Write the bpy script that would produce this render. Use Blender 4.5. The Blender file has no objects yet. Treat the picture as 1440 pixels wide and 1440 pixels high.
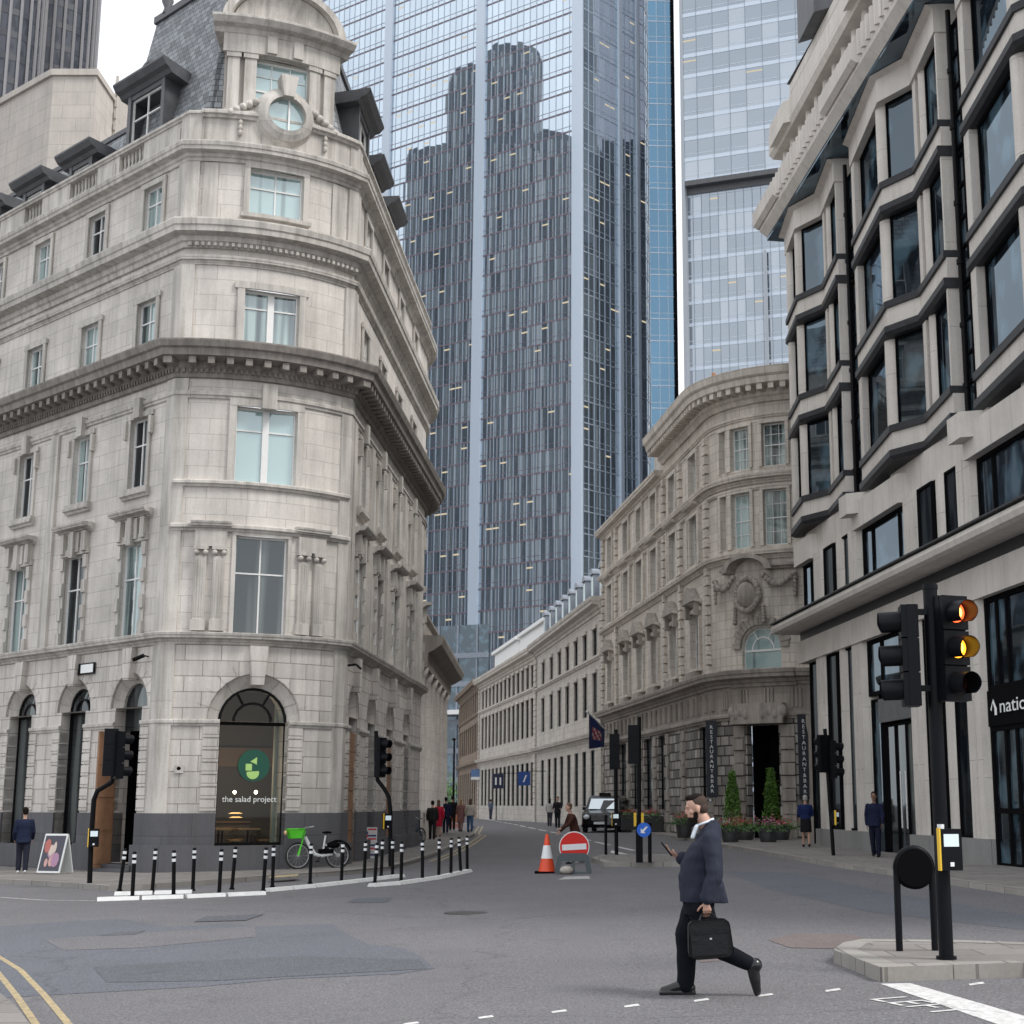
import bpy, bmesh, math, random
from mathutils import Vector, Matrix, Euler
rad = math.radians
SC = bpy.context.scene
COL = SC.collection
# ------------------------------------------------------------------ camera, sky, sun, exposure
F = 2100.; CX = 820.; CY = 720.; TH = math.atan(410/2100.); H = 1.69
CT, ST = math.cos(TH), math.sin(TH)
cd = bpy.data.cameras.new('camera'); cam = bpy.data.objects.new('camera', cd); COL.objects.link(cam)
cam.location = (0, 0, H); cam.rotation_euler = (math.pi/2+TH, 0, 0)
cd.sensor_width = 36; cd.lens = F/1440*36; cd.shift_x = -100/1440; cd.clip_end = 3000; cd.clip_start = .1
cd.dof.use_dof = True; cd.dof.focus_distance = 15.; cd.dof.aperture_fstop = 8.
SC.camera = cam
SC.render.resolution_x = SC.render.resolution_y = 1024
W = bpy.data.worlds.new('World'); SC.world = W; W.use_nodes = True
nt = W.node_tree; nt.nodes.clear()
def N(nt, t, **k):
    n = nt.nodes.new(t)
    for a, b in k.items():
        if a.startswith('i_'): n.inputs[a[2:].replace('_', ' ')].default_value = b
        else: setattr(n, a, b)
    return n
SUN_EL, SUN_AZ = rad(50), rad(118)
sky = N(nt, 'ShaderNodeTexSky', sky_type='NISHITA', sun_disc=False, sun_elevation=SUN_EL, sun_rotation=SUN_AZ, air_density=1.5, dust_density=3.)
tc = N(nt, 'ShaderNodeTexCoord'); nz = N(nt, 'ShaderNodeTexNoise', i_Scale=2.6, i_Detail=5., i_Roughness=.55)
mp = N(nt, 'ShaderNodeMapping'); mp.inputs['Scale'].default_value = (1, 1, 2.4)
cr = N(nt, 'ShaderNodeValToRGB'); cr.color_ramp.elements[0].position = .32; cr.color_ramp.elements[0].color = (8.6, 8.9, 9.3, 1)
cr.color_ramp.elements[1].position = .7; cr.color_ramp.elements[1].color = (11.6, 11.7, 11.9, 1)
mx = N(nt, 'ShaderNodeMix', data_type='RGBA'); mx.inputs[0].default_value = .84
bg = N(nt, 'ShaderNodeBackground', i_Strength=.086); ow = N(nt, 'ShaderNodeOutputWorld')
L = nt.links.new
L(tc.outputs['Generated'], mp.inputs[0]); L(mp.outputs[0], nz.inputs['Vector']); L(nz.outputs[0], cr.inputs[0])
L(sky.outputs[0], mx.inputs[6]); L(cr.outputs[0], mx.inputs[7]); L(mx.outputs[2], bg.inputs[0]); L(bg.outputs[0], ow.inputs[0])
sd = bpy.data.lights.new('sun', 'SUN'); sd.energy = 1.5; sd.angle = rad(16); sd.color = (1, .965, .92)
so = bpy.data.objects.new('sun', sd); COL.objects.link(so)
_d = Vector((math.sin(SUN_AZ)*math.cos(SUN_EL), math.cos(SUN_AZ)*math.cos(SUN_EL), math.sin(SUN_EL)))
so.rotation_euler = _d.to_track_quat('Z', 'Y').to_euler(); so.location = (0, -20, 60)
vs = SC.view_settings; SC.display_settings.display_device = 'sRGB'
vs.view_transform = 'Standard'; vs.look = 'None'; vs.gamma = 1; vs.exposure = .74
SC.cycles.max_bounces = 7; SC.cycles.transparent_max_bounces = 8; SC.cycles.use_denoising = True
SC.cycles.sample_clamp_indirect = 4

# ------------------------------------------------------------------ helpers
def gz(x, y): return .016*max(-16, min(16, x)) + .006*max(0, min(60, y-40))
def ray(px, py):
    u = (px-CX)/F; v = (CY-py)/F
    return (u, CT-v*ST, ST+v*CT)
def G(px, py, dz=0.):
    """ground point seen at a picture position (used to read positions off the plan)"""
    r = ray(px, py); z = 0
    for i in range(60):
        t = (z-H)/r[2]; x = t*r[0]; y = t*r[1]; z = .5*z+.5*(gz(x, y)+dz)
    return (x, y)
def zY(py, Y):
    r = ray(820, py); return H+Y*r[2]/r[1]
def xY(px, Y, z=1.69):
    return (px-CX)/F*(Y*CT+(z-H)*ST)

class MB:
    def __init__(s): s.v = []; s.f = []; s.u = []; s.m = []; s.sm = []
    def add(s, vs, fs, uv=None, mi=0, smooth=False):
        b = len(s.v); s.v += [tuple(p) for p in vs]
        for i, f in enumerate(fs):
            s.f.append([b+k for k in f]); s.m.append(mi); s.sm.append(smooth)
            s.u.append([uv[k] for k in f] if uv else None)
    def quad(s, a, b, c, d, uv=None, mi=0): s.add([a, b, c, d], [(0, 1, 2, 3)], uv, mi)
    def box(s, x0, x1, y0, y1, z0, z1, mi=0, T=None):
        P = [(x0,y0,z0),(x1,y0,z0),(x1,y1,z0),(x0,y1,z0),(x0,y0,z1),(x1,y0,z1),(x1,y1,z1),(x0,y1,z1)]
        if T: P = [tuple(T @ Vector(p)) for p in P]
        s.add(P, [(0,3,2,1),(4,5,6,7),(0,1,5,4),(1,2,6,5),(2,3,7,6),(3,0,4,7)], None, mi)
    def prism(s, poly, z0, z1, mi=0, cap=True, T=None):
        n = len(poly); P = [(x, y, z0) for x, y in poly]+[(x, y, z1) for x, y in poly]
        if T: P = [tuple(T @ Vector(p)) for p in P]
        fs = [(i, (i+1) % n, n+(i+1) % n, n+i) for i in range(n)]
        if cap: fs += [tuple(range(n-1, -1, -1)), tuple(range(n, 2*n))]
        s.add(P, fs, None, mi)
    def cyl(s, c, r, z0, z1, n=12, mi=0, r1=None, T=None, smooth=True, cap=True):
        r1 = r if r1 is None else r1
        P = [(c[0]+r*math.cos(2*math.pi*i/n), c[1]+r*math.sin(2*math.pi*i/n), z0) for i in range(n)]
        P += [(c[0]+r1*math.cos(2*math.pi*i/n), c[1]+r1*math.sin(2*math.pi*i/n), z1) for i in range(n)]
        if T: P = [tuple(T @ Vector(p)) for p in P]
        s.add(P, [(i, (i+1) % n, n+(i+1) % n, n+i) for i in range(n)], None, mi, smooth)
        if cap:
            s.add(P[:n], [tuple(range(n-1, -1, -1))], None, mi); s.add(P[n:], [tuple(range(n))], None, mi)
    def lathe(s, prof, c=(0, 0), n=16, mi=0, T=None):
        P = []
        for r, z in prof: P += [(c[0]+r*math.cos(2*math.pi*i/n), c[1]+r*math.sin(2*math.pi*i/n), z) for i in range(n)]
        if T: P = [tuple(T @ Vector(p)) for p in P]
        s.add(P, [(k*n+i, k*n+(i+1) % n, (k+1)*n+(i+1) % n, (k+1)*n+i) for k in range(len(prof)-1) for i in range(n)], None, mi, True)
    def tube(s, pts, r, n=8, mi=0, caps=True):
        pts = [Vector(p) for p in pts]; rs = r if isinstance(r, (list, tuple)) else [r]*len(pts)
        V = []; up = None
        for i, p in enumerate(pts):
            t = (pts[min(i+1, len(pts)-1)]-pts[max(i-1, 0)]).normalized()
            if up is None: up = t.orthogonal().normalized()
            up = (up-t*up.dot(t)).normalized(); b = t.cross(up)
            V += [tuple(p+rs[i]*(up*math.cos(2*math.pi*k/n)+b*math.sin(2*math.pi*k/n))) for k in range(n)]
        s.add(V, [(i*n+k, i*n+(k+1) % n, (i+1)*n+(k+1) % n, (i+1)*n+k) for i in range(len(pts)-1) for k in range(n)], None, mi, True)
        if caps: s.add(V[:n], [tuple(range(n-1, -1, -1))], None, mi); s.add(V[-n:], [tuple(range(n))], None, mi)
    def ell(s, c, r, nu=12, nv=8, mi=0, T=None):
        P = []
        for j in range(nv+1):
            a = math.pi*j/nv
            for i in range(nu):
                b = 2*math.pi*i/nu
                P.append((c[0]+r[0]*math.sin(a)*math.cos(b), c[1]+r[1]*math.sin(a)*math.sin(b), c[2]+r[2]*math.cos(a)))
        if T: P = [tuple(T @ Vector(p)) for p in P]
        s.add(P, [(j*nu+i, j*nu+(i+1) % nu, (j+1)*nu+(i+1) % nu, (j+1)*nu+i) for j in range(nv) for i in range(nu)], None, mi, True)
    def mesh(s, name, mats, org=(0, 0, 0)):
        me = bpy.data.meshes.new(name)
        me.from_pydata([(x-org[0], y-org[1], z-org[2]) for x, y, z in s.v], [], s.f)
        for m in (mats if isinstance(mats, (list, tuple)) else [mats]): me.materials.append(m)
        uvl = me.uv_layers.new(name='UVMap').data
        me.polygons.foreach_set('material_index', s.m); me.polygons.foreach_set('use_smooth', s.sm)
        for p in me.polygons:
            uv = s.u[p.index]
            if uv:
                for k, li in enumerate(p.loop_indices): uvl[li].uv = uv[k]
            else:
                n = p.normal
                for li in p.loop_indices:
                    x, y, z = s.v[me.loops[li].vertex_index]
                    if abs(n.z) > .75: uvl[li].uv = (x, y)
                    else:
                        l = math.hypot(n.x, n.y); uvl[li].uv = ((-n.y*x+n.x*y)/l, z)
        me.update(); return me
    def build(s, name, mats, parent=None):
        org = Vector(parent['_o']) if parent is not None else Vector((0, 0, 0))
        o = bpy.data.objects.new(name, s.mesh(name, mats, org)); COL.objects.link(o)
        if parent is not None: o.parent = parent; o['_o'] = parent['_o']
        return o
def tag(o, label=None, cat=None, group=None, kind=None):
    if label: o['label'] = label
    if cat: o['category'] = cat
    if group: o['group'] = group
    if kind: o['kind'] = kind
    return o
def thing(name, label, cat, loc=(0, 0, 0), group=None):
    o = bpy.data.objects.new(name, None); COL.objects.link(o); o.location = loc; o['_o'] = tuple(float(a) for a in loc)
    o.empty_display_size = .3
    return tag(o, label, cat, group)
def inst(me, name, parent, loc, rz=0, mat=None):
    """link an object with shared mesh data at a place given in world metres"""
    o = bpy.data.objects.new(name, me); COL.objects.link(o); o.parent = parent
    po = Vector(parent['_o']) if parent is not None else Vector((0, 0, 0))
    o.location = Vector(loc)-po; o.rotation_euler = (0, 0, rz); o['_o'] = (0., 0., 0.)
    return o
def child(me, name, parent):
    o = bpy.data.objects.new(name, me); COL.objects.link(o); o.parent = parent; return o

# ------------------------------------------------------------------ materials
def mat(name, col=(.5, .5, .5), rough=.6, metal=0., spec=.5, noise=0., nscale=4., bump=0., emit=None, estr=1., coat=0.):
    m = bpy.data.materials.new(name); m.use_nodes = True; t = m.node_tree; b = t.nodes['Principled BSDF']
    b.inputs['Base Color'].default_value = (*col, 1); b.inputs['Roughness'].default_value = rough
    b.inputs['Metallic'].default_value = metal; b.inputs['Specular IOR Level'].default_value = spec
    b.inputs['Coat Weight'].default_value = coat
    if emit: b.inputs['Emission Color'].default_value = (*emit, 1); b.inputs['Emission Strength'].default_value = estr
    if noise or bump:
        tc = N(t, 'ShaderNodeTexCoord'); nz = N(t, 'ShaderNodeTexNoise', i_Scale=nscale, i_Detail=6., i_Roughness=.6)
        t.links.new(tc.outputs['Object'], nz.inputs['Vector'])
        if noise:
            r = N(t, 'ShaderNodeMapRange'); r.inputs[1].default_value = .25; r.inputs[2].default_value = .75
            r.inputs[3].default_value = 1-noise; r.inputs[4].default_value = 1+noise
            v = N(t, 'ShaderNodeVectorMath', operation='SCALE'); v.inputs[0].default_value = col
            t.links.new(nz.outputs[0], r.inputs[0]); t.links.new(r.outputs[0], v.inputs['Scale']); t.links.new(v.outputs[0], b.inputs['Base Color'])
        if bump:
            bp = N(t, 'ShaderNodeBump', i_Strength=bump, i_Distance=.02); t.links.new(nz.outputs[0], bp.inputs['Height']); t.links.new(bp.outputs[0], b.inputs['Normal'])
    return m
def stone(name, col, var=.12, bw=.95, rh=.42, mortar=.008, mcol=None, streak=.22, rough=.85, mbump=.3, warm=(.36, .32, .27), big=.12):
    m = bpy.data.materials.new(name); m.use_nodes = True; t = m.node_tree; b = t.nodes['Principled BSDF']; K = t.links.new
    b.inputs['Roughness'].default_value = rough; b.inputs['Specular IOR Level'].default_value = .25
    tc = N(t, 'ShaderNodeTexCoord')
    br = N(t, 'ShaderNodeTexBrick', i_Scale=1., offset=.5); br.inputs['Brick Width'].default_value = bw; br.inputs['Row Height'].default_value = rh
    br.inputs['Mortar Size'].default_value = mortar; br.inputs['Mortar Smooth'].default_value = .3; br.inputs['Bias'].default_value = 0
    br.inputs['Color1'].default_value = (*[c*(1-var) for c in col], 1); br.inputs['Color2'].default_value = (*[min(1, c*(1+var)) for c in col], 1)
    br.inputs['Mortar'].default_value = (*(mcol or [c*.55 for c in col]), 1)
    K(tc.outputs['UV'], br.inputs['Vector'])
    n1 = N(t, 'ShaderNodeTexNoise', i_Scale=.7, i_Detail=5., i_Roughness=.6); K(tc.outputs['Object'], n1.inputs['Vector'])
    mp = N(t, 'ShaderNodeMapping'); mp.inputs['Scale'].default_value = (3.2, 3.2, .22); K(tc.outputs['Object'], mp.inputs[0])
    n2 = N(t, 'ShaderNodeTexNoise', i_Scale=1.3, i_Detail=6., i_Roughness=.65); K(mp.outputs[0], n2.inputs['Vector'])
    n3 = N(t, 'ShaderNodeTexNoise', i_Scale=22., i_Detail=4.); K(tc.outputs['Object'], n3.inputs['Vector'])
    def rng(src, a, bb, c, d):
        r = N(t, 'ShaderNodeMapRange'); K(src, r.inputs[0])
        for i, vv in enumerate((a, bb, c, d)): r.inputs[i+1].default_value = vv
        return r.outputs[0]
    s1 = rng(n1.outputs[0], .3, .7, 1-big, 1+big*.6); s2 = rng(n2.outputs[0], .42, .72, 1, 1-streak); s3 = rng(n3.outputs[0], .3, .7, .94, 1.05)
    def mul(a, bb):
        q = N(t, 'ShaderNodeMath', operation='MULTIPLY'); K(a, q.inputs[0]); K(bb, q.inputs[1]); return q.outputs[0]
    tot = mul(mul(s1, s2), s3)
    vm = N(t, 'ShaderNodeVectorMath', operation='SCALE'); K(br.outputs['Color'], vm.inputs[0]); K(tot, vm.inputs['Scale'])
    mxx = N(t, 'ShaderNodeMix', data_type='RGBA'); K(rng(n2.outputs[0], .55, .8, 0, .35), mxx.inputs[0]); K(vm.outputs[0], mxx.inputs[6]); mxx.inputs[7].default_value = (*warm, 1)
    K(mxx.outputs[2], b.inputs['Base Color'])
    inv = N(t, 'ShaderNodeMath', operation='MULTIPLY_ADD'); K(br.outputs['Fac'], inv.inputs[0]); inv.inputs[1].default_value = -1; K(rng(n3.outputs[0], 0, 1, 0, .12), inv.inputs[2])
    bp = N(t, 'ShaderNodeBump', i_Strength=mbump, i_Distance=.03); K(inv.outputs[0], bp.inputs['Height']); K(bp.outputs[0], b.inputs['Normal'])
    return m
def glassy(name, dark=(.02, .03, .035), light=(.25, .3, .3), tint=(.8, .88, .92), refl=.35, fmax=.62, cell=(.5, 3.), lit=0., amount=.3, rough=.03, litcol=(1, .8, .45)):
    """opaque window: what one sees of the room behind (curtains, blinds, dark) under a mirror-like pane"""
    m = bpy.data.materials.new(name); m.use_nodes = True; t = m.node_tree; t.nodes.clear(); K = t.links.new
    tc = N(t, 'ShaderNodeTexCoord'); oi = N(t, 'ShaderNodeObjectInfo')
    ad = N(t, 'ShaderNodeVectorMath', operation='ADD'); cx = N(t, 'ShaderNodeCombineXYZ')
    rm = N(t, 'ShaderNodeMath', operation='MULTIPLY', ); rm.inputs[1].default_value = 37.7; K(oi.outputs['Random'], rm.inputs[0]); K(rm.outputs[0], cx.inputs[0]); K(cx.outputs[0], ad.inputs[0]); K(tc.outputs['UV'], ad.inputs[1])
    mp = N(t, 'ShaderNodeMapping'); mp.inputs['Scale'].default_value = (1/cell[0], 1/cell[1], 1); K(ad.outputs[0], mp.inputs[0])
    wn = N(t, 'ShaderNodeTexNoise', i_Scale=1., i_Detail=2.); K(mp.outputs[0], wn.inputs['Vector'])
    r = N(t, 'ShaderNodeMapRange'); r.inputs[1].default_value = .62-amount*.5; r.inputs[2].default_value = .68-amount*.5+.05; K(wn.outputs[0], r.inputs[0])
    mx = N(t, 'ShaderNodeMix', data_type='RGBA'); mx.inputs[6].default_value = (*dark, 1); mx.inputs[7].default_value = (*light, 1); K(r.outputs[0], mx.inputs[0])
    df = N(t, 'ShaderNodeBsdfDiffuse'); K(mx.outputs[2], df.inputs[0])
    gl = N(t, 'ShaderNodeBsdfGlossy', i_Roughness=rough); gl.inputs[0].default_value = (*tint, 1)
    fr = N(t, 'ShaderNodeLayerWeight', i_Blend=.22)
    fm = N(t, 'ShaderNodeMapRange'); fm.inputs[3].default_value = refl; fm.inputs[4].default_value = fmax; K(fr.outputs['Fresnel'], fm.inputs[0])
    ms = N(t, 'ShaderNodeMixShader'); K(fm.outputs[0], ms.inputs[0]); K(df.outputs[0], ms.inputs[1]); K(gl.outputs[0], ms.inputs[2])
    w2 = N(t, 'ShaderNodeTexNoise', i_Scale=.5, i_Detail=1.); K(ad.outputs[0], w2.inputs['Vector'])
    bp = N(t, 'ShaderNodeBump', i_Strength=.12, i_Distance=.05); K(w2.outputs[0], bp.inputs['Height']); K(bp.outputs[0], gl.inputs['Normal'])
    out = N(t, 'ShaderNodeOutputMaterial'); K(ms.outputs[0], out.inputs[0])
    return m
ST_W = (.62, .585, .545)
M = {}
M['stone'] = stone('pale_limestone', ST_W, .045, 1.1, .45, .007, streak=.18, mbump=.15, big=.2)
M['stone_g'] = stone('pale_limestone_ashlar', ST_W, .09, .95, .42, .013, streak=.26, big=.15, mbump=.3, mcol=(.3, .27, .24))
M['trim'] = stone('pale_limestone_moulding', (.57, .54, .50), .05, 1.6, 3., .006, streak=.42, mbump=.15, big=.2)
M['trimd'] = stone('weathered_shaded_moulding', (.30, .275, .25), .05, 1.4, 3., .006, streak=.5, mbump=.1)  # weather streaks, plus cornice shade put into the darker base colour
M['granite'] = stone('dark_granite', (.125, .125, .135), .08, 1.5, .8, .008, streak=.15, mbump=.15, warm=(.12, .11, .1))
M['hot'] = stone('warm_limestone', (.64, .585, .52), .08, .8, .38, .01, streak=.3, mbump=.3)
M['hotr'] = stone('weathered_rusticated_stone', (.37, .345, .32), .5, .62, .40, .035, mcol=(.07, .06, .055), streak=.35, mbump=1., big=.25, warm=(.2, .15, .11))
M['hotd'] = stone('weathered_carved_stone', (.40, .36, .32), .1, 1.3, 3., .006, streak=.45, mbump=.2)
M['b3'] = stone('portland_stone_buff', (.57, .53, .48), .07, .9, .4, .01, streak=.3)
M['b5'] = stone('brown_stone', (.30, .235, .185), .1, .9, .4, .012, streak=.3)
M['rb'] = stone('beige_precast_stone', (.64, .60, .555), .03, 2.6, 2.3, .008, streak=.12, mbump=.15)
M['rbg'] = stone('grey_granite_plinth', (.27, .27, .265), .04, 1.2, 2., .008, streak=.1)
M['lead'] = mat('lead_grey_metal', (.085, .088, .095), .5, noise=.25, nscale=3)
M['black'] = mat('black_painted_metal', (.006, .006, .007), .45, spec=.1, noise=.3, nscale=9)
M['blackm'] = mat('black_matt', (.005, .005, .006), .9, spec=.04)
M['white'] = mat('white_window_paint', (.75, .75, .74), .4, noise=.05)
M['slate'] = stone('slate_tiles', (.26, .275, .29), .28, .28, .2, .012, mcol=(.06, .06, .07), streak=.15, rough=.75, mbump=.5, warm=(.2, .2, .19))
M['wood'] = mat('brown_timber_boarding', (.27, .15, .085), .6, noise=.25, nscale=2.5)
M['pane'] = glassy('window_pane', (.022, .034, .036), (.33, .42, .41), refl=.18, cell=(.45, 9.), amount=.42)
M['pane_d'] = glassy('dark_window_pane', (.008, .010, .012), (.10, .11, .11), refl=.10, cell=(.6, 9.), amount=.25)
M['pane_c'] = glassy('curtained_window_pane', (.08, .12, .12), (.34, .46, .46), refl=.2, cell=(.35, 14.), amount=.62)
M['pane_rb'] = glassy('dark_office_pane', (.008, .011, .015), (.06, .10, .13), tint=(.66, .80, .92), refl=.13, fmax=.6, cell=(1.2, 1.5), amount=.25, rough=.015)
M['clear'] = None
M['slit'] = glassy('recessed_dark_pane', (.008, .01, .013), (.03, .035, .04), refl=.03, fmax=.12, amount=.3)
M['rblead'] = mat('dark_lead_strip', (.035, .036, .04), .55, spec=.25, noise=.25, nscale=4)

# ------------------------------------------------------------------ path-based facade kit
class Path:
    """plan polyline; outward is to the right of its direction"""
    def __init__(s, pts):
        s.p = [Vector(p) for p in pts]; s.d = [(s.p[i+1]-s.p[i]).normalized() for i in range(len(pts)-1)]
        s.n = [Vector((d.y, -d.x)) for d in s.d]; s.S = [0.]
        for i in range(len(pts)-1): s.S.append(s.S[-1]+(s.p[i+1]-s.p[i]).length)
        s.m = []
        for i in range(len(pts)):
            if i == 0: s.m.append(s.n[0])
            elif i == len(pts)-1: s.m.append(s.n[-1])
            else:
                a = s.n[i-1]+s.n[i]; a.normalize(); s.m.append(a/max(.35, a.dot(s.n[i])))
        s.L = s.S[-1]
    def seg(s, t):
        for i in range(len(s.S)-2):
            if t < s.S[i+1]-1e-6: return i
        return len(s.S)-2
    def P(s, t, w=0., z=0.):
        i = s.seg(t); k = (t-s.S[i])/(s.S[i+1]-s.S[i])
        q = (s.p[i]+s.m[i]*w)*(1-k)+(s.p[i+1]+s.m[i+1]*w)*k
        return (q.x, q.y, z)
    def ang(s, t): d = s.d[s.seg(t)]; return math.atan2(d.y, d.x)
    def stops(s, a, b): return [a]+[x for x in s.S if a+1e-4 < x < b-1e-4]+[b]
def arc_pts(c, R, a0, a1, n): return [(c[0]+R*math.cos(a0+(a1-a0)*i/n), c[1]+R*math.sin(a0+(a1-a0)*i/n)) for i in range(n+1)]
def wall(mb, pa, s0, s1, z0, z1, ops=(), w=0., rev=.28, mi=0, rmi=None):
    # an opening is (s0, s1, z0, z1[, arched[, no sill face]])
    rmi = mi if rmi is None else rmi
    ops = [o for o in ops if o[0] > s0-1e-6 and o[1] < s1+1e-6 and o[3] > z0 and o[2] < z1]
    ss = sorted(set([round(x, 5) for x in pa.stops(s0, s1)]+[round(x, 5) for o in ops for x in o[:2]]))
    for a, b in zip(ss, ss[1:]):
        if b-a < 1e-4: continue
        m = (a+b)/2; cuts = sorted([(max(z0, o[2]), min(z1, o[3])) for o in ops if o[0] < m < o[1]]); z = z0
        for lo, hi in cuts+[(z1, z1)]:
            if lo > z+1e-4: mb.quad(pa.P(a, w, z), pa.P(b, w, z), pa.P(b, w, lo), pa.P(a, w, lo), [(a, z), (b, z), (b, lo), (a, lo)], mi)
            z = max(z, hi)
    for o in ops:
        a, b, lo, hi = o[:4]; arch = len(o) > 4 and o[4]; q = hi-(b-a)/2 if arch else hi
        for t in (a, b) if q > lo+1e-3 else (): mb.quad(pa.P(t, w, lo), pa.P(t, w-rev, lo), pa.P(t, w-rev, q), pa.P(t, w, q), [(0, lo), (rev, lo), (rev, q), (0, q)], rmi)
        if len(o) < 6: mb.quad(pa.P(a, w, lo), pa.P(b, w, lo), pa.P(b, w-rev, lo), pa.P(a, w-rev, lo), [(a, 0), (b, 0), (b, rev), (a, rev)], rmi)
        if not arch: mb.quad(pa.P(a, w, hi), pa.P(b, w, hi), pa.P(b, w-rev, hi), pa.P(a, w-rev, hi), [(a, 0), (b, 0), (b, rev), (a, rev)], rmi)
        else:
            n = 14; r = (b-a)/2; c = (a+b)/2; A = [(c-r*math.cos(math.pi*i/n), q+r*math.sin(math.pi*i/n)) for i in range(n+1)]
            for (x0, y0), (x1, y1) in zip(A, A[1:]):
                mb.quad(pa.P(x0, w, y0), pa.P(x1, w, y1), pa.P(x1, w, hi), pa.P(x0, w, hi), [(x0, y0), (x1, y1), (x1, hi), (x0, hi)], mi)
                mb.quad(pa.P(x0, w, y0), pa.P(x1, w, y1), pa.P(x1, w-rev, y1), pa.P(x0, w-rev, y0), [(x0, 0), (x1, 0), (x1, rev), (x0, rev)], rmi)
def sweep(mb, pa, s0, s1, prof, mi=0, dz=0.):
    st = pa.stops(s0, s1); R = [[pa.P(t, w, z+dz) for w, z in prof] for t in st]; n = len(prof)
    acc = [0.]
    for (a, b), (c, d) in zip(prof, prof[1:]+prof[:1]): acc.append(acc[-1]+math.hypot(c-a, d-b))
    for i in range(len(st)-1):
        for k in range(n):
            j = (k+1) % n
            mb.quad(R[i][k], R[i+1][k], R[i+1][j], R[i][j], [(st[i], acc[k]), (st[i+1], acc[k]), (st[i+1], acc[k+1]), (st[i], acc[k+1])], mi)
    mb.add(R[0], [tuple(range(n))], None, mi); mb.add(R[-1], [tuple(range(n-1, -1, -1))], None, mi)
def sbox(mb, pa, s0, s1, w0, w1, z0, z1, mi=0): sweep(mb, pa, s0, s1, [(w0, z0), (w1, z0), (w1, z1), (w0, z1)], mi)
def cornice(z, h, out, w0=-.02):
    """simple classical cornice profile rising from z over h, projecting out"""
    return [(w0, z), (out*.12, z), (out*.16, z+h*.18), (out*.3, z+h*.24), (out*.34, z+h*.42), (out*.85, z+h*.5), (out*.88, z+h*.7), (out*.95, z+h*.74), (out, z+h*.95), (out*.98, z+h), (w0, z+h*1.04)]
def band(z, h, out, w0=-.02): return [(w0, z), (out*.5, z), (out*.6, z+h*.3), (out, z+h*.45), (out, z+h*.85), (out*.8, z+h), (w0, z+h*1.05)]
# windows: local x along the wall, y inward, z up; origin at the middle of the sill
_wc = {}
def win_mesh(w, h, style='cross', fw=.06, arch=False, dark=False):
    key = (round(w, 2), round(h, 2), style, fw, arch)
    if key in _wc: return _wc[key]
    mb = MB(); pm = MB(); r = w/2; q = h-r if arch else h
    def bx(x0, x1, z0, z1, y0=0., y1=.06): mb.box(x0, x1, y0, y1, z0, z1)
    bx(-w/2, -w/2+fw, 0, q); bx(w/2-fw, w/2, 0, q); bx(-w/2+fw, w/2-fw, 0, fw)
    if not arch: bx(-w/2+fw, w/2-fw, h-fw, h)
    pm.quad((-w/2, .045, 0), (w/2, .045, 0), (w/2, .045, q), (-w/2, .045, q), [(0, 0), (w, 0), (w, q), (0, q)])
    if arch:
        n = 14; A = [(math.cos(math.pi*i/n), math.sin(math.pi*i/n)) for i in range(n+1)]
        pm.add([(0, .045, q)]+[(r*c, .045, q+r*s) for c, s in A], [(0, i+1, i+2) for i in range(n)], [(0, q)]+[(r*c, q+r*s) for c, s in A])
        for rr, rw in ((r, fw), (r*.58, fw*.9)):
            for (c0, s0), (c1, s1) in zip(A, A[1:]):
                mb.add([(rr*c0, 0, q+rr*s0), (rr*c1, 0, q+rr*s1), ((rr-rw)*c1, 0, q+(rr-rw)*s1), ((rr-rw)*c0, 0, q+(rr-rw)*s0),
                        (rr*c0, .05, q+rr*s0), (rr*c1, .05, q+rr*s1), ((rr-rw)*c1, .05, q+(rr-rw)*s1), ((rr-rw)*c0, .05, q+(rr-rw)*s0)],
                       [(0, 1, 2, 3), (0, 4, 5, 1), (3, 2, 6, 7)])
        bx(-w/2+fw, w/2-fw, q-fw*1.3, q)
        for a in (60, 120) if w > 1.2 else (90,):
            c, s = math.cos(rad(a)), math.sin(rad(a)); t = fw*.4
            mb.add([(r*.56*c-t*s, .005, q+r*.56*s+t*c), (r*c-t*s, .005, q+r*s+t*c), (r*c+t*s, .005, q+r*s-t*c), (r*.56*c+t*s, .005, q+r*.56*s-t*c)], [(0, 1, 2, 3)])
    b = fw*.75
    if style == 'cross': bx(-b/2, b/2, fw, h-fw, .008, .05); bx(-w/2+fw, w/2-fw, h*.63-b/2, h*.63+b/2, .003, .055)
    elif style == 'sash': bx(-w/2+fw, w/2-fw, h*.5-b/2, h*.5+b/2, .003, .05); bx(-b/4, b/4, fw, h-fw, .012, .05)
    elif style == 'trans': bx(-w/2+fw, w/2-fw, h*.7-b/2, h*.7+b/2, .003, .05)
    elif style == 'sash2':
        bx(-w/2+fw, w/2-fw, h*.5-b/2, h*.5+b/2, .003, .05)
        for x in (-w/6, w/6): bx(x-b/4, x+b/4, fw, h-fw, .012, .05)
        for z in (.25, .75): bx(-w/2+fw, w/2-fw, h*z-b/4, h*z+b/4, .014, .05)
    elif style == 'mull': bx(-.09, .09, fw, h-fw, -.05, .055); bx(-w/2+fw, -.09, h*.7-b/2, h*.7+b/2, .003, .05); bx(.09, w/2-fw, h*.7-b/2, h*.7+b/2, .003, .05)
    _wc[key] = (mb, pm); return _wc[key]
_wm = {}
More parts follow.
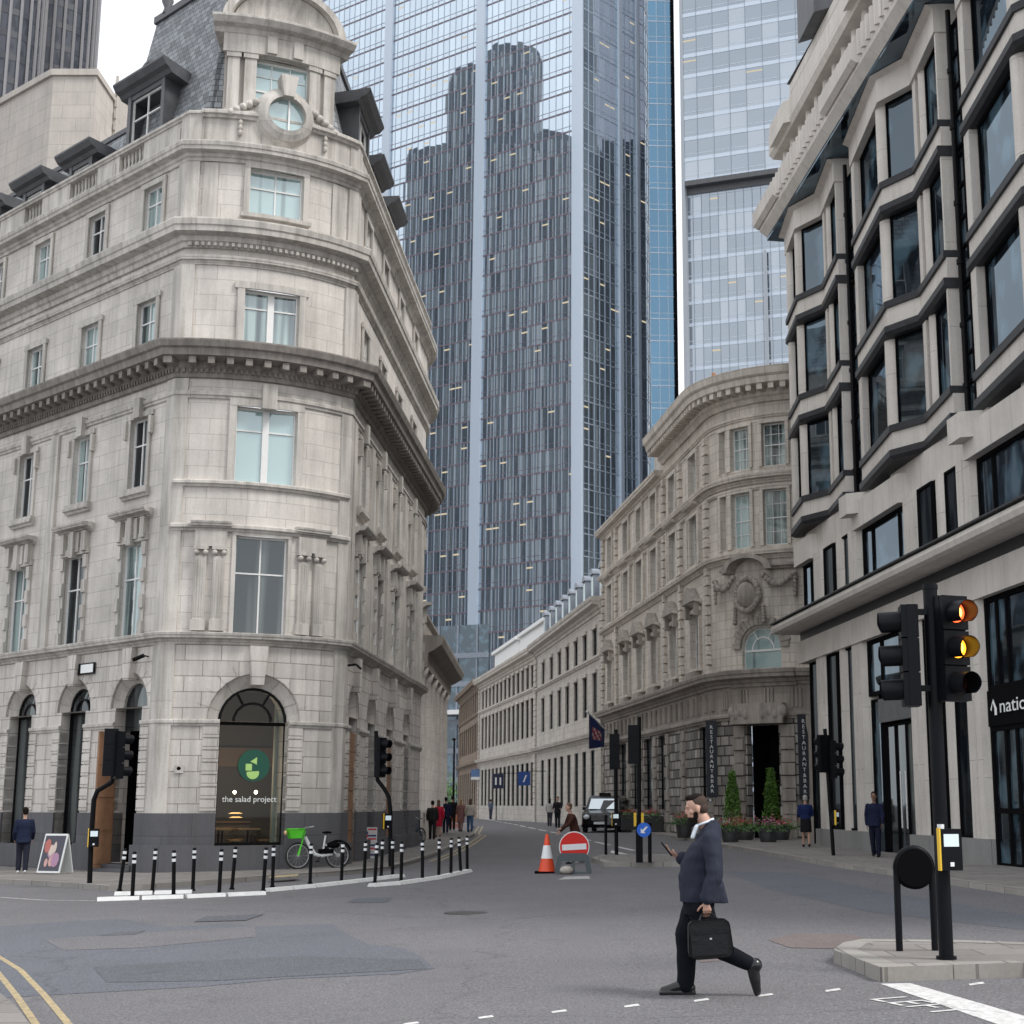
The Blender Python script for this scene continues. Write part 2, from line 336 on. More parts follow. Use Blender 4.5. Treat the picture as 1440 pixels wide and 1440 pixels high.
def window(parent, pa, s, z, w, h, style='cross', pane='pane', frame='white', fw=.055, arch=False, set=.22, wo=0., name='window'):
    k = (round(w, 2), round(h, 2), style, pane, frame, fw, arch)
    if k not in _wm:
        a, b = win_mesh(w, h, style, fw, arch); _wm[k] = (a.mesh('window_frame', M[frame]), b.mesh('pane', M[pane]))
    o = inst(_wm[k][0], name, parent, pa.P(s, wo-set, z), pa.ang(s)); child(_wm[k][1], 'pane', o)
    return o
def one(name, mat_, parent, fn, *a):
    m_ = MB(); fn(m_, *a); return m_.build(name, mat_, parent)
def flat_roof(mb, pts, z, mi=0): mb.add([(x, y, z) for x, y in pts], [tuple(range(len(pts)))], None, mi)
# ------------------------------------------------------------------ corner building (left)
A = Vector((-11.27, 40.)); Bc = Vector((-6.78, 42.2)); DL = Vector((-.732, .681)); DR = Vector((.022, .99976))
TL = 26.
c_ = (A+Bc)/2; ch = (Bc-A).length; sg = .62; Rb = (ch*ch/4+sg*sg)/(2*sg); nb = Vector((.44, -.898)); cc = c_-nb*(Rb-sg)
a0 = math.atan2(A.y-cc.y, A.x-cc.x); a1 = math.atan2(Bc.y-cc.y, Bc.x-cc.x)
E1 = Bc+DR*17.1
lbp = [tuple(A+DL*TL)]+arc_pts(cc, Rb, a0, a1, 12)+[tuple(E1)]+arc_pts((E1.x-4.5, E1.y), 4.5, .02, 1.5, 8)[1:]
LP = Path(lbp); SA = LP.S[1]; SB = LP.S[13]; SE = LP.S[14]; SM = (SA+SB)/2-.08; SZ = LP.L
lb = thing('corner_bank_building', 'pale stone six-storey corner block with rounded bay and a slate mansard roof', 'building', (-9, 43, -.3))
fl = [1.80, 5.0, 8.4, 11.6, 14.8, 18.]; fr = [2.1, 5.6, 9.3, 13.2]
sl = [SA-x for x in fl]; sr = [SB+x for x in fr]; cv = [SE+1.8, SE+4.3]
gl_ = [SA-1.55, SA-4.55, SA-7.7, SA-11, SA-14.2, SA-17.4]; gr_ = [SB+1.9, SB+5.2, SB+9.1, SB+13.1]
op_g = [(x-.68, x+.68, .12 if i == 0 else .55, 4.95, True) for i, x in enumerate(gl_)]+[(SM-.93, SM+.93, .6, 4.78, True)]+[(x-.7, x+.7, .0, 4.85, True) for x in gr_]
op_1 = [(x-.56, x+.56, 6.15, 8.85) for x in sl+sr+cv]+[(SM-.72, SM+.72, 6.15, 8.9)]
op_2 = [(x-.46, x+.46, 10.4, 12.45) for x in sl+sr+cv]+[(SM-.85, SM+.85, 10.4, 12.55)]
op_3 = [(x-.5, x+.5, 14.3, 15.95) for x in sl+sr+cv]+[(SM-.78, SM+.78, 14.3, 15.98)]
op_4 = [(x-.5, x+.5, 18.1, 19.5) for x in sl+sr+cv]+[(SM-.78, SM+.78, 18.22, 19.62)]
AR = [(o, (o[0]+o[1])/2, (o[1]-o[0])/2, o[3]-(o[1]-o[0])/2) for o in op_g]
op_f = [(o[0], o[1], o[2], q) + (False,) for o, c, r, q in AR]+[(c-r*1.38, c+r*1.38, q, q+r*1.38, True, 1) for o, c, r, q in AR]
mb = MB(); wall(mb, LP, 0, SZ, 1.44, 5.94, op_f, 0, .62)
for o, c, r, q in AR:   # splayed ring down to the narrower opening, and the small ledges at the springing
    n = 16; R2 = r*1.38
    for i in range(n):
        b0, b1 = math.pi*i/n, math.pi*(i+1)/n; P0 = [(c-k*math.cos(b), q+k*math.sin(b)) for k, b in ((R2, b0), (R2, b1), (r, b1), (r, b0))]
        mb.quad(LP.P(P0[0][0], -.06, P0[0][1]), LP.P(P0[1][0], -.06, P0[1][1]), LP.P(P0[2][0], -.3, P0[2][1]), LP.P(P0[3][0], -.3, P0[3][1]), [(i*.31, 0), (i*.31+.3, 0), (i*.31+.3, .3), (i*.31, .3)])
        mb.quad(LP.P(P0[3][0], -.3, P0[3][1]), LP.P(P0[2][0], -.3, P0[2][1]), LP.P(P0[2][0], -.62, P0[2][1]), LP.P(P0[3][0], -.62, P0[3][1]))
    for k in (-1, 1): a, b = sorted((c+k*r, c+k*R2)); mb.quad(LP.P(a, 0, q), LP.P(b, 0, q), LP.P(b, -.4, q), LP.P(a, -.4, q))
mb.build('ground_floor_wall', M['stone_g'], lb)
mb = MB(); wall(mb, LP, 0, SZ, 5.94, 13.45, op_1+op_2, 0, .3); wall(mb, LP, 0, SZ, 13.45, 20.1, op_3+op_4, -.02, .26)
mb.build('wall', M['stone'], lb)
mb = MB()   # granite base with the stepped plinth course
go = [(o[0], o[1], o[2] if o[2] > .3 else -1.2, 2.6) for o in op_g]
for a, b, z0, z1, w in ((0, SZ, -1., .62, .2), (0, SZ, .62, 1.44, .07)):
    cuts = sorted((o[0], o[1], o[2]) for o in go); s = a
    for c, d, zz in cuts:
        sbox(mb, LP, s, c, -.5, w, z0, z1)
        if zz > z0: sbox(mb, LP, c, d, -.5, w, z0, min(z1, zz))
        s = d
    sbox(mb, LP, s, b, -.5, w, z0, z1)
mb.build('plinth', M['granite'], lb)
mb = MB()   # mouldings
sweep(mb, LP, 0, SZ, cornice(5.9, .3, .3))
prev = 0
for o in sorted(op_g)+[(SZ, SZ)]:
    if o[0]-.02 > prev+.02: sweep(mb, LP, prev, o[0]-.0, band(3.72, .17, .09)); 
    prev = o[1]
sweep(mb, LP, SA+.1, SB-.05, band(8.98, .2, .16)); sweep(mb, LP, SA+.1, SB-.05, band(10.22, .18, .14))
sweep(mb, LP, 0, SZ, band(12.72, .2, .1)); sweep(mb, LP, 0, SZ, cornice(16.62, .25, .14)); sweep(mb, LP, 0, SZ, cornice(17.1, .75, .5))
sweep(mb, LP, 0, SZ, cornice(19.72, .5, .38)); sweep(mb, LP, 0, SZ, band(21.08, .17, .12, -.35))
mb.build('moulding', M['trim'], lb)
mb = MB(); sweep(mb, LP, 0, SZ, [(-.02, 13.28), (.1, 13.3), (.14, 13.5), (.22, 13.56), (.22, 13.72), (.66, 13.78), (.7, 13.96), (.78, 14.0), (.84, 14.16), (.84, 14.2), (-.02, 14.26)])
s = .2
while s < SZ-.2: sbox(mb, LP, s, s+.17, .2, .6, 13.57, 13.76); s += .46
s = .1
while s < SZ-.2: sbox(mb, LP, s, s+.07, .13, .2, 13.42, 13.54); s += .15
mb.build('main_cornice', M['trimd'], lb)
mb = MB()   # small dentils under second cornice on the bay, parapet
s = SA+.2
while s < SB-.2: sbox(mb, LP, s, s+.08, .1, .22, 17.12, 17.22); s += .16
pst = [(0, SA-13), (SA-11.6, SA-9.9), (SA-8.7, SA-6.9), (SA-5.2, SA-3.9), (SA-2.5, SZ)]
for a, b in pst: sbox(mb, LP, a, b, -.32, .02, 20.2, 21.1)
for (a, b), (c, d) in zip(pst, pst[1:]):
    sbox(mb, LP, b, c, -.3, -.02, 20.2, 20.34); s = b+.12; 
    while s < c-.05:
        x, y, _ = LP.P(s, -.16); mb.lathe([(.05, 20.34), (.075, 20.42), (.085, 20.55), (.04, 20.75), (.06, 20.95), (.06, 21.08)], (x, y), 8); s += .21
for a, b in ((SA-5.0, SA-4.1), (SA-2.3, SA-.5)): sbox(mb, LP, a, b, .02, .05, 20.5, 20.9)
mb.build('parapet', M['trim'], lb)
mb = MB()   # corner strips, pilasters, window surrounds, keystones, hoods
for z0, z1 in ((1.44, 5.9), (6.2, 13.28), (14.26, 16.6), (17.86, 19.7), (20.2, 21.08)):
    for a, b in ((SA-.42, SA-.0), (SA+.0, SA+.34), (SB-.36, SB), (SB, SB+.42)): sbox(mb, LP, a, b, -.01, .06, z0, z1)
for a, b in ((SA+.45, SA+.85), (SB-.95, SB-.5)): sbox(mb, LP, a, b, 0, .035, 17.95, 19.68); sbox(mb, LP, a, b, 0, .035, 20.3, 21.05)
def surround(s, hw, z0, z1, t=.14, d=.06, ear=0., sill=True):
    sbox(mb, LP, s-hw-t, s-hw, 0, d, z0, z1); sbox(mb, LP, s+hw, s+hw+t, 0, d, z0, z1)
    sbox(mb, LP, s-hw-t-ear, s+hw+t+ear, 0, d+.01, z1, z1+t)
    if sill: sbox(mb, LP, s-hw-t-.06, s+hw+t+.06, 0, d+.09, z0-.12, z0)
for s in sl+sr+cv:
    for k in range(7):  # blocked jambs of the tall windows
        z = 6.22+k*.37
        for sg_ in (-1, 1): a = s+sg_*.56; sbox(mb, LP, min(a, a+sg_*.2), max(a, a+sg_*.2), -.03, .12 if k % 2 == 0 else .05, z, z+.37)
    sbox(mb, LP, s-.8, s+.8, 0, .1, 8.85, 9.05)
    for dx in (-.62, -.2, .2, .62): sbox(mb, LP, s+dx-.11, s+dx+.11, 0, .2 if abs(dx) > .5 else .15, 8.92, 9.5)
    sbox(mb, LP, s-.11, s+.11, 0, .24, 8.75, 9.52); sweep(mb, LP, s-.95, s+.95, cornice(9.5, .22, .42))
    surround(s, .46, 10.4, 12.45, .15, .07, .1); sbox(mb, LP, s-.16, s+.16, 0, .22, 12.42, 13.0)
    for dx in (-.66, .66): sbox(mb, LP, s+dx-.06, s+dx+.06, 0, .16, 11.9, 12.4)
    sweep(mb, LP, s-.7, s+.7, band(10.12, .2, .2))
    surround(s, .5, 14.3, 15.95, .16, .06, .06, False); surround(s, .5, 18.1, 19.5, .16, .06, 0, True)
surround(SM, .85, 10.4, 12.55, .2, .07, 0, False); sbox(mb, LP, SM-.2, SM+.2, 0, .2, 12.5, 13.2)
surround(SM, .78, 14.3, 15.98, .2, .06, .08, False); surround(SM, .78, 18.22, 19.62, .16, .06, 0, True)
surround(SM, .72, 6.15, 8.9, .1, .05, 0, False)
for s in ([SA-6.6, SA-13.1, SA-19.5]+[SB+.6, SB+3.85, SB+7.45, SB+11.2, SB+15.3]):
    sbox(mb, LP, s-.22, s+.22, 0, .1, 6.2, 12.7)
for x in sorted(gr_+gl_): # panel joints on the ground floor piers
    pass
mb.build('window_surround', M['trim'], lb)
mb = MB()   # rustication bands and voussoirs at the ground floor
prev = 0
for o in sorted(op_g)+[(SZ, SZ)]:
    for k in range(7):
        z = 1.5+k*.32
        for c, d in ((prev, min(prev+.42, o[0])), (max(o[0]-.42, prev), o[0])):
            if d-c > .05 and z+.28 < 3.72: sbox(mb, LP, c, d-.0, -.3, .045, z, z+.285)
    prev = o[1]
for o in op_g:
    c, r = (o[0]+o[1])/2, (o[1]-o[0])/2; q = o[3]-r
    n = 11; ro = r*1.38+.02; r = ro
    ro = r+.3
    for i in range(n):
        b0, b1 = math.pi*(i+.04)/n, math.pi*(i+.96)/n
        P = [(c-r*math.cos(b0), q+r*math.sin(b0)), (c-r*math.cos(b1), q+r*math.sin(b1)), (c-ro*math.cos(b1), q+ro*math.sin(b1)), (c-ro*math.cos(b0), q+ro*math.sin(b0))]
        w = .012
        mb.add([LP.P(x, w, z) for x, z in P]+[LP.P(x, -.03, z) for x, z in P], [(0, 1, 2, 3), (0, 4, 5, 1), (1, 5, 6, 2), (2, 6, 7, 3), (3, 7, 4, 0)], [(x, z) for x, z in P]*2)
    T_ = [(c-.15, o[3]+.05), (c+.15, o[3]+.05), (c+.25, 5.88), (c-.25, 5.88)]
    mb.add([LP.P(x, .2, z) for x, z in T_]+[LP.P(x, -.2, z) for x, z in T_], [(0, 1, 2, 3), (0, 4, 5, 1), (1, 5, 6, 2), (2, 6, 7, 3), (3, 7, 4, 0)])
mb.build('arch_voussoirs', M['stone_g'], lb)
for c in (SM-1.38, SM+1.42):
    mb = MB(); sweep(mb, LP, c-.52, c+.52, cornice(8.98, .26, .28)); sbox(mb, LP, c-.42, c+.42, 0, .14, 8.55, 8.98)
    for dx in (-.24, .24):
        sbox(mb, LP, c+dx-.15, c+dx+.15, 0, .12, 6.55, 8.28); sbox(mb, LP, c+dx-.19, c+dx+.19, 0, .17, 6.25, 6.55)
        sbox(mb, LP, c+dx-.19, c+dx+.19, 0, .17, 8.46, 8.56)
        for k in (-1, 1):
            p0 = LP.P(c+dx+k*.12, .13, 8.38); mb.ell(p0, (.08, .08, .08), 8, 6)
        for k in range(4): sbox(mb, LP, c+dx-.12+k*.065, c+dx-.09+k*.065, .12, .135, 6.62, 8.2)
    mb.build('pilaster', M['trim'], lb)
# windows
for i, s in enumerate(sl+sr+cv):
    p = ('pane', 'pane_d', 'pane')[i % 3]
    dd = .12 if i < len(sl) else .08
    window(lb, LP, s, 6.15, 1.12, 2.7, 'cross', p, set=dd); window(lb, LP, s, 10.4, .92, 2.05, 'cross', 'pane' if i % 2 else 'pane_d', set=dd)
    window(lb, LP, s, 14.3, 1., 1.65, 'cross', 'pane', set=dd); window(lb, LP, s, 18.1, 1., 1.4, 'cross', 'pane' if i % 2 == 0 else 'pane_d', set=dd)
window(lb, LP, SM, 6.15, 1.44, 2.75, 'cross', 'pane_d', set=.2); window(lb, LP, SM, 10.4, 1.7, 2.15, 'mull', 'pane_c', set=.22)
window(lb, LP, SM, 14.3, 1.56, 1.68, 'mull', 'pane', set=.22); window(lb, LP, SM, 18.22, 1.56, 1.4, 'cross', 'pane_c', set=.22)
for i, s in enumerate(gl_):
    if i: window(lb, LP, s, .55, 1.36, 4.4, 'plain', 'pane_d', 'black', .06, True, set=.33, name='arched_window')
mb = MB()   # boarded doorways
def plank_door(mb, s, hw, z0, z1, w, n=5, leaf=None):
    for k in range(n):
        z = z0+(z1-z0)*k/n; sbox(mb, LP, s-hw, s+hw, w-.05, w, z, z+(z1-z0)/n-.02)
for s in (gr_[0], gr_[2]): plank_door(mb, s, .7, -.2, 3.75, -.06, 7)
mb.build('boarded_door', M['wood'], lb)
for s, nm in ((gr_[0], 0), (gr_[1], 1), (gr_[2], 0), (gr_[3], 1)):
    if nm: window(lb, LP, s, .6, 1.4, 4.25, 'plain', 'pane_d', 'black', .06, True, set=.58, name='arched_window')
    else:
        b_ = MB(); n = 12; r = .7; q = 4.15
        pts = [LP.P(s+r*math.cos(math.pi*i/n), -.3, q+r*math.sin(math.pi*i/n)) for i in range(n+1)]
        b_.add(pts+[LP.P(s-r, -.3, 3.75), LP.P(s+r, -.3, 3.75)], [tuple(range(n+3))]); b_.build('fanlight', M['blackm'], lb)
# open timber entrance on the left flank
s = gl_[0]
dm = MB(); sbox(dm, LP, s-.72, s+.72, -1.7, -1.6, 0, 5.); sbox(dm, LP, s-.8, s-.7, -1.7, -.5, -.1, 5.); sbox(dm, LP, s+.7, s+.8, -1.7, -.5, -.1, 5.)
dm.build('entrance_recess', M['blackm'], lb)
def leaf(hinge, d, wd, z0, z1, w=-.35):
    L_ = MB(); x, y, _ = LP.P(hinge, w)
    T = Matrix.Translation((x, y, 0)) @ Matrix.Rotation(LP.ang(s)+d, 4, 'Z')
    L_.box(0, wd, -.03, .03, z0, z1, T=T)
    for k in range(4):
        zz = z0+.1+k*(z1-z0-.1)/4; L_.box(.06, wd-.06, -.05, .05, zz, zz+(z1-z0)/4-.16, T=T)
    o = L_.build('door', M['wood'], lb); h_ = MB(); h_.cyl((wd-.1, 0), .02, z0+1.1, z0+1.6, 8, T=T @ Matrix.Translation((0, -.08, 0))); h_.build('handle', M['black'], o)
leaf(s-.66, rad(-72), .7, .0, 3.62, -.1); leaf(s+.64, rad(112), .62, -.1, 3.62, -.2)
b_ = MB(); n = 14; r = .68; q = 4.27
b_.add([LP.P(s+r*math.cos(math.pi*i/n), -.4, q+r*math.sin(math.pi*i/n)) for i in range(n+1)]+[LP.P(s-r, -.4, 3.65), LP.P(s+r, -.4, 3.65)], [tuple(range(n+3))])
b_.build('fanlight', M['pane_d'], lb)
b_ = MB(); sbox(b_, LP, s-.8, s+.8, -.5, .5, -.9, -.02); sbox(b_, LP, s-.8, s+.8, -.5, .25, -.02, .1); b_.build('doorstep', M['granite'], lb)

# shop window with its room behind
clear = bpy.data.materials.new('clear_shop_glass'); clear.use_nodes = True; t = clear.node_tree; t.nodes.clear()
tr = N(t, 'ShaderNodeBsdfTransparent'); tr.inputs[0].default_value = (.62, .68, .66, 1); gl = N(t, 'ShaderNodeBsdfGlossy', i_Roughness=.02); lw = N(t, 'ShaderNodeLayerWeight', i_Blend=.35)
fm = N(t, 'ShaderNodeMapRange'); fm.inputs[3].default_value = .02; fm.inputs[4].default_value = .3; t.links.new(lw.outputs[0], fm.inputs[0]); ms = N(t, 'ShaderNodeMixShader'); t.links.new(fm.outputs[0], ms.inputs[0]); t.links.new(tr.outputs[0], ms.inputs[1]); t.links.new(gl.outputs[0], ms.inputs[2])
o_ = N(t, 'ShaderNodeOutputMaterial'); t.links.new(ms.outputs[0], o_.inputs[0]); M['clear'] = clear
sw = window(lb, LP, SM, .6, 1.86, 4.18, 'plain', 'clear', 'black', .07, True, set=.3, name='shop_window')
M['logo'] = mat('dark_green_sign', (.008, .085, .055), .5); M['lime'] = mat('pale_lime_sign', (.45, .72, .22), .5); M['vinyl'] = mat('white_vinyl', (.85, .87, .86), .5)
def text(body, size, m, name, parent, T, ext=.004, align='CENTER', spacing=1.):
    c = bpy.data.curves.new(name, 'FONT'); c.body = body; c.size = size; c.extrude = ext; c.align_x = align; c.align_y = 'CENTER'; c.space_character = spacing; c.resolution_u = 3
    o = bpy.data.objects.new(name, c); COL.objects.link(o); dg = bpy.context.evaluated_depsgraph_get()
    me = bpy.data.meshes.new_from_object(o.evaluated_get(dg)); bpy.data.objects.remove(o); me.transform(T)
    me.materials.clear(); me.materials.append(m); q = bpy.data.objects.new(name, me); COL.objects.link(q)
    if parent is not None:
        q.parent = parent
    return q
RX = Matrix.Rotation(math.pi/2, 4, 'X')
lg = MB(); n = 32
def disc(mb, x, z, r, y, n=28, mi=0): mb.add([(x+r*math.cos(2*math.pi*i/n), y, z+r*math.sin(2*math.pi*i/n)) for i in range(n)]+[(x+r*math.cos(2*math.pi*i/n), y+.008, z+r*math.sin(2*math.pi*i/n)) for i in range(n)], [tuple(range(n))]+[(i, (i+1) % n, n+(i+1) % n, n+i) for i in range(n)], None, mi)
disc(lg, .08, 2.1, .43, -.02)
for poly in ([(-.02, 2.2), (.16, 2.32), (.16, 2.12)], [(-.14, 1.96), (.03, 1.96), (.03, 2.14), (-.14, 2.14)], [(-.1, 1.93)]+[(.06+.17*math.cos(a), 1.9+.17*math.sin(a)) for a in [math.pi+math.pi*i/8 for i in range(9)]]+[(.22, 1.95)]):
    lg.add([(x, -.03, z) for x, z in poly], [tuple(range(len(poly)))], None, 1)
lm = lg.mesh('logo', [M['logo'], M['lime']]); child(lm, 'window_logo', sw)
text('the salad project', .215, M['vinyl'], 'window_lettering', sw, Matrix.Translation((.0, -.02, 1.2)) @ RX)
rm = MB(); T = Matrix.Translation(LP.P(SM, 0, 0)) @ Matrix.Rotation(LP.ang(SM), 4, 'Z')
rm.quad(*[tuple(T @ Vector(p)) for p in ((-2.2, 4.2, .1), (2.2, 4.2, .1), (2.2, 4.2, 4.9), (-2.2, 4.2, 4.9))])
for x in (-2.2, 2.2): rm.quad(*[tuple(T @ Vector(p)) for p in ((x, .62, .1), (x, 4.2, .1), (x, 4.2, 4.9), (x, .62, 4.9))])
rm.quad(*[tuple(T @ Vector(p)) for p in ((-2.2, .62, .1), (2.2, .62, .1), (2.2, 4.2, .1), (-2.2, 4.2, .1))]); rm.quad(*[tuple(T @ Vector(p)) for p in ((-2.2, .62, 4.9), (2.2, .62, 4.9), (2.2, 4.2, 4.9), (-2.2, 4.2, 4.9))])
rm.box(-2.2, 2.2, 4.0, 4.15, 2.75, 3.3, 1, T); rm.box(-2.1, -.9, 3.95, 4.0, 2.8, 3.2, 2, T)
rm.box(.72, .86, .75, .95, .2, 4.8, 3, T)
rm.box(-1.6, .6, 3., 3.6, .1, 1.15, 4, T); rm.box(-1.6, .6, 2.95, 3.65, 1.15, 1.2, 1, T)
for x, y in ((-.6, 1.3), (.25, 1.6), (-.3, 2.4)):
    rm.box(x-.3, x+.3, y-.25, y+.25, .98, 1.02, 5, T); rm.cyl((x, y), .03, .1, .98, 8, 6, T=T)
    for k in (-.42, .42): rm.box(x+k-.15, x+k+.15, y-.15, y+.15, .68, .72, 5, T); rm.cyl((x+k, y), .02, .1, .7, 6, 6, T=T)
rm.build('shop_room', [mat('room_dark_paint', (.07, .06, .05), .8), mat('room_brown_panel', (.14, .09, .06), .7), mat('room_green_panel', (.05, .22, .13), .7), mat('room_grey_post', (.3, .32, .28), .7), mat('room_counter', (.1, .08, .07), .6), mat('room_timber', (.42, .24, .1), .5), M['blackm']], lb)
lmp = MB()
for x, y, z in ((-.85, 1.6, 2.0), (-.1, 1.9, 2.0), (.45, 1.7, 2.0)): lmp.ell((x, y, z), (.045, .045, .05), 8, 6, 0, T)
for x, y, z in ((-.15, 1.4, 1.42), (.1, 2.6, 1.3)): lmp.cyl((x, y), .2, z, z+.03, 14, 1, .1, T)
lmp.build('lamp', [mat('lamp_glow', (1, .8, .5), emit=(1, .8, .55), estr=12), mat('warm_lampshade', (.8, .45, .15), emit=(1, .55, .2), estr=1.1)], lb)
pl_ = bpy.data.lights.new('shop_lamp_light', 'POINT'); pl_.energy = 45; pl_.color = (1, .74, .5); pl_.shadow_soft_size = .3
po_ = bpy.data.objects.new('shop_lamp_light', pl_); COL.objects.link(po_); po_.location = T @ Vector((-.2, 2.0, 2.6))
# roof: mansard slate, pediment, oculus, dormers
mb = MB()
def mans(mb, s0, s1, z0, z1, w0, w1, top=True):
    sts = LP.stops(s0, s1)
    for a, b in zip(sts, sts[1:]): mb.quad(LP.P(a, w0, z0), LP.P(b, w0, z0), LP.P(b, w1, z1), LP.P(a, w1, z1), [(a, 0), (b, 0), (b, z1-z0), (a, z1-z0)])
mans(mb, SA-4.9, SE-8, 20.9, 26.9, -.45, -1.9); mans(mb, 0, SA-4.9, 20.9, 23.9, -.8, -2.3); mans(mb, SE-8, SZ, 20.9, 23.9, -.6, -2.0)
mb.quad(LP.P(SA-4.9, -.45, 20.9), LP.P(SA-4.9, -7, 20.9), LP.P(SA-4.9, -7, 26.9), LP.P(SA-4.9, -1.9, 26.9), [(0, 0), (6, 0), (6, 5), (1.5, 5)])
mb.quad(LP.P(SE-8, -.45, 20.9), LP.P(SE-8, -6, 20.9), LP.P(SE-8, -6, 26.9), LP.P(SE-8, -1.9, 26.9), [(0, 0), (6, 0), (6, 5), (1.5, 5)])
rf = mb.build('mansard_roof', M['slate'], lb)
mb = MB(); pts = [LP.P(s, -1.9, 0)[:2] for s in LP.stops(SA-4.9, SE-8)]+[(-13, 50)]
mb.add([(x, y, 26.9) for x, y in pts], [tuple(range(len(pts)))])
sbox(mb, LP, SA-4.95, SE-8, -2.05, -1.78, 26.82, 27.05); sbox(mb, LP, 0, SA-4.9, -2.5, -2.2, 23.85, 24.02)
pts = [LP.P(s, -2.4, 0)[:2] for s in (0, SA-4.9)]+[LP.P(s, -9, 0)[:2] for s in (SA-4.9, 0)]; mb.add([(x, y, 23.9) for x, y in pts], [(0, 1, 2, 3)])
sbox(mb, LP, 0, SZ, -1.2, -.3, 20.15, 20.3)
mb.build('lead_roof', M['lead'], lb)
def dormer(s, hw, z0, z1, wf, depth=2.2, ped=True, style='cross'):
    d = MB()
    for k in (-1, 1): sbox(d, LP, s+k*hw-.18*(k > 0)-.0, s+k*hw+.18*(k < 0), wf-depth, wf, z0, z1)
    sbox(d, LP, s-hw+.18, s+hw-.18, wf-depth, wf-.02, z1-.15, z1)
    sweep(d, LP, s-hw-.38, s+hw+.38, [(wf-depth, z1), (wf+.02, z1), (wf+.12, z1+.1), (wf+.28, z1+.14), (wf+.42, z1+.3), (wf+.42, z1+.36), (wf-depth, z1+.42)])
    if ped:
        n = 10; r = .42; P = [(s+r*math.cos(math.pi*i/n), z1+.4+r*.95*math.sin(math.pi*i/n)) for i in range(n+1)]
        d.add([LP.P(a, wf-.1, z) for a, z in P]+[LP.P(a, wf-depth*.7, z) for a, z in P], [tuple(range(n+1))]+[(i, i+1, n+2+i, n+1+i) for i in range(n)])
        P2 = [(s+(r+.08)*math.cos(math.pi*i/n), z1+.4+(r*.95+.08)*math.sin(math.pi*i/n)) for i in range(n+1)]
        d.add([LP.P(a, wf+.02, z) for a, z in P2]+[LP.P(a, wf-.14, z) for a, z in P2]+[LP.P(a, wf+.02, z) for a, z in P], [(i, i+1, n+2+i, n+1+i) for i in range(n)]+[(i, i+1, 2*n+3+i, 2*n+2+i) for i in range(n)])
    o = d.build('dormer', M['lead'], lb)
    w = hw*2-.36; k = ('dorm', round(w, 2), round(z1-z0, 2))
    if k not in _wm:
        a, b = win_mesh(w, z1-z0-.15, style, .05); _wm[k] = (a.mesh('window_frame', M['white']), b.mesh('pane', M['pane']))
    q = bpy.data.objects.new('dormer_window', _wm[k][0]); COL.objects.link(q); q.parent = o; q.location = Vector(LP.P(s, wf-.1, z0))-Vector(lb['_o']); q.rotation_euler = (0, 0, LP.ang(s))
dormer(SA-2.95, 1.05, 21.15, 23.15, -.25); dormer(SB+2.2, 1.0, 21.15, 23.15, -.25)
for s in (SA-7.6, SA-10.8, SA-14.0, SA-17.2): dormer(s, .75, 21.0, 22.35, -.75, 1.6, False, 'plain')
for s in (SB+5.8, SB+9.3): dormer(s, .8, 21.1, 22.7, -.4, 1.8, False)
# stone pediment of the bay
mb = MB(); z0 = 21.2; pw = 1.72; cs = SM+.05; ww = -.12
ops = [(cs-.82, cs+.82, 21.25, 23.1)]
wall(mb, LP, cs-pw, cs+pw, z0, 23.25, ops, ww, .3)
for k in (-1, 1):
    for q in (.28, .76): a = cs+k*(pw-q); sbox(mb, LP, a-.17, a+.17, ww, ww+.14, z0+.15, 23.0); sbox(mb, LP, a-.21, a+.21, ww, ww+.18, 23.0, 23.15); sbox(mb, LP, a-.21, a+.21, ww, ww+.18, z0, z0+.16)
sweep(mb, LP, cs-pw-.03, cs+pw+.03, [(ww-2.2, 23.15), (ww+.2, 23.15), (ww+.2, 23.75), (ww-2.2, 23.75)])
for dx in (-.38, .38): sbox(mb, LP, cs+dx-.14, cs+dx+.14, ww+.2, ww+.27, 23.2, 23.72)
sweep(mb, LP, cs-pw-.3, cs+pw+.3, [(ww-2.2, 23.72), (ww+.22, 23.72), (ww+.3, 23.85), (ww+.5, 23.9), (ww+.62, 24.05), (ww+.62, 24.12), (ww-2.2, 24.2)])
n = 18; R1 = pw+.08; hgt = 1.25
for (rr, wo) in ((1., .42), (.84, .2)):
    P = [(cs+R1*rr*math.cos(math.pi*i/n), 24.12+hgt*rr*math.sin(math.pi*i/n)) for i in range(n+1)]
    mb.add([LP.P(a, ww+wo, z) for a, z in P]+[LP.P(a, ww-2.2, z) for a, z in P], ([tuple(range(n+1))] if rr < 1 else [])+[(i, i+1, n+2+i, n+1+i) for i in range(n)])
    if rr == 1.:
        P2 = [(cs+R1*.86*math.cos(math.pi*i/n), 24.12+hgt*.86*math.sin(math.pi*i/n)) for i in range(n+1)]
        mb.add([LP.P(a, ww+wo, z) for a, z in P]+[LP.P(a, ww+wo, z) for a, z in P2]+[LP.P(a, ww+.1, z) for a, z in P2], [(i, i+1, n+2+i, n+1+i) for i in range(n)]+[(n+1+i, n+2+i, 2*n+3+i, 2*n+2+i) for i in range(n)])
for k in (-1, 1): mb.quad(LP.P(cs+k*pw, ww, z0), LP.P(cs+k*pw, ww-2, z0), LP.P(cs+k*pw, ww-2, 23.4), LP.P(cs+k*pw, ww, 23.4))
pd = mb.build('pediment', M['trim'], lb)
wo_ = MB(); a, b = win_mesh(1.64, 1.85, 'sash2', .06); o = inst(a.mesh('window_frame', M['white']), 'attic_window', lb, LP.P(cs, ww-.2, 21.25), LP.ang(cs)); child(b.mesh('pane', M['pane_c']), 'pane', o)
mb = MB(); oc = cs+.08; oz = 21.32; n = 32
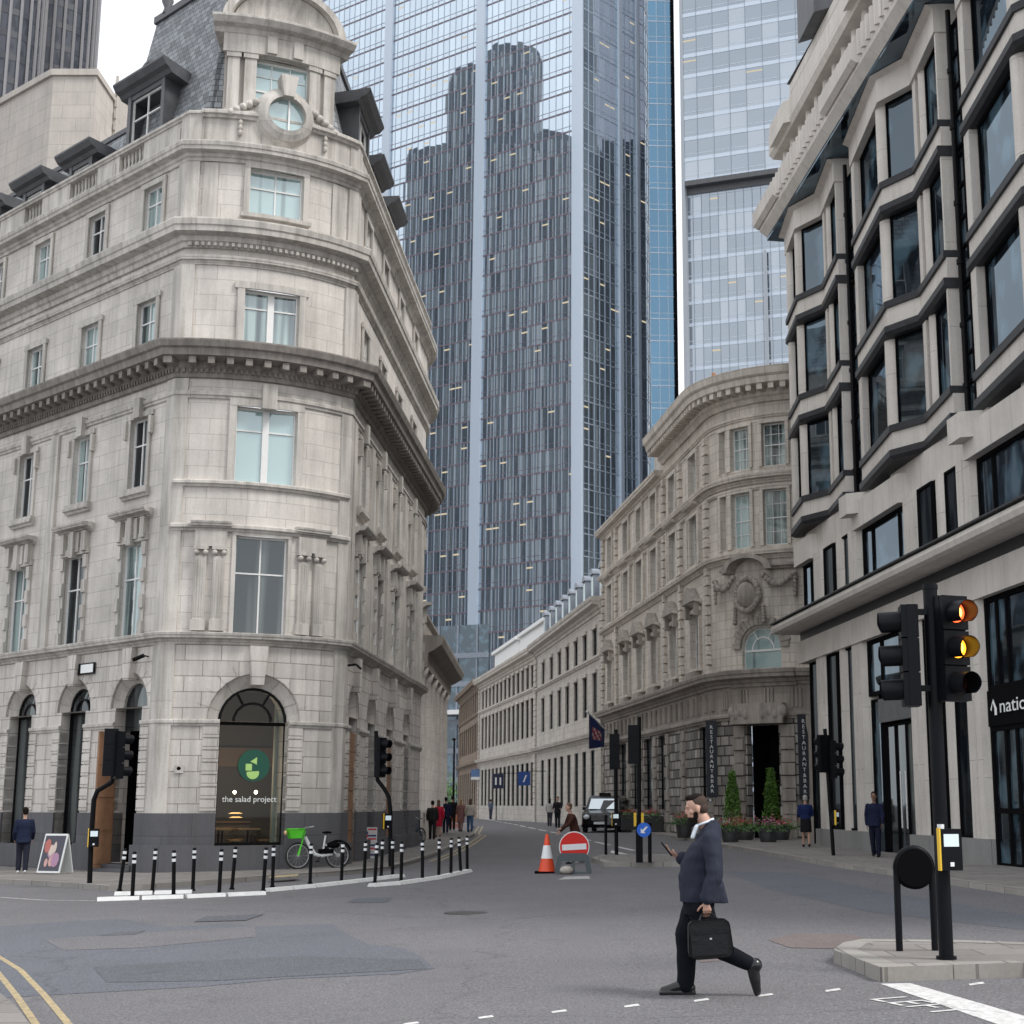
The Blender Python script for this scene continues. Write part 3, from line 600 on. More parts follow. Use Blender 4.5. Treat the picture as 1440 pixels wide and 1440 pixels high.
for r0, r1, w0, w1 in ((.52, .64, .30, .34), (.64, .80, .2, .3), (.80, .9, .02, .16)):
    for i in range(n):
        a0_, a1_ = 2*math.pi*i/n, 2*math.pi*(i+1)/n
        P = [(oc+r*math.cos(a), oz+r*math.sin(a)) for r, a in ((r0, a0_), (r1, a0_), (r1, a1_), (r0, a1_))]
        mb.add([LP.P(P[0][0], w1, P[0][1]), LP.P(P[1][0], w0 if r1 > .6 else w1, P[1][1]), LP.P(P[2][0], w0 if r1 > .6 else w1, P[2][1]), LP.P(P[3][0], w1, P[3][1])]+[LP.P(x, -.25, z) for x, z in P],
               [(0, 1, 2, 3), (0, 4, 7, 3), (1, 5, 6, 2)])
T_ = [(oc-.14, oz+.5), (oc+.14, oz+.5), (oc+.24, oz+1.15), (oc-.24, oz+1.15)]
mb.add([LP.P(x, .46, z) for x, z in T_]+[LP.P(x, -.1, z) for x, z in T_], [(0, 1, 2, 3), (0, 4, 5, 1), (1, 5, 6, 2), (2, 6, 7, 3), (3, 7, 4, 0)])
sweep(mb, LP, oc-2.3, oc-.78, band(21.05, .22, .2, -.3)); sweep(mb, LP, oc+.78, SB-.1, band(21.05, .22, .2, -.3))
for k in (-1, 1):
    for j in range(5):
        a = rad(22+j*9); mb.ell(LP.P(oc+k*(.86+j*.17), .1, 21.62-j*.1), (.13, .13, .12), 8, 6)
    for j in range(3): mb.ell(LP.P(oc+k*1.25, .08, 20.95-j*.16), (.07, .07, .1), 8, 6)
oo = mb.build('oculus_surround', M['trim'], lb)
g_ = MB(); g_.add([LP.P(oc+.54*math.cos(2*math.pi*i/n), .12, oz+.54*math.sin(2*math.pi*i/n)) for i in range(n)], [tuple(range(n))]); g_.build('oculus_pane', M['pane_c'], oo)
g_ = MB(); sbox(g_, LP, oc+.06, oc+.11, .12, .17, oz-.53, oz+.53); g_.build('oculus_bar', M['white'], oo)
# finials, plate, cameras
mb = MB()
for s, z in ((SA-4.3, 27.0), (cs+2.6, 24.3)):
    x, y, _ = LP.P(s, -1.9); mb.lathe([(.16, z), (.1, z+.2), (.2, z+.45), (.12, z+.7), (.16, z+.85), (.0, z+1.0)], (x, y), 10)
mb.build('finial', M['lead'], lb)
np_ = thing('street_nameplate', 'small white street nameplate in a dark frame on the wall above the arches', 'sign', LP.P(SA-3.9, .1, 5.5))
mb = MB(); sbox(mb, LP, SA-4.4, SA-3.45, .02, .07, 5.3, 5.62); mb.build('plate_frame', M['black'], np_)
mb = MB(); sbox(mb, LP, SA-4.18, SA-3.5, .07, .085, 5.34, 5.58); mb.build('plate_face', M['vinyl'], np_)
cx_ = thing('security_camera', 'dark security camera bracketed on the wall above the rightmost left-flank arch', 'camera', LP.P(SA-.75, .2, 5.55))
mb = MB(); mb.tube([LP.P(SA-.7, 0, 5.6), LP.P(SA-.75, .25, 5.62)], .02); p = Vector(LP.P(SA-.8, .3, 5.56)); mb.tube([p+Vector((-.16, .02, -.07)), p+Vector((.14, 0, .05))], .055); mb.build('camera_body', M['black'], cx_)
c2 = thing('security_camera', 'dark curved security camera at the right corner of the pale stone bay', 'camera', LP.P(SB+.5, .2, 5.4))
mb = MB(); mb.tube([LP.P(SB+.45, 0, 5.55), LP.P(SB+.5, .3, 5.58), LP.P(SB+.55, .45, 5.45)], .035); mb.build('camera_body', M['black'], c2)
pq = thing('wall_notice', 'small white notice with a dark emblem on the pale stone beside the timber doors', 'sign', LP.P(SA+.6, .1, 2.6))
mb = MB(); sbox(mb, LP, SA+.48, SA+.72, .035, .05, 2.48, 2.68); mb.build('notice_board', M['trim'], pq)
mb = MB(); c = LP.P(SA+.59, .08, 2.6); mb.ell(Vector(c)-Vector((0, -.03, 0)), (.06, .012, .05), 8, 6); mb.build('emblem', M['blackm'], pq)

# ------------------------------------------------------------------ columned bank, next on the left side
BP = Path([(-6.9, 62.6), (-7.45, 80.), (-16, 82)]); bk = thing('columned_bank_building', 'low pale stone bank with giant columns and heavy cornice on the left pavement', 'building', (-8, 70, 0))
mb = MB(); wall(mb, BP, 0, BP.L, -.5, 9., [(x-.55, x+.55, 2., 6.2) for x in (2.2, 5.4, 8.6, 11.8, 15)], -.6, .3); sbox(mb, BP, 0, BP.L, -.6, .1, -.6, 1.3)
mb.quad((-6.9+.1, 62.6, -.5), (-16, 63.5, -.5), (-16, 63.5, 9), (-6.9+.1, 62.6, 9)); mb.build('wall', M['stone'], bk)
for x in (.6, 3.8, 7, 10.2, 13.4, 16.6):
    mb = MB(); c = BP.P(x, -.1)[:2]; mb.lathe([(.52, 1.3), (.52, 1.42), (.44, 1.5), (.42, 3.5), (.37, 6.9), (.42, 6.95), (.5, 7.25), (.5, 7.3)], c, 18); mb.build('column', M['stone'], bk)
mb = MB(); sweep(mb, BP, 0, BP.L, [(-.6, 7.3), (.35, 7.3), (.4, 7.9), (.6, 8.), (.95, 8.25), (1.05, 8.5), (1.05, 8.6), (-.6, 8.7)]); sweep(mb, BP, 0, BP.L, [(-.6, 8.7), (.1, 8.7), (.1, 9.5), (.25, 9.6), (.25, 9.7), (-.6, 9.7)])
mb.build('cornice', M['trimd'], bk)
for x in (2.2, 5.4, 8.6, 11.8, 15): window(bk, BP, x, 2., 1.1, 4.2, 'cross', 'pane_d', 'black', wo=-.6, set=.25)
mb = MB(); flat_roof(mb, [(-6.9, 62.6), (-7.45, 80), (-16, 82), (-16, 63)], 9.4); mb.build('roof', M['lead'], bk)
# ------------------------------------------------------------------ modern stone office block (right)
def pwin(parent, pa, s0, s1, z0, z1, w, pane='pane_rb', frame='blackm', fw=.07, bars=(), hb=(), name='window'):
    f = MB(); p = MB()
    sbox(f, pa, s0, s0+fw, w-.06, w+.03, z0, z1); sbox(f, pa, s1-fw, s1, w-.06, w+.03, z0, z1)
    sbox(f, pa, s0+fw, s1-fw, w-.06, w+.03, z0, z0+fw); sbox(f, pa, s0+fw, s1-fw, w-.06, w+.03, z1-fw, z1)
    for b in bars: sbox(f, pa, s0+(s1-s0)*b-fw*.5, s0+(s1-s0)*b+fw*.5, w-.05, w+.02, z0+fw, z1-fw)
    for b in hb: sbox(f, pa, s0+fw, s1-fw, w-.05, w+.015, z0+(z1-z0)*b-fw*.5, z0+(z1-z0)*b+fw*.5)
    for a, b in zip(pa.stops(s0, s1), pa.stops(s0, s1)[1:]): p.quad(pa.P(a, w-.03, z0), pa.P(b, w-.03, z0), pa.P(b, w-.03, z1), pa.P(a, w-.03, z1), [(a, z0), (b, z0), (b, z1), (a, z1)])
    o = f.build(name, M[frame], parent); p.build('pane', M[pane], o); return o
dR = Vector((.107, -.9943)); c0 = Vector((7.98, 52.6))-dR*1.
RP = Path([(21., 56.), tuple(c0), tuple(c0+dR*36)]); RS = RP.S[1]+1.
rb = thing('stone_office_building', 'beige stone office block with projecting bay windows, round columns and dark glass on the right', 'building', (10, 40, .1))
S = lambda x: RS+x
grp = [1.22+9.85*k for k in range(-1, 4)]
for g in grp:
    for (a, b) in ((0, 1.15), (2.0, 3.3), (4.1, 5.25)):
        if g < 0: continue
    if g < 0: continue
    one('plinth', M['rbg'], rb, sbox, RP, S(g-.05), S(g+5.3), -.5, .22, -.4, .86)
    for zz0, zz1 in ((.86, 6.6), (8.12, 10.25)):
        for a, b in ((0, .95), (4.3, 5.25)):
            m_ = MB(); sbox(m_, RP, S(g+a), S(g+a+.4), -.35, .08, zz0, zz1); sbox(m_, RP, S(g+b-.42), S(g+b), -.35, .08, zz0, zz1); sbox(m_, RP, S(g+a+.4), S(g+b-.42), -.35, -.04, zz0, zz1); m_.build('pier', M['rb'], rb)
        x, y, _ = RP.P(S(g+2.65), -.4); one('round_column', M['rb'], rb, MB.cyl, (x, y), .5, zz0, zz1, 24)
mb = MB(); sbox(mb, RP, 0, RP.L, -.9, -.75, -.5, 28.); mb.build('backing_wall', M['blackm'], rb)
mb = MB(); rnd = lambda z0, z1, w: [(-.7, z0), (w-.18, z0), (w-.05, z0+.05), (w, (z0+z1)/2), (w-.05, z1-.05), (w-.18, z1), (-.7, z1)]
sbox(mb, RP, 0, RP.L, -.7, .14, 6.6, 7.38); sweep(mb, RP, 0, RP.L, rnd(7.72, 8.08, .95))
mb.build('canopy', M['rb'], rb)
mb = MB(); sbox(mb, RP, 0, RP.L, -.7, .05, 7.38, 7.72); sbox(mb, RP, 0, RP.L, -.7, .99, 8.081, 8.12); mb.build('dark_recess', M['rblead'], rb)
mb = MB()
for k, g in enumerate(grp[:-1]):
    a = g+5.25+.0; b = grp[k+1]
    sbox(mb, RP, S(max(-.95, g-1.5)), S(g+5.25+1.), -.6, -.05, 10.25, 11.2)
    sbox(mb, RP, S(a if a > -1 else -.9), S(b), -.6, .2, 10.1, 10.95)
    for q in (6.5+9.85*(k-1),):
        sbox(mb, RP, S(q-.1), S(q+.75), -.5, .5, 10.55, 11.2)
mb.build('beam', M['rb'], rb)
for k, g in enumerate(grp[:-1]):
    a = g+5.25; b = grp[k+1]
    if b < 0: continue
    a = max(a, -.9)
    pwin(rb, RP, S(a+.1), S(b-.05), 8.15, 10.1, -.08, bars=(.22, .8) if k else (.5,), fw=.1)
    if k == 1:
        pwin(rb, RP, S(a+.1), S(b-.05), 4.9, 6.6, -.1, 'pane_rb', bars=(.3, .7), fw=.12, name='transom_window')
        d_ = pwin(rb, RP, S(a+1.1), S(b-.5), .2, 4.0, -.2, 'pane_d', bars=(.33, .66), fw=.08, name='entrance_door')
        h_ = MB()
        for q in (.58, .74): x, y, _ = RP.P(S(a+1.1+2.9*q), -.1); h_.cyl((x, y), .025, 1.0, 2.6, 8)
        h_.build('handle', M['white'], d_)
        pwin(rb, RP, S(a+.1), S(a+1.05), .2, 4.8, -.15, 'pane_rb', name='side_window')
        q = MB(); sbox(q, RP, S(a+1.1), S(b-.5), -.5, -.05, 4.05, 4.75); q.build('door_header', M['lead'], rb)
    elif k > 1:
        pwin(rb, RP, S(a+.1), S(b-.05), 4.35, 6.6, -.08, bars=(.16, .3), fw=.12, name='transom_window')
        pwin(rb, RP, S(a+.1), S(b-.05), .2, 3.5, -.08, bars=(.2, .35, .7), hb=(.4,), fw=.12, name='shop_window')
        q = MB(); sbox(q, RP, S(a+.1), S(b-.05), -.5, -.02, 3.5, 4.35); q.build('shop_fascia', M['blackm'], rb)
    else: pwin(rb, RP, S(-.9), S(b-.05), .2, 6.6, -.2, pane='slit', name='corner_window')
    for j in ((.95, 2.15), (3.15, 4.3)):
        if b+j[1] < RP.L-RS: pwin(rb, RP, S(b+j[0]+.0), S(b+j[1]), .86, 6.6, -.03, 'slit', name='slit_window'); pwin(rb, RP, S(b+j[0]), S(b+j[1]), 8.15, 10.25, -.03, 'slit', name='slit_window')
# shop lettering
g3 = grp[2]+5.25
T = Matrix.Translation(RP.P(S(g3+.95), .02, 3.93)) @ Matrix.Rotation(RP.ang(RS+5), 4, 'Z') @ Matrix.Diagonal((1.75, 1, 1, 1)) @ RX
sg_ = text('nationwide', .46, M['vinyl'], 'shop_lettering', None, T, .004, 'LEFT'); tag(sg_, 'white shop lettering beginning natio on the dark fascia of the right-hand stone building', 'sign')
hm = MB(); TT = Matrix.Translation(RP.P(S(g3+.6), .02, 3.8)) @ Matrix.Rotation(RP.ang(RS+5), 4, 'Z')
hm.add([tuple(TT @ Vector(p)) for p in ((-.2, 0, .1), (0, 0, .34), (.2, 0, .1), (.2, 0, -.05), (.05, 0, -.05), (.05, 0, .12), (-.05, 0, .25), (-.14, 0, .05))], [tuple(range(8))])
tag(hm.build('shop_emblem', M['vinyl']), 'small white house-like emblem left of the white shop lettering', 'sign')
# upper storeys: units of saw-toothed bays
UN = [(.5, .0), (5.35, .48), (6.15, -.12), (9.35, .2)]
for k in range(-1, 3):
    b0 = 6.5+9.85*k; off = [(o, w) for o, w in UN]
    if k == -1: off = [(2.45, .18), (5.35, .48), (6.15, -.12), (9.35, .2)]
    pts = [RP.P(S(b0+o), w)[:2] for o, w in off]
    if k == -1: pts = [tuple(Vector(pts[0])+Vector((6, .8)))]+pts
    U = Path(pts); sh = 1 if k == -1 else 0; i0 = sh
    def uo(o):
        for j in range(len(off)-1):
            if o <= off[j+1][0] or j == len(off)-2: return U.S[j+sh]+(o-off[j][0])/(off[j+1][0]-off[j][0])*(U.S[j+1+sh]-U.S[j+sh])
    for z0, z1 in ((11.2, 12.2), (14.83, 15.86), (18.5, 19.52)):
        bd = MB(); dk = MB(); sweep(bd, U, 0, U.L, [(-.7, z0+.28), (.0, z0+.28), (.0, z1-.2), (-.7, z1-.2)])
        sweep(dk, U, 0, U.L, [(-.7, z0), (.0, z0), (.1, z0+.1), (.1, z0+.28), (-.7, z0+.28)]); sweep(dk, U, 0, U.L, [(-.7, z1-.2), (.08, z1-.2), (.08, z1), (-.7, z1)]); bd.build('spandrel_band', M['rb'], rb); dk.build('lead_sill', M['rblead'], rb)
    bd = MB(); sweep(bd, U, 0, U.L, [(-.7, 22.05), (.05, 22.05), (.05, 22.75), (.25, 22.85), (-.7, 22.9)]); bd.build('top_beam', M['rb'], rb)
    for z0, z1 in ((12.2, 14.83), (15.86, 18.5), (19.52, 22.05)):
        pls = ([(.5, 1.0, 0.)] if k >= 0 else [])+[(6.2, 6.6, -.02), (9.16, 9.3, 0.)]
        for a_, b_, w_ in pls: one('pilaster', M['rb'], rb, sbox, U, uo(a_), uo(b_), -.35, w_, z0, z1)
        cls = [(uo(4.9), -.3, .30), (uo(6.95), -.28, .24)]+([(U.S[1]+.1, -.2, .25)] if k == -1 else [])
        for a_, w_, r_ in cls: x, y, _ = U.P(a_, w_); one('bay_column', M['rb'], rb, MB.cyl, (x, y), r_, z0, z1, 20)
        pwin(rb, U, uo(1.2) if k >= 0 else U.S[1]+.35, uo(4.55), z0, z1, -.2, fw=.09); pwin(rb, U, uo(5.3), uo(6.12), z0, z1, -.25, fw=.05); pwin(rb, U, uo(7.25), uo(9.14), z0, z1, -.18, fw=.09)
    # glazed slot with downpipe between bays
    q0 = S(b0+9.4); q1 = S(b0+10.3)
    for z0 in (11.2, 14.83, 18.5): pwin(rb, RP, q0, q1, z0, z0+3.55, -.12, fw=.08, bars=(.6,), hb=(.28, .5, .75), name='slot_window')
    m_ = MB(); x, y, _ = RP.P((q0+q1)/2-.1, .02); m_.cyl((x, y), .07, 11.2, 22.4, 10)
    for z in (12., 13.6, 15.3, 16.9, 19, 20.6): m_.cyl((x, y), .1, z, z+.12, 10)
    m_.build('downpipe', M['black'], rb)
mb = MB()
slab = [(-.7, 23.0), (.75, 23.0), (.98, 23.3), (1.02, 24.05), (.9, 24.1), (.9, 24.25), (-.7, 24.3)]
sweep(mb, RP, 2, RP.L, slab); 
s = S(-1.6)
while s < RP.L-1: sbox(mb, RP, s, s+.12, .9, 1.1, 23.5, 24.3); s += .42
sweep(mb, RP, 2, RP.L, [(-1.4, 26.1), (.5, 26.1), (.62, 26.3), (.62, 27.1), (.4, 27.3), (-1.4, 27.3)])
for k in range(-1, 3):
    c = S(9.85*k+6.5+4.6); 
    for dx, w in ((0, .85),): sweep(mb, RP, c-2.6, c+.9, [(-.3, 23.38), (w+.2, 23.4), (w+.34, 23.55), (w+.36, 24.06), (-.3, 24.12)]); sweep(mb, RP, c-1.2, c+.9, [(-1., 26.12), (.8, 26.2), (.8, 27.05), (-1, 27.1)])
mb.build('cornice', M['rb'], rb)
mb = MB(); sbox(mb, RP, 2, RP.L, -.7, .75, 22.87, 23.0); sbox(mb, RP, 2, RP.L, -3, -1.2, 24.3, 26.1); sbox(mb, RP, 2, RP.L, -3, -1.3, 27.3, 28.4); mb.build('attic_glazing', M['pane_rb'], rb)
s = S(-.7)
while s < RP.L-.5:
    x, y, _ = RP.P(s, .1); one('attic_column', M['rb'], rb, MB.cyl, (x, y), .17, 24.28, 26.12, 14); s += 1.15
mb = MB(); sweep(mb, RP, 1, RP.L, [(-3, 28.4), (-.2, 28.4), (-.1, 28.6), (-.1, 28.95), (-3, 29.0)]); mb.build('roof_edge', M['rb'], rb)
for s in (S(3.6), S(13.4)):
    mb = MB(); sbox(mb, RP, s-1.1, s+1.1, -3., .35, 29., 32.5); sbox(mb, RP, s-1.6, s+1.6, -3., .8, 32.5, 32.8)
    mb.build('rooftop_pavilion', M['lead'], rb)
mb = MB(); mb.quad(RP.P(0, -.5, 0), RP.P(0, -18, 0), RP.P(0, -18, 28), RP.P(0, -.5, 28)); flat_roof(mb, [RP.P(0, -1)[:2], tuple(c0), RP.P(RP.L, -1)[:2], (30, 20), (30, 56)], 29.02); mb.build('roof', M['lead'], rb)
# ------------------------------------------------------------------ curved-corner hotel
d = Vector((.157, -.9876)); p0 = Vector((5.3, 63.)); Lf = 26.4
pts = [tuple(p0-d*Lf)]+arc_pts((9.74, 63.7), 4.5, math.pi+.16, math.pi*1.5, 14)+[(22, 58.9)]
HP = Path(pts); HS = HP.S[1]; h = lambda x: HS-x
ht = thing('curved_corner_hotel', 'ornate stone building with rounded corner, carved cartouche and dark rusticated ground floor', 'building', (8, 64, .2))
fw_ = [2.3, 6.6, 11., 14.7, 18.5, 23.6]; cw = [HS+1.75, HS+2.75, HS+4.35, HS+6.1]
dc = HS+3.55
o1 = [(h(x)-.75, h(x)+.75, 7.5, 9.9) for x in fw_]+[(dc-.9, dc+.9, 6.95, 8.7, True)]
o2 = [(h(x)-.73, h(x)+.73, 12.0, 14.2) for x in fw_]+[(x-(.22 if i == 0 else .5), x+(.22 if i == 0 else .5), 12., 14.3) for i, x in enumerate(cw)]
o3 = [(h(x)-.7, h(x)+.7, 15.3, 17.0) for x in fw_]+[(x-(.22 if i == 0 else .5), x+(.22 if i == 0 else .5), 15.3, 17.1) for i, x in enumerate(cw)]
gx = [.9, 9.5, 13., 16.4, 20.]
og = [(h(x)-.95, h(x)+.95, 1.4, 4.9) for x in gx]+[(dc-.72, dc+.72, .3, 4.75), (HS+5.5, HS+6.1, 1.5, 4.6)]
mb = MB(); wall(mb, HP, 0, HP.L, -.3, 5.1, og, 0, .3); mb.build('ground_floor_wall', M['hotr'], ht)
mb = MB(); wall(mb, HP, 0, HP.L, 5.1, 6.7, [], -.02); sweep(mb, HP, 0, HP.L, band(5.0, .25, .16)); sweep(mb, HP, 0, HP.L, cornice(6.35, .6, .55))
s = .2
while s < HP.L-1: 
    for q in (0, .16, .32): sbox(mb, HP, s+q, s+q+.09, -.02, .06, 5.45, 6.2)
    s += 1.15
for x in (-.0, 5., 8.4, 11.3, 14.7, 18.2, 21.6, 26.2):
    for k in range(9):
        z = .3+k*.52; sbox(mb, HP, h(x)-.36, h(x)+.36, -.1, .1 if k % 2 else .05, z, z+.46)
for x in (dc-1.1, dc+1.1):
    for k in range(9): z = .3+k*.5; sbox(mb, HP, x-.28, x+.28, -.1, .16 if k % 2 else .08, z, z+.45)
x, y, _ = HP.P(dc+2.2, .3); mb.lathe([(.42, .2), (.42, 1.3), (.34, 1.4), (.36, 2.0), (.34, 4.3), (.42, 4.7), (.42, 5.1)], (x, y), 14)
for k in (-1, 1):
    for j in range(4): mb.ell(HP.P(dc+k*(.35+.22*j), .45, 5.15+.12*(j % 2)), (.22, .2, .3), 10, 7)
sbox(mb, HP, dc-1.05, dc+1.05, .0, .6, 4.8, 5.6); sweep(mb, HP, dc-1.5, dc+1.5, cornice(6.3, .66, .75))
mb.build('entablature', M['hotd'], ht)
mb = MB(); wall(mb, HP, 0, HP.L, 6.7, 17.7, o1+o2+o3, -.03, .22, )
for x in fw_:
    for z0, z1, hw in ((7.5, 9.9, .75), (12., 14.2, .73), (15.3, 17., .7)):
        for k in (-1, 1): a = h(x)+k*hw; sbox(mb, HP, min(a, a+k*.2), max(a, a+k*.2), -.05, .09, z0-.1, z1)
        sbox(mb, HP, h(x)-hw-.25, h(x)+hw+.25, -.05, .1, z1, z1+.18)
        if z0 < 8 or z0 == 12.: sweep(mb, HP, h(x)-hw-.35, h(x)+hw+.35, cornice(z1+.3, .2, .35)); sbox(mb, HP, h(x)-hw-.3, h(x)+hw+.3, -.05, .2, z0-.2, z0-.05)
    for k in (-1, 1): sbox(mb, HP, h(x)+k*1.12-.13, h(x)+k*1.12+.13, -.03, .12, 12., 14.4)
for i, x in enumerate(cw):
    for z0, z1 in ((12., 14.3), (15.3, 17.1)):
        hw = .22 if i == 0 else .5
        for k in (-1, 1): a = x+k*hw; sbox(mb, HP, min(a, a+k*.14), max(a, a+k*.14), -.05, .07, z0, z1)
        sbox(mb, HP, x-hw-.14, x+hw+.14, -.05, .08, z1, z1+.14)
for x in (-.05, 5., 8.6, 21.6, 26.):
    for zz in (7.0, 12.0, 15.2):
        n_ = 11 if zz == 7. else (6 if zz == 12. else 5)
        for k in range(n_): z = zz+k*.42; sbox(mb, HP, h(x)-.3 if k % 2 else h(x)-.22, h(x)+.3 if k % 2 else h(x)+.22, -.05, .13, z, z+.35)
mb.build('wall', M['hot'], ht)
mb = MB(); sweep(mb, HP, 0, HP.L, cornice(11.45, .35, .3)); sweep(mb, HP, 0, HP.L, cornice(14.6, .4, .32)); sweep(mb, HP, 0, HP.L, band(14.35, .15, .1)); sweep(mb, HP, 0, h(8.7), cornice(17.2, .55, .5))
mb.build('string_course', M['hot'], ht)
mb = MB(); wall(mb, HP, h(8.7), HP.L, 17.2, 19., [], 0); sweep(mb, HP, h(8.7), HP.L, band(17.35, .18, .12)); sweep(mb, HP, h(8.7), HP.L, [(-.02, 18.0), (.12, 18.), (.2, 18.15), (.3, 18.25), (.3, 18.5), (.85, 18.62), (.9, 18.85), (1.0, 18.95), (1.05, 19.25), (-.02, 19.45)])
s = h(8.6)
while s < HP.L-5: sbox(mb, HP, s, s+.2, .25, .8, 18.36, 18.62); s += .42
x0_ = HP.P(h(8.7), 0)[:2]; x1_ = HP.P(h(8.7), -9)[:2]; mb.quad((*x0_, 17.), (*x1_, 17), (*x1_, 19.4), (*x0_, 19.4))
mb.build('top_cornice', M['hot'], ht)
for i, x in enumerate(fw_):
    window(ht, HP, h(x), 7.5, 1.5, 2.4, 'sash', 'pane_d', wo=-.03, set=.15); window(ht, HP, h(x), 12., 1.46, 2.2, 'sash', 'pane_d', wo=-.03, set=.15); window(ht, HP, h(x), 15.3, 1.4, 1.7, 'sash', 'pane_d', wo=-.03, set=.15)
for i, x in enumerate(cw):
    w = .44 if i == 0 else 1.
    window(ht, HP, x, 12., w, 2.3, 'sash2' if i else 'sash', 'pane_c' if i % 2 else 'pane', wo=-.03, set=.2); window(ht, HP, x, 15.3, w, 1.8, 'sash2' if i else 'sash', 'pane', wo=-.03, set=.2)
window(ht, HP, dc, 6.95, 1.8, 1.75, 'plain', 'pane_c', 'white', .06, True, wo=-.03, set=.22, name='lunette_window')
for x in gx: window(ht, HP, h(x), 1.4, 1.9, 3.5, 'trans', 'pane_d', 'black', set=.14)
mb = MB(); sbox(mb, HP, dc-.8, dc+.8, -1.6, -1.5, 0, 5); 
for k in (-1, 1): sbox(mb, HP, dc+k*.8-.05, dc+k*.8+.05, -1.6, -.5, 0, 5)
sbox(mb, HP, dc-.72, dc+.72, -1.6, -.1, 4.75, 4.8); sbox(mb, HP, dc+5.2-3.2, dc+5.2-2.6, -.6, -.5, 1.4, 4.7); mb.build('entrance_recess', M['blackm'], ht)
# pediments of the first-floor windows, arch surround, cartouche and swags
for x in fw_:
    mb = MB(); c = h(x); P = [(c-.95, 10.3), (c+.95, 10.3), (c, 11.0)]
    mb.add([LPp for LPp in [HP.P(a, .42, z) for a, z in P]+[HP.P(a, 0, z) for a, z in P]], [(0, 1, 2), (0, 3, 5, 2), (1, 4, 5, 2), (0, 3, 4, 1)])
    mb.ell(HP.P(c, .25, 10.5), (.18, .16, .2), 8, 6); sbox(mb, HP, c-.75, c+.75, 0, .3, 6.98, 7.3)
    for k in (-1, 1): sbox(mb, HP, c+k*.85-.12, c+k*.85+.12, 0, .28, 9.7, 10.3)
    mb.build('window_pediment', M['hotd'], ht)
mb = MB()
n = 16
for i in range(n):
    b0, b1 = math.pi*(i+.05)/n, math.pi*(i+.95)/n; q = 7.85; r = .92; ro = 1.25 if i % 2 else 1.35
    P = [(dc-r*math.cos(b0), q+r*math.sin(b0)), (dc-r*math.cos(b1), q+r*math.sin(b1)), (dc-ro*math.cos(b1), q+ro*math.sin(b1)), (dc-ro*math.cos(b0), q+ro*math.sin(b0))]
    mb.add([HP.P(x, .1, z) for x, z in P]+[HP.P(x, -.05, z) for x, z in P], [(0, 1, 2, 3), (0, 4, 5, 1), (1, 5, 6, 2), (2, 6, 7, 3), (3, 7, 4, 0)])
mb.build('lunette_arch', M['hotd'], ht)
mb = MB(); R_ = random.Random(4)
ct = dc-.35
mb.ell(HP.P(ct, .3, 10.0), (.42, .3, .55), 14, 10)
for i in range(26):
    a = 2*math.pi*i/26; mb.ell(HP.P(ct+.5*math.cos(a), .3+.1*R_.random(), 10.+.66*math.sin(a)), (.13, .13, .14), 7, 5)
for k in (-1, 1):
    x0 = ct+k*.7
    for j in range(10):
        u = j/9; mb.ell(HP.P(x0+k*u*1.15, .22+.12*R_.random(), 10.75-.42*math.sin(math.pi*u)), (.13, .14, .13), 7, 5)
    for j in range(6): mb.ell(HP.P(x0+k*1.2, .2, 10.75-j*.17), (.12-.01*j, .13, .12), 7, 5)
    for j in range(6): mb.ell(HP.P(ct+k*(1.9+.02*j)*.33, .25, 9.5-j*.12), (.1, .12, .1), 7, 5)
n = 14
for i in range(n):
    b0, b1 = math.pi*i/n, math.pi*(i+1)/n; P = [(ct-r*math.cos(b), 10.95+.62*r*math.sin(b)) for r, b in ((.85, b0), (.85, b1), (1.1, b1), (1.1, b0))]
    mb.add([HP.P(x, .55, z) for x, z in P]+[HP.P(x, 0, z) for x, z in P], [(0, 1, 2, 3), (0, 4, 5, 1), (2, 6, 7, 3)])
sweep(mb, HP, dc+.6, HP.S[16]-1.2 if len(HP.S) > 16 else HP.L-10, band(11.0, .22, .3)); sweep(mb, HP, ct-1.5, ct-.9, band(11., .2, .3))
mb.build('carved_cartouche', M['hotd'], ht)
mb = MB(); flat_roof(mb, [tuple(p) for p in HP.p]+[(22, 90), ], 17.75); mb.build('roof', M['lead'], ht)
mb = MB()
for s_, w_, hh in ((h(10.4), 2.0, 21.0), (h(14.2), 1.6, 20.3)):
    sbox(mb, HP, s_-w_/1.5, s_+w_/1.5, -3, -.9, 17.5, hh); sbox(mb, HP, s_-w_/1.5-.15, s_+w_/1.5+.15, -3.1, -.75, hh, hh+.25)
ch_ = mb.build('chimney', M['b3'], ht)
mb = MB()
for s_ in (h(10.3), h(11), h(11.7), h(13.6), h(14.4)): x, y, _ = HP.P(s_, -1.6); mb.cyl((x, y), .14, 20.4, 21.8, 8, r1=.11)
mb.build('chimney_pot', M['b3'], ch_)
mb = MB()
for i in range(7): p = xY(1004+i*6.5, 67., 21); mb.cyl((p, 67.), .11+.03*(i % 3), 19.3, 21.35-.15*(i % 2), 8, r1=.1)
mb.build('terracotta_pot', mat('terracotta', (.42, .2, .1), .7, noise=.4, nscale=2), ch_)
M['banner'] = mat('black_fabric_banner', (.02, .025, .035), .7)
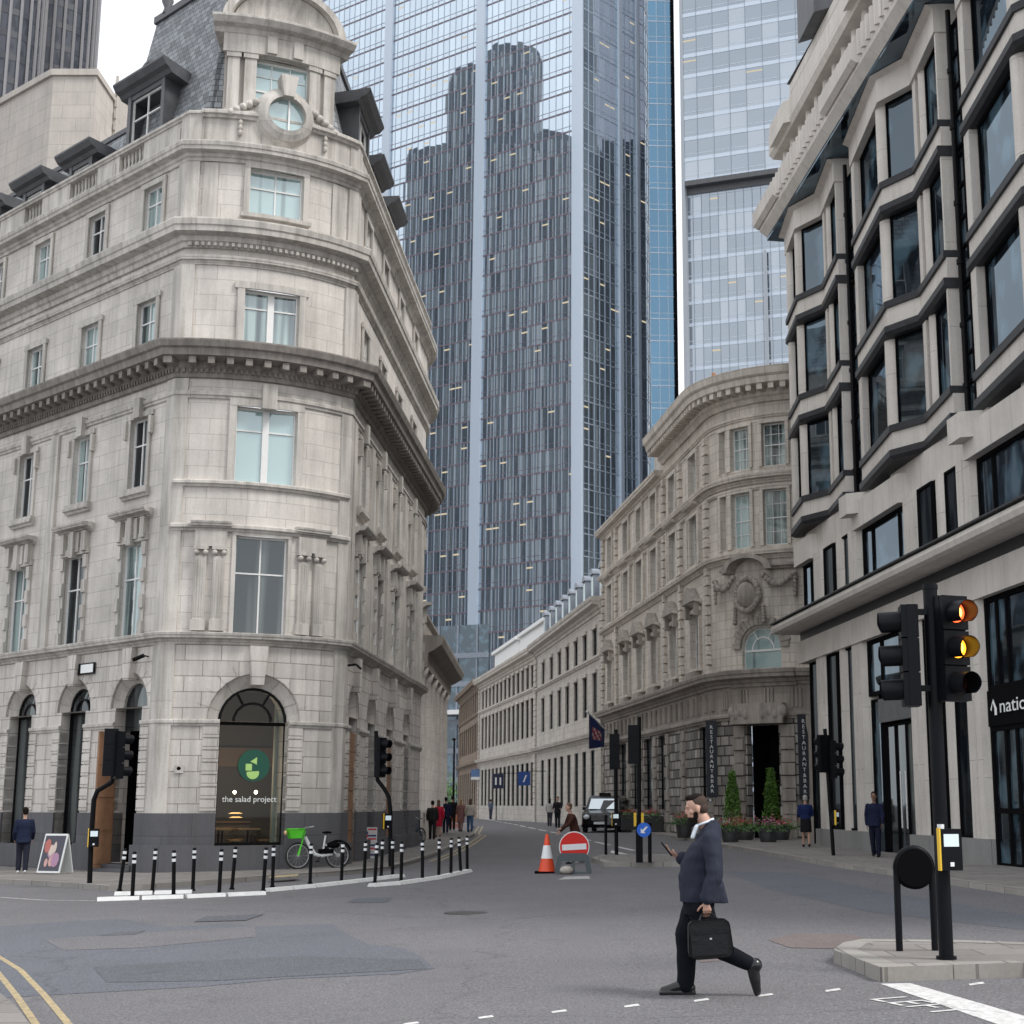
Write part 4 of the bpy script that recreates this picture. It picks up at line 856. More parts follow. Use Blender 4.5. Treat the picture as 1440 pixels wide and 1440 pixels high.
for nm, s_, z0, z1, tx in (('a', dc-2.35, 1.95, 5.0, 'HOTEL & BAR'), ('b', dc+1.75, 1.9, 5.1, 'RESTAURANT & BAR')):
    tx = 'RESTAURANT & BAR'
    b_ = thing('hanging_banner', 'black vertical banner with white lettering hung '+('left' if nm == 'a' else 'right')+' of the dark hotel doorway', 'banner', HP.P(s_, .4, z0), 'black banners either side of the hotel doorway')
    m_ = MB(); an = 0.12; c = HP.P(s_, .45)
    T = Matrix.Translation((c[0], c[1], 0)) @ Matrix.Rotation(rad(-2), 4, 'Z'); m_.box(-.22, .22, -.03, .03, z0, z1, T=T); m_.build('banner_panel', M['banner'], b_)
    m_ = MB(); m_.box(-.2, .2, -.025, .5, z0-.02, z0+.02, T=T); m_.box(-.2, .2, -.025, .5, z1-.02, z1+.02, T=T); m_.build('bracket', M['black'], b_)
    tt = text('\n'.join(tx.replace(' ', '')), .2, M['vinyl'], 'lettering', b_, Matrix.Translation((0, 0, 0)) @ RX, .003, spacing=1)
    zs = [v.co.z for v in tt.data.vertices]; k = (z1-z0-.35)/(max(zs)-min(zs)); mid = (max(zs)+min(zs))/2
    for v in tt.data.vertices: v.co.z = (v.co.z-mid)*k; v.co.x *= 1.1
    tt.location = Vector((c[0], c[1]-.04, (z0+z1)/2))-Vector(b_['_o'])
# ------------------------------------------------------------------ further terrace on the right of the street
def terrace(name, label, pa, mw, ms, cols, rows, top, trimc, roofk, gcols=None, gz_=(1.5, 4.9), base=0.):
    t_ = thing(name, label, 'building', (*pa.p[-1], .2)); mb = MB(); ops = []
    for s_ in cols:
        for z0, z1, w in rows: ops.append((s_-w/2-.15, s_+w/2+.15, z0, z1))
    for s_ in (gcols or cols): ops.append((s_-.75, s_+.75, *gz_))
    wall(mb, pa, 0, pa.L, -.5, top, ops, 0, .14); mb.build('wall', M[mw], t_)
    mb = MB(); sweep(mb, pa, 0, pa.L, cornice(5.4, .5, .45)); sweep(mb, pa, 0, pa.L, cornice(top-.9, .9, .75)); sweep(mb, pa, 0, pa.L, band(rows[1][0]-.35, .25, .2))
    for s_ in cols:
        for z0, z1, w in rows:
            for k in (-1, 1): a = s_+k*(w/2+.15); sbox(mb, pa, min(a, a+k*.12), max(a, a+k*.12), -.02, .03, z0, z1)
            sbox(mb, pa, s_-w/2-.2, s_+w/2+.2, -.02, .14, z1, z1+.2)
    for s_ in (0.3, pa.L-.3):
        for k in range(int((top-1)/.45)): sbox(mb, pa, s_-.3, s_+.3, -.02, .12, .3+k*.45, .3+k*.45+.38)
    mb.build('moulding', M[trimc], t_)
    for s_ in cols:
        for z0, z1, w in rows: window(t_, pa, s_, z0, w+.3, z1-z0, 'sash', 'pane_d', 'black', .03, set=.08)
    for s_ in (gcols or cols): window(t_, pa, s_, gz_[0], 1.5, gz_[1]-gz_[0], 'trans', 'pane_d', 'black', set=.08)
    mb = MB(); zt = top+3.4 if roofk else top+.2
    if roofk:
        for a, b in zip(pa.stops(0, pa.L), pa.stops(0, pa.L)[1:]): mb.quad(pa.P(a, -.7, top-.2), pa.P(b, -.7, top-.2), pa.P(b, -2., zt), pa.P(a, -2., zt), [(a, 0), (b, 0), (b, 3.), (a, 3.)])
        for e in (0, pa.L): mb.add([pa.P(e, -.7, top-.3), pa.P(e, -2., zt), pa.P(e, -9, zt), pa.P(e, -9, top-.3)], [(0, 1, 2, 3)])
    mb.add([pa.P(a, -2. if roofk else -.3, zt) for a in pa.stops(0, pa.L)]+[pa.P(pa.L, -9, zt), pa.P(0, -9, zt)], [tuple(range(len(pa.stops(0, pa.L))+2))])
    r_ = mb.build('roof', M['slate' if roofk else 'lead'], t_)
    if roofk:
        s_ = 1.6
        while s_ < pa.L-1:
            mb = MB(); sbox(mb, pa, s_-.55, s_+.55, -2.6, -.45, top+.1, top+2.2); n = 8
            P = [(s_+.62*math.cos(math.pi*i/n), top+2.2+.4*math.sin(math.pi*i/n)) for i in range(n+1)]
            mb.add([pa.P(a, -.35, z) for a, z in P]+[pa.P(a, -2.6, z) for a, z in P], [tuple(range(n+1))]+[(i, i+1, n+2+i, n+1+i) for i in range(n)])
            mb.build('dormer', M['lead2'], r_); one('dormer_pane', M['pane'], r_, sbox, pa, s_-.38, s_+.38, -.45, -.42, top+.4, top+2.05); s_ += 3.1
    return t_
M['lead2'] = mat('pale_blue_lead', (.22, .25, .30), .5, noise=.2)
P3 = Path([(-3.7, 117.8), (1.16, 88.9)]); L3 = P3.L
t3 = terrace('stone_terrace_building', 'buff stone building with grey mansard dormers beside the ornate curved-corner building', P3, 'b3', 0, [L3-x for x in (2.6, 6.2, 9.8, 13.4, 17., 20.9, 25.2)], [(7.0, 9.5, 1.25), (10.6, 12.2, 1.2)], 13.9, 'b3', True, [L3-x for x in (3.5, 6.6, 9.7, 12.8, 16, 19, 22, 25.5)])
mb = MB(); 
for s_, z1 in ((L3-11, 18.9), (L3-3.2, 17.8)): sbox(mb, P3, s_-1.6, s_+1.6, -5, -3.4, 14, z1); sbox(mb, P3, s_-1.75, s_+1.75, -5.1, -3.3, z1, z1+.3)
mb.build('chimney', M['b3'], t3)
P4 = Path([(-10.4, 150.8), (-3.7, 117.8)]); L4 = P4.L
t4 = terrace('stone_terrace_building', 'long pale terrace with tall narrow windows between the mansard-roofed building and the brown one', P4, 'b3', 0, [L4-1.6-2.45*i for i in range(13)], [(6.9, 9.9, 1.2), (10.8, 12.5, 1.1)], 13.8, 'hot', False)
mb = MB()
for a, b in ((2, 17), (18, 32)): sbox(mb, P4, a, b, -4, -1.2, 14, 16.2); sbox(mb, P4, a-.2, b+.2, -4.2, -.9, 16.2, 16.5)
mb.build('rooftop_plant_room', M['white'], t4)
P5 = Path([(-14.6, 178), (-10.4, 150.8)]); L5 = P5.L
terrace('stone_terrace_building', 'narrow brown stone building at the far bend of the street', P5, 'b5', 0, [L5-1.8-2.9*i for i in range(9)], [(6.9, 9.6, 1.3), (10.8, 12.8, 1.2)], 14., 'b5', False)
# glass building closing the street
eb = thing('glass_office_building', 'dark glass office front closing the far end of the street', 'building', (-19, 215, 0))
EP = Path([(-34, 214), (-13, 205)]); mb = MB(); wall(mb, EP, 0, EP.L, 0, 26, [], 0); mb.build('glazing', M['pane_rb'], eb); mb = MB()
for z in (4.5, 8.4, 12.3, 13.6, 17.5, 21.4): sbox(mb, EP, 0, EP.L, 0, .25, z, z+.7)
for i in range(8): sbox(mb, EP, i*3, i*3+.2, 0, .2, 0, 26)
mb.build('floor_band', M['lead2'], eb); mb = MB(); sbox(mb, EP, 0, EP.L, 0, 2.5, 13.6, 14.2); mb.build('canopy', M['white'], eb)
# ------------------------------------------------------------------ background left: pale tower blocks and the ribbed tower
pb = thing('pale_stone_block', 'plain pale stone tower block rising behind the left mansard roofs', 'building', (-27, 74, 0))
M['conc'] = stone('pale_stone_cladding', (.50, .46, .42), .03, 1.5, .75, .01, streak=.12, mbump=.1)
def hitp(px, py, Y): r = ray(px, py); return (r[0]/r[1]*Y)
Yb = 74.; zb = zY(107, Yb); x1 = hitp(75, 107, Yb); x2 = hitp(136, 107, Yb)
mb = MB(); mb.prism([(x1-24, Yb+20), (x1, Yb), (x2, Yb), (x2, Yb+20)], 0, zb); mb.prism([(x1-24.2, Yb+20), (x1-.1, Yb-.15), (x2+.1, Yb-.15), (x2+.1, Yb+20)], zb, zb+.35); mb.build('wall', M['conc'], pb)
z2 = zY(112, Yb+3); x3 = hitp(162, 120, Yb+3)
pb2 = thing('banded_stone_block', 'narrow pale block with horizontal grooves beside the plain stone tower block', 'building', (x2+1, Yb+3, 0))
mb = MB(); mb.prism([(x2+.15, Yb+3), (x3, Yb+3), (x3, Yb+12), (x2+.15, Yb+12)], 0, z2)
z = 20
while z < z2: mb.box(x2+.2, x3+.06, Yb+2.9, Yb+3, z, z+.45); z += .7
mb.build('wall', M['conc'], pb2)
tx, ty = -101.5, 236.; tw = thing('ribbed_tower', 'dark skyscraper with close white vertical ribs at the top left corner', 'skyscraper', (tx, ty, 0))
M['t42'] = glassy('dark_tower_glass', (.045, .05, .06), (.075, .08, .095), refl=.03, cell=(1.5, 4), amount=.4, rough=.2, tint=(.5, .5, .55))
M['rib'] = mat('pale_tower_rib', (.26, .255, .265), .5)
mb = MB(); rbm = MB(); bd = MB()
# plan: three chevron leaves about a tall core, turned so its three storeys of roofs step
def leaf_poly(cx, cy, r, n=22, sq=.75, rot=0.):
    P = []
    for i in range(n):
        a = 2*math.pi*i/n; c, s_ = math.cos(a), math.sin(a); k = (abs(c)**3.2+abs(s_)**3.2)**(-1/3.2)
        x, y = r*k*c, r*k*s_*sq; P.append((cx+x*math.cos(rot)-y*math.sin(rot), cy+x*math.sin(rot)+y*math.cos(rot)))
    return P
# directions as reflected: lateral axis of the tower seen in the mirror
nn = Vector((-.57, -.8216)).normalized(); lat = Vector((1, .06)).normalized(); lr = lat-2*lat.dot(nn)*nn
def tp(l, dpt=0.): q = Vector((tx, ty))+lr*l+Vector((-lr.y, lr.x))*dpt; return q
rot_ = math.atan2(lr.y, lr.x)
for l, r, zt, sq, fw2 in ((-12.8, 8.8, 161, 1., 0), (11.7, 9.2, 165, 1., 0), (-.4, 11.6, 182, .9, 0), (4., 7.4, 189, 1., 0), (0, 11., 160, 1., 6.)):
    c = tp(l)+Vector((.955, .296))*fw2; P = leaf_poly(c.x, c.y, r, 28, sq, rot_); mb.prism(P, 0, zt-4)
    P1 = leaf_poly(c.x, c.y, r*.93, 28, sq, rot_); mb.prism(P1, zt-4, zt-1.5); mb.prism(leaf_poly(c.x, c.y, r*.72, 28, sq, rot_), zt-1.5, zt)
    n_ = int(2*math.pi*r/1.45); PP = leaf_poly(c.x, c.y, r+.12, n_, sq, rot_)
    for x, y in PP: rbm.box(x-.18, x+.18, y-.18, y+.18, 0, zt-3.6)
    z = 4
    while z < zt-4: bd.prism(leaf_poly(c.x, c.y, r+.05, 28, sq, rot_), z, z+1.1, cap=False); z += 3.9
mb.build('glazing', M['t42'], tw); rbm.build('facade_rib', M['rib'], tw); bd.build('floor_band', mat('tower_spandrel', (.035, .038, .05), .5), tw)
# ------------------------------------------------------------------ glass skyscrapers
def skyglass(name, tint, base, refl, lit=.0, bright=(.35, .4, .45), amount=.25):
    m = bpy.data.materials.new(name); m.use_nodes = True; t = m.node_tree; t.nodes.clear(); K = t.links.new
    tc = N(t, 'ShaderNodeTexCoord'); sx = N(t, 'ShaderNodeSeparateXYZ'); K(tc.outputs['UV'], sx.inputs[0])
    fl = N(t, 'ShaderNodeVectorMath', operation='FLOOR'); K(tc.outputs['UV'], fl.inputs[0])
    wn = N(t, 'ShaderNodeTexWhiteNoise', noise_dimensions='2D'); K(fl.outputs[0], wn.inputs['Vector'])
    fr_ = N(t, 'ShaderNodeVectorMath', operation='FRACTION'); K(tc.outputs['UV'], fr_.inputs[0]); fx = N(t, 'ShaderNodeSeparateXYZ'); K(fr_.outputs[0], fx.inputs[0])
    # blinds: a random part of each panel from the top is light
    gt = N(t, 'ShaderNodeMath', operation='GREATER_THAN'); gt.inputs[1].default_value = 1-amount; K(wn.outputs['Value'], gt.inputs[0])
    mx = N(t, 'ShaderNodeMix', data_type='RGBA'); mx.inputs[6].default_value = (*base, 1); mx.inputs[7].default_value = (*bright, 1); K(gt.outputs[0], mx.inputs[0])
    mx2 = N(t, 'ShaderNodeMix', data_type='RGBA'); sc_ = N(t, 'ShaderNodeVectorMath', operation='SCALE'); K(mx.outputs[2], sc_.inputs[0])
    rr = N(t, 'ShaderNodeMapRange'); rr.inputs[3].default_value = .7; rr.inputs[4].default_value = 1.3; K(wn.outputs['Color'], rr.inputs[0]); K(rr.outputs[0], sc_.inputs['Scale'])
    df = N(t, 'ShaderNodeBsdfDiffuse'); K(sc_.outputs[0], df.inputs[0])
    gl = N(t, 'ShaderNodeBsdfGlossy', i_Roughness=.012); gl.inputs[0].default_value = (*tint, 1)
    ms = N(t, 'ShaderNodeMixShader', ); ms.inputs[0].default_value = refl; K(df.outputs[0], ms.inputs[1]); K(gl.outputs[0], ms.inputs[2])
    last = ms.outputs[0]
    if lit:
        a = N(t, 'ShaderNodeMath', operation='LESS_THAN'); a.inputs[1].default_value = lit; K(wn.outputs['Value'], a.inputs[0])
        b = N(t, 'ShaderNodeMath', operation='COMPARE'); b.inputs[1].default_value = .74; b.inputs[2].default_value = .035; K(fx.outputs[1], b.inputs[0])
        c = N(t, 'ShaderNodeMath', operation='MULTIPLY'); K(a.outputs[0], c.inputs[0]); K(b.outputs[0], c.inputs[1])
        em = N(t, 'ShaderNodeEmission', i_Strength=.42); em.inputs[0].default_value = (1, .86, .6, 1); m2 = N(t, 'ShaderNodeMixShader'); K(c.outputs[0], m2.inputs[0]); K(last, m2.inputs[1]); K(em.outputs[0], m2.inputs[2]); last = m2.outputs[0]
    o = N(t, 'ShaderNodeOutputMaterial'); K(last, o.inputs[0]); return m
M['sg'] = skyglass('reflective_tower_glass', (.76, .87, .98), (.15, .185, .215), .58, .10, (.24, .29, .32), .38)
M['sg2'] = skyglass('pale_tower_glass', (.50, .555, .62), (.07, .09, .11), .52, .04, (.28, .30, .33), .3)
M['sgb'] = skyglass('blue_tower_glass', (.15, .26, .36), (.02, .07, .14), .75, 0, (.04, .14, .25), .3)
M['frit'] = mat('white_fritted_glass', (.52, .60, .70), .15, spec=.8)
M['finb'] = mat('blue_grey_fin', (.42, .48, .56), .35, metal=.3); M['finr'] = mat('red_brown_floor_edge', (.16, .13, .16), .5)
def curtain(parent, p0, p1, z0, z1, fh, mod, m, fin='finb', edge='finr', strips=(), jit=.0028, seed=1, strw=.45, bandh=.32):
    pa = Path([p0, p1]); R_ = random.Random(seed); n = max(1, round(pa.L/mod)); md = pa.L/n; nf = int((z1-z0)/fh); gm = MB(); nr = pa.n[0]
    for j in range(nf):
        za = z0+j*fh; zc = za+fh
        for i in range(n):
            a, b = i*md, (i+1)*md; t0, t1 = R_.gauss(0, jit), R_.gauss(0, jit); w = [t0*md/2+t1*fh/2, -t0*md/2+t1*fh/2, -t0*md/2-t1*fh/2, t0*md/2-t1*fh/2]
            gm.add([pa.P(a, w[0], za), pa.P(b, w[1], za), pa.P(b, w[2], zc), pa.P(a, w[3], zc)], [(0, 1, 2, 3)], [(i+.001, j+.001), (i+.999, j+.001), (i+.999, j+.999), (i+.001, j+.999)])
    gm.build('glazing', M[m], parent)
    f = MB()
    for i in range(n+1): sbox(f, pa, max(0, i*md-.04), min(pa.L, i*md+.04), -.1, .09, z0, z1)
    f.build('mullion', M[fin], parent)
    f = MB()
    for j in range(nf+1): sbox(f, pa, 0, pa.L, -.1, .06, z0+j*fh-bandh/2, z0+j*fh+bandh/2); j < nf and sbox(f, pa, 0, pa.L, -.1, .03, z0+j*fh+.95, z0+j*fh+1.04)
    f.build('floor_edge', M[edge], parent)
    if strips:
        f = MB()
        for s_, w_ in strips: sbox(f, pa, s_-w_/2, s_+w_/2, -.1, .5, z0, z1)
        f.build('corner_strip', M['frit'], parent)
    return pa
gt_ = thing('glass_skyscraper', 'huge reflective glass skyscraper mirroring a dark stepped tower, behind the street', 'skyscraper', (0, 250, 0))
da = Vector((-.82, .572)).normalized(); db_ = Vector((.655, .756)).normalized()
EA = Vector((0., 250.)); LA = 71.; pa0 = EA+da*LA
def s_at(px, z):  # distance from the near corner along face A
    k = (px-CX)/F
    # x = k*(y*CT+(z-H)*ST)
    return (k*(EA.y*CT+(z-H)*ST)-EA.x)/(da.x-k*da.y*CT)
gs = [LA-s_at(678, 150), LA-s_at(548, 150)]
curtain(gt_, tuple(pa0), tuple(EA), 0, 222.3, 3.9, 1.52, 'sg', strips=[(gs[0], 2.1), (gs[1], 2.0), (LA-1.1, 2.2)], seed=3)
EB = EA+db_*17.8
curtain(gt_, tuple(EA), tuple(EB), 0, 222.3, 3.9, 1.52, 'sg', fin='finb', edge='finb', strips=[(10.2, .9), (15.3, .8)], seed=5, bandh=.2)
EC = EB+Vector((.25, 1)).normalized()*12
curtain(gt_, tuple(EB), tuple(EC), 0, 222.3, 3.9, 1.52, 'sg', edge='finb', seed=6, bandh=.2)
mb = MB(); mb.prism([tuple(EA+Vector((0, .5))), tuple(EB+Vector((0, .5))), tuple(EC), tuple(pa0+Vector((0, 8)))], 0, 222); mb.build('core', M['blackm'], gt_)
bt = thing('blue_glass_tower', 'slim bright blue glass tower seen in the gap beside the huge skyscraper', 'skyscraper', (14, 248, 0))
Yq = 247.; bx0 = xY(914, Yq, 90); bx1 = xY(957, Yq, 90)
curtain(bt, (bx0, Yq), (bx1-.6, Yq+.3), 0, 240, 4, 1.6, 'sgb', edge='finb', seed=7, bandh=.18)
f = MB(); f.box(bx1-1.15, bx1-.6, Yq-.4, Yq+.2, 0, 240); f.build('dark_fin', M['blackm'], bt)
pt = thing('pale_glass_tower', 'pale glass tower with white floor bands and an overhanging upper block', 'skyscraper', (28, 236, 0))
q1 = Vector((39.3, 235.)); dq = Vector((-.94, .34)).normalized(); q0 = q1+dq*23.6
zl = zY(232, 236)
curtain(pt, tuple(q0), tuple(q1), zl, 190, 3.9, 3., 'sg2', fin='lead2', edge='frit', seed=8, bandh=.7)
off = Vector((.34, .94))*1.6
curtain(pt, tuple(q0+off), tuple(q1+off+Vector((6, -2))), 0, zl-.5, 3.9, 1.5, 'sg2', fin='lead2', edge='frit', seed=9, bandh=.62)
mb = MB(); sp = Path([tuple(q0), tuple(q1)]); sbox(mb, sp, 0, sp.L, -11, .2, zl-.9, zl); sbox(mb, sp, 0, sp.L, -2, -1.2, zl-2.0, zl-.9)
mb.build('overhang_soffit', M['lead'], pt)
mb = MB(); sbox(mb, sp, -.0, .55, -11, .25, 0, 190); sbox(mb, sp, sp.L-.4, sp.L, -11, .2, zl, 190); sbox(mb, sp, sp.L*.59, sp.L*.59+.45, -1.2, -.6, 0, zl-14); mb.build('white_corner_post', mat('pale_steel', (.34, .37, .41), .4), pt)
mb = MB(); mb.prism([tuple(q0+off*1.2), tuple(q1+off*1.2), tuple(q1+off*8), tuple(q0+off*8)], 0, zl-1.5); mb.build('core', M['blackm'], pt)
mb = MB(); mb.prism([tuple(q0+off*.3), tuple(q1+off*.3), tuple(q1+off*8), tuple(q0+off*8)], zl, 189); mb.build('upper_core', M['lead2'], pt)
# unseen dark tower added so the skyscraper's side face reflects something dark
ot = thing('added_dark_tower', 'dark office tower east of the street, seen only in reflections', 'skyscraper', (85, 265, 0))
mb = MB(); mb.prism([(66, 232), (66, 262), (110, 300), (110, 232)], 0, 265); mb.prism([(66, 264), (66, 330), (105, 330), (105, 304)], 0, 150); mb.build('wall', M['t42'], ot)
mb = MB()
for j in range(50): mb.box(65.8, 66, 238, 262, j*4, j*4+.8)
for i in range(9): mb.box(65.6, 66, 238.+i*3, 238.5+i*3, 0, 205)
mb.build('facade_rib', M['rib'], ot)
# ------------------------------------------------------------------ ground, pavements, markings
def asphalt(name, col, var=.14, sc=42., patch=.12):
    m = bpy.data.materials.new(name); m.use_nodes = True; t = m.node_tree; b = t.nodes['Principled BSDF']; K = t.links.new
    b.inputs['Roughness'].default_value = .82; b.inputs['Specular IOR Level'].default_value = .35; tc = N(t, 'ShaderNodeTexCoord')
    a = N(t, 'ShaderNodeTexNoise', i_Scale=sc, i_Detail=3., i_Roughness=.8); bb = N(t, 'ShaderNodeTexNoise', i_Scale=.35, i_Detail=6., i_Roughness=.6); v = N(t, 'ShaderNodeTexVoronoi', i_Scale=sc*1.6)
    mp = N(t, 'ShaderNodeMapping'); mp.inputs['Scale'].default_value = (.5, .12, 1); mp.inputs['Rotation'].default_value = (0, 0, rad(-70)); c = N(t, 'ShaderNodeTexNoise', i_Scale=2.2, i_Detail=5.)
    for q in (a, bb, v, mp): K(tc.outputs['Object'], q.inputs[0])
    K(mp.outputs[0], c.inputs[0])
    def rng(src, x0, x1, y0, y1):
        r = N(t, 'ShaderNodeMapRange'); K(src, r.inputs[0])
        for i, q in enumerate((x0, x1, y0, y1)): r.inputs[i+1].default_value = q
        return r.outputs[0]
    def mul(x, y): q = N(t, 'ShaderNodeMath', operation='MULTIPLY'); K(x, q.inputs[0]); K(y, q.inputs[1]); return q.outputs[0]
    k = mul(mul(rng(a.outputs[0], .3, .7, 1-var*2.2, 1+var*2.2), rng(bb.outputs[0], .3, .7, 1-patch*.6, 1+patch*.6)), mul(rng(c.outputs[0], .35, .7, 1.02, .96), rng(v.outputs['Color'], 0, 1, 1-var, 1+var*1.3)))
    vm = N(t, 'ShaderNodeVectorMath', operation='SCALE'); vm.inputs[0].default_value = col; K(k, vm.inputs['Scale']); K(vm.outputs[0], b.inputs['Base Color'])
    wp = N(t, 'ShaderNodeTexNoise', i_Scale=1.1, i_Detail=5.); K(tc.outputs['Object'], wp.inputs[0]); va = N(t, 'ShaderNodeVectorMath', operation='MULTIPLY_ADD'); K(wp.outputs['Color'], va.inputs[0]); va.inputs[1].default_value = (1.3, 1.3, 0); K(tc.outputs['Object'], va.inputs[2])
    vo = N(t, 'ShaderNodeTexVoronoi', feature='DISTANCE_TO_EDGE', i_Scale=.13); K(va.outputs[0], vo.inputs[0]); ck = rng(vo.outputs['Distance'], .001, .005, .8, 1.)
    sn = N(t, 'ShaderNodeTexNoise', i_Scale=.8, i_Detail=4., i_Roughness=.7); K(tc.outputs['Object'], sn.inputs[0]); stn = rng(sn.outputs[0], .60, .78, 1., .72)
    vm2 = N(t, 'ShaderNodeVectorMath', operation='SCALE'); K(vm.outputs[0], vm2.inputs[0]); K(mul(ck, stn), vm2.inputs['Scale']); K(vm2.outputs[0], b.inputs['Base Color'])
    bp = N(t, 'ShaderNodeBump', i_Strength=.5, i_Distance=.012); K(a.outputs[0], bp.inputs['Height']); K(bp.outputs[0], b.inputs['Normal'])
    return m
M['asph'] = asphalt('asphalt', (.138, .134, .142), .26); M['asph2'] = asphalt('bluish_asphalt_patch', (.112, .119, .137), .24); M['asph3'] = asphalt('dark_asphalt_patch', (.095, .10, .113), .3); M['asphr'] = asphalt('reddish_asphalt', (.155, .128, .122), .2)
M['pave'] = stone('grey_yorkstone_paving', (.225, .21, .2), .12, .9, .6, .012, streak=.1, mbump=.25); M['kerb'] = stone('granite_kerb', (.30, .285, .265), .1, .9, 3, .02, streak=.1)
def paint(name, col, wear=.45):
    m = bpy.data.materials.new(name); m.use_nodes = True; t = m.node_tree; b = t.nodes['Principled BSDF']; b.inputs['Roughness'].default_value = .7
    tc = N(t, 'ShaderNodeTexCoord'); n = N(t, 'ShaderNodeTexNoise', i_Scale=14., i_Detail=8., i_Roughness=.75); r = N(t, 'ShaderNodeMapRange'); r.inputs[1].default_value = .40; r.inputs[2].default_value = .62; r.inputs[4].default_value = wear
    mx = N(t, 'ShaderNodeMix', data_type='RGBA'); mx.inputs[6].default_value = (*col, 1); mx.inputs[7].default_value = (.13, .12, .12, 1)
    t.links.new(tc.outputs['Object'], n.inputs[0]); t.links.new(n.outputs[0], r.inputs[0]); t.links.new(r.outputs[0], mx.inputs[0]); t.links.new(mx.outputs[2], b.inputs['Base Color']); return m
M['wp'] = paint('white_road_paint', (.68, .68, .67)); M['wpf'] = paint('worn_white_road_paint', (.55, .55, .54), .8); M['yp'] = paint('yellow_road_paint', (.50, .39, .2), .75)
def sheet(name, poly, dz, m, thick=0., kerb=None, kw=.16, parent=None, kind='structure'):
    bm = bmesh.new(); vs_ = [bm.verts.new((x, y, 0)) for x, y in poly]; bm.faces.new(vs_)
    for co, no in [((0, 40+4*k, 0), (0, 1, 0)) for k in range(16)]+[((x, 0, 0), (1, 0, 0)) for x in (-16, 16)]+[((0, y, 0), (0, 1, 0)) for y in (40, 100)]:
        bmesh.ops.bisect_plane(bm, geom=bm.verts[:]+bm.edges[:]+bm.faces[:], plane_co=co, plane_no=no, dist=1e-5)
    for v in bm.verts: v.co.z = gz(v.co.x, v.co.y)+dz
    mb = MB(); bm.verts.index_update(); bm.verts.ensure_lookup_table(); bm.edges.ensure_lookup_table()
    mb.add([tuple(v.co) for v in bm.verts], [tuple(v.index for v in f.verts) for f in bm.faces], None, 0)
    if thick:
        for e in bm.edges:
            if e.is_boundary: a, b = e.verts; mb.quad(tuple(a.co), tuple(b.co), (b.co.x, b.co.y, b.co.z-thick), (a.co.x, a.co.y, a.co.z-thick), None, 1 if kerb else 0)
    o = mb.build(name, [M[m]]+([M[kerb]] if kerb else []), parent); bm.free()
    if kind and parent is None: o['kind'] = kind
    return o
def strip(pts, w0, w1=None):
    """polygon following a polyline, from offset w0 to w1 on its right"""
    if w1 is None: w0, w1 = -w0/2, w0/2
    p = Path(pts); return [p.P(s, w0)[:2] for s in p.S]+[p.P(s, w1)[:2] for s in p.S][::-1]
mb = MB(); xs = [-1500, -200, -60, -16, 0, 16, 60, 200, 1500]; ys = [-60, 0, 20, 40, 60, 80, 100, 160, 300, 700, 2200]
for i in range(len(xs)-1):
    for j in range(len(ys)-1):
        a, b, c, d_ = xs[i], xs[i+1], ys[j], ys[j+1]; mb.quad((a, c, gz(a, c)), (b, c, gz(b, c)), (b, d_, gz(b, d_)), (a, d_, gz(a, d_)))
g0 = mb.build('ground', M['asph']); g0['kind'] = 'structure'
KL = [G(-420, 1236), G(0, 1243), G(60, 1246), G(113, 1250), G(150, 1253), G(200, 1251), G(260, 1247), G(375, 1238), G(480, 1231), G(548, 1224), G(590, 1212), G(622, 1200), G(648, 1187), G(668, 1175), (-5.9, 78), (-7.0, 98), (-9.8, 118), (-13.5, 150), (-17.5, 185), (-19, 203)]
sheet('pavement', KL+[(-24, 203), (-20, 150), (-17, 100), (-12, 62), (-11, 45), (-14, 43.2), (-36, 60)], .11, 'pave', .14, 'kerb')
k1 = strip(KL[1:10], 0, .16); 
sheet('kerb', strip(KL[1:], -.02, -.18)[::1], .113, 'kerb')
KR = [(-15.5, 203), (-13.2, 185), (-8.9, 152), G(700, 1149)[:2] and (-6.2, 140), (-2.4, 119), (.4, 100), G(872, 1168), G(960, 1181), G(1035, 1195), G(1130, 1212), G(1250, 1231), G(1340, 1245), G(1440, 1260), (8.9, 15), (9.6, 5), (10, -20)]
sheet('pavement', KR+[(30, -20), (30, 60), (10, 64), (2, 100), (-3, 120), (-10, 152), (-14.2, 185), (-15, 203)], .11, 'pave', .14, 'kerb')
sheet('kerb', strip(KR, -.02, -.18), .113, 'kerb')
isl = [G(1174, 1354), G(1188, 1343), G(1214, 1338), G(1360, 1340), G(1500, 1346), G(1700, 1362), G(1700, 1390), G(1440, 1374), G(1240, 1381)]
o = sheet('traffic_island', isl, .13, 'pave', .16, 'kerb', kind=None); tag(o, 'low kerbed traffic island carrying the large near signal', 'traffic island')
cI = Vector((sum(p[0] for p in isl)/len(isl), sum(p[1] for p in isl)/len(isl)))
mb = MB(); P = Path(isl+[isl[0]])
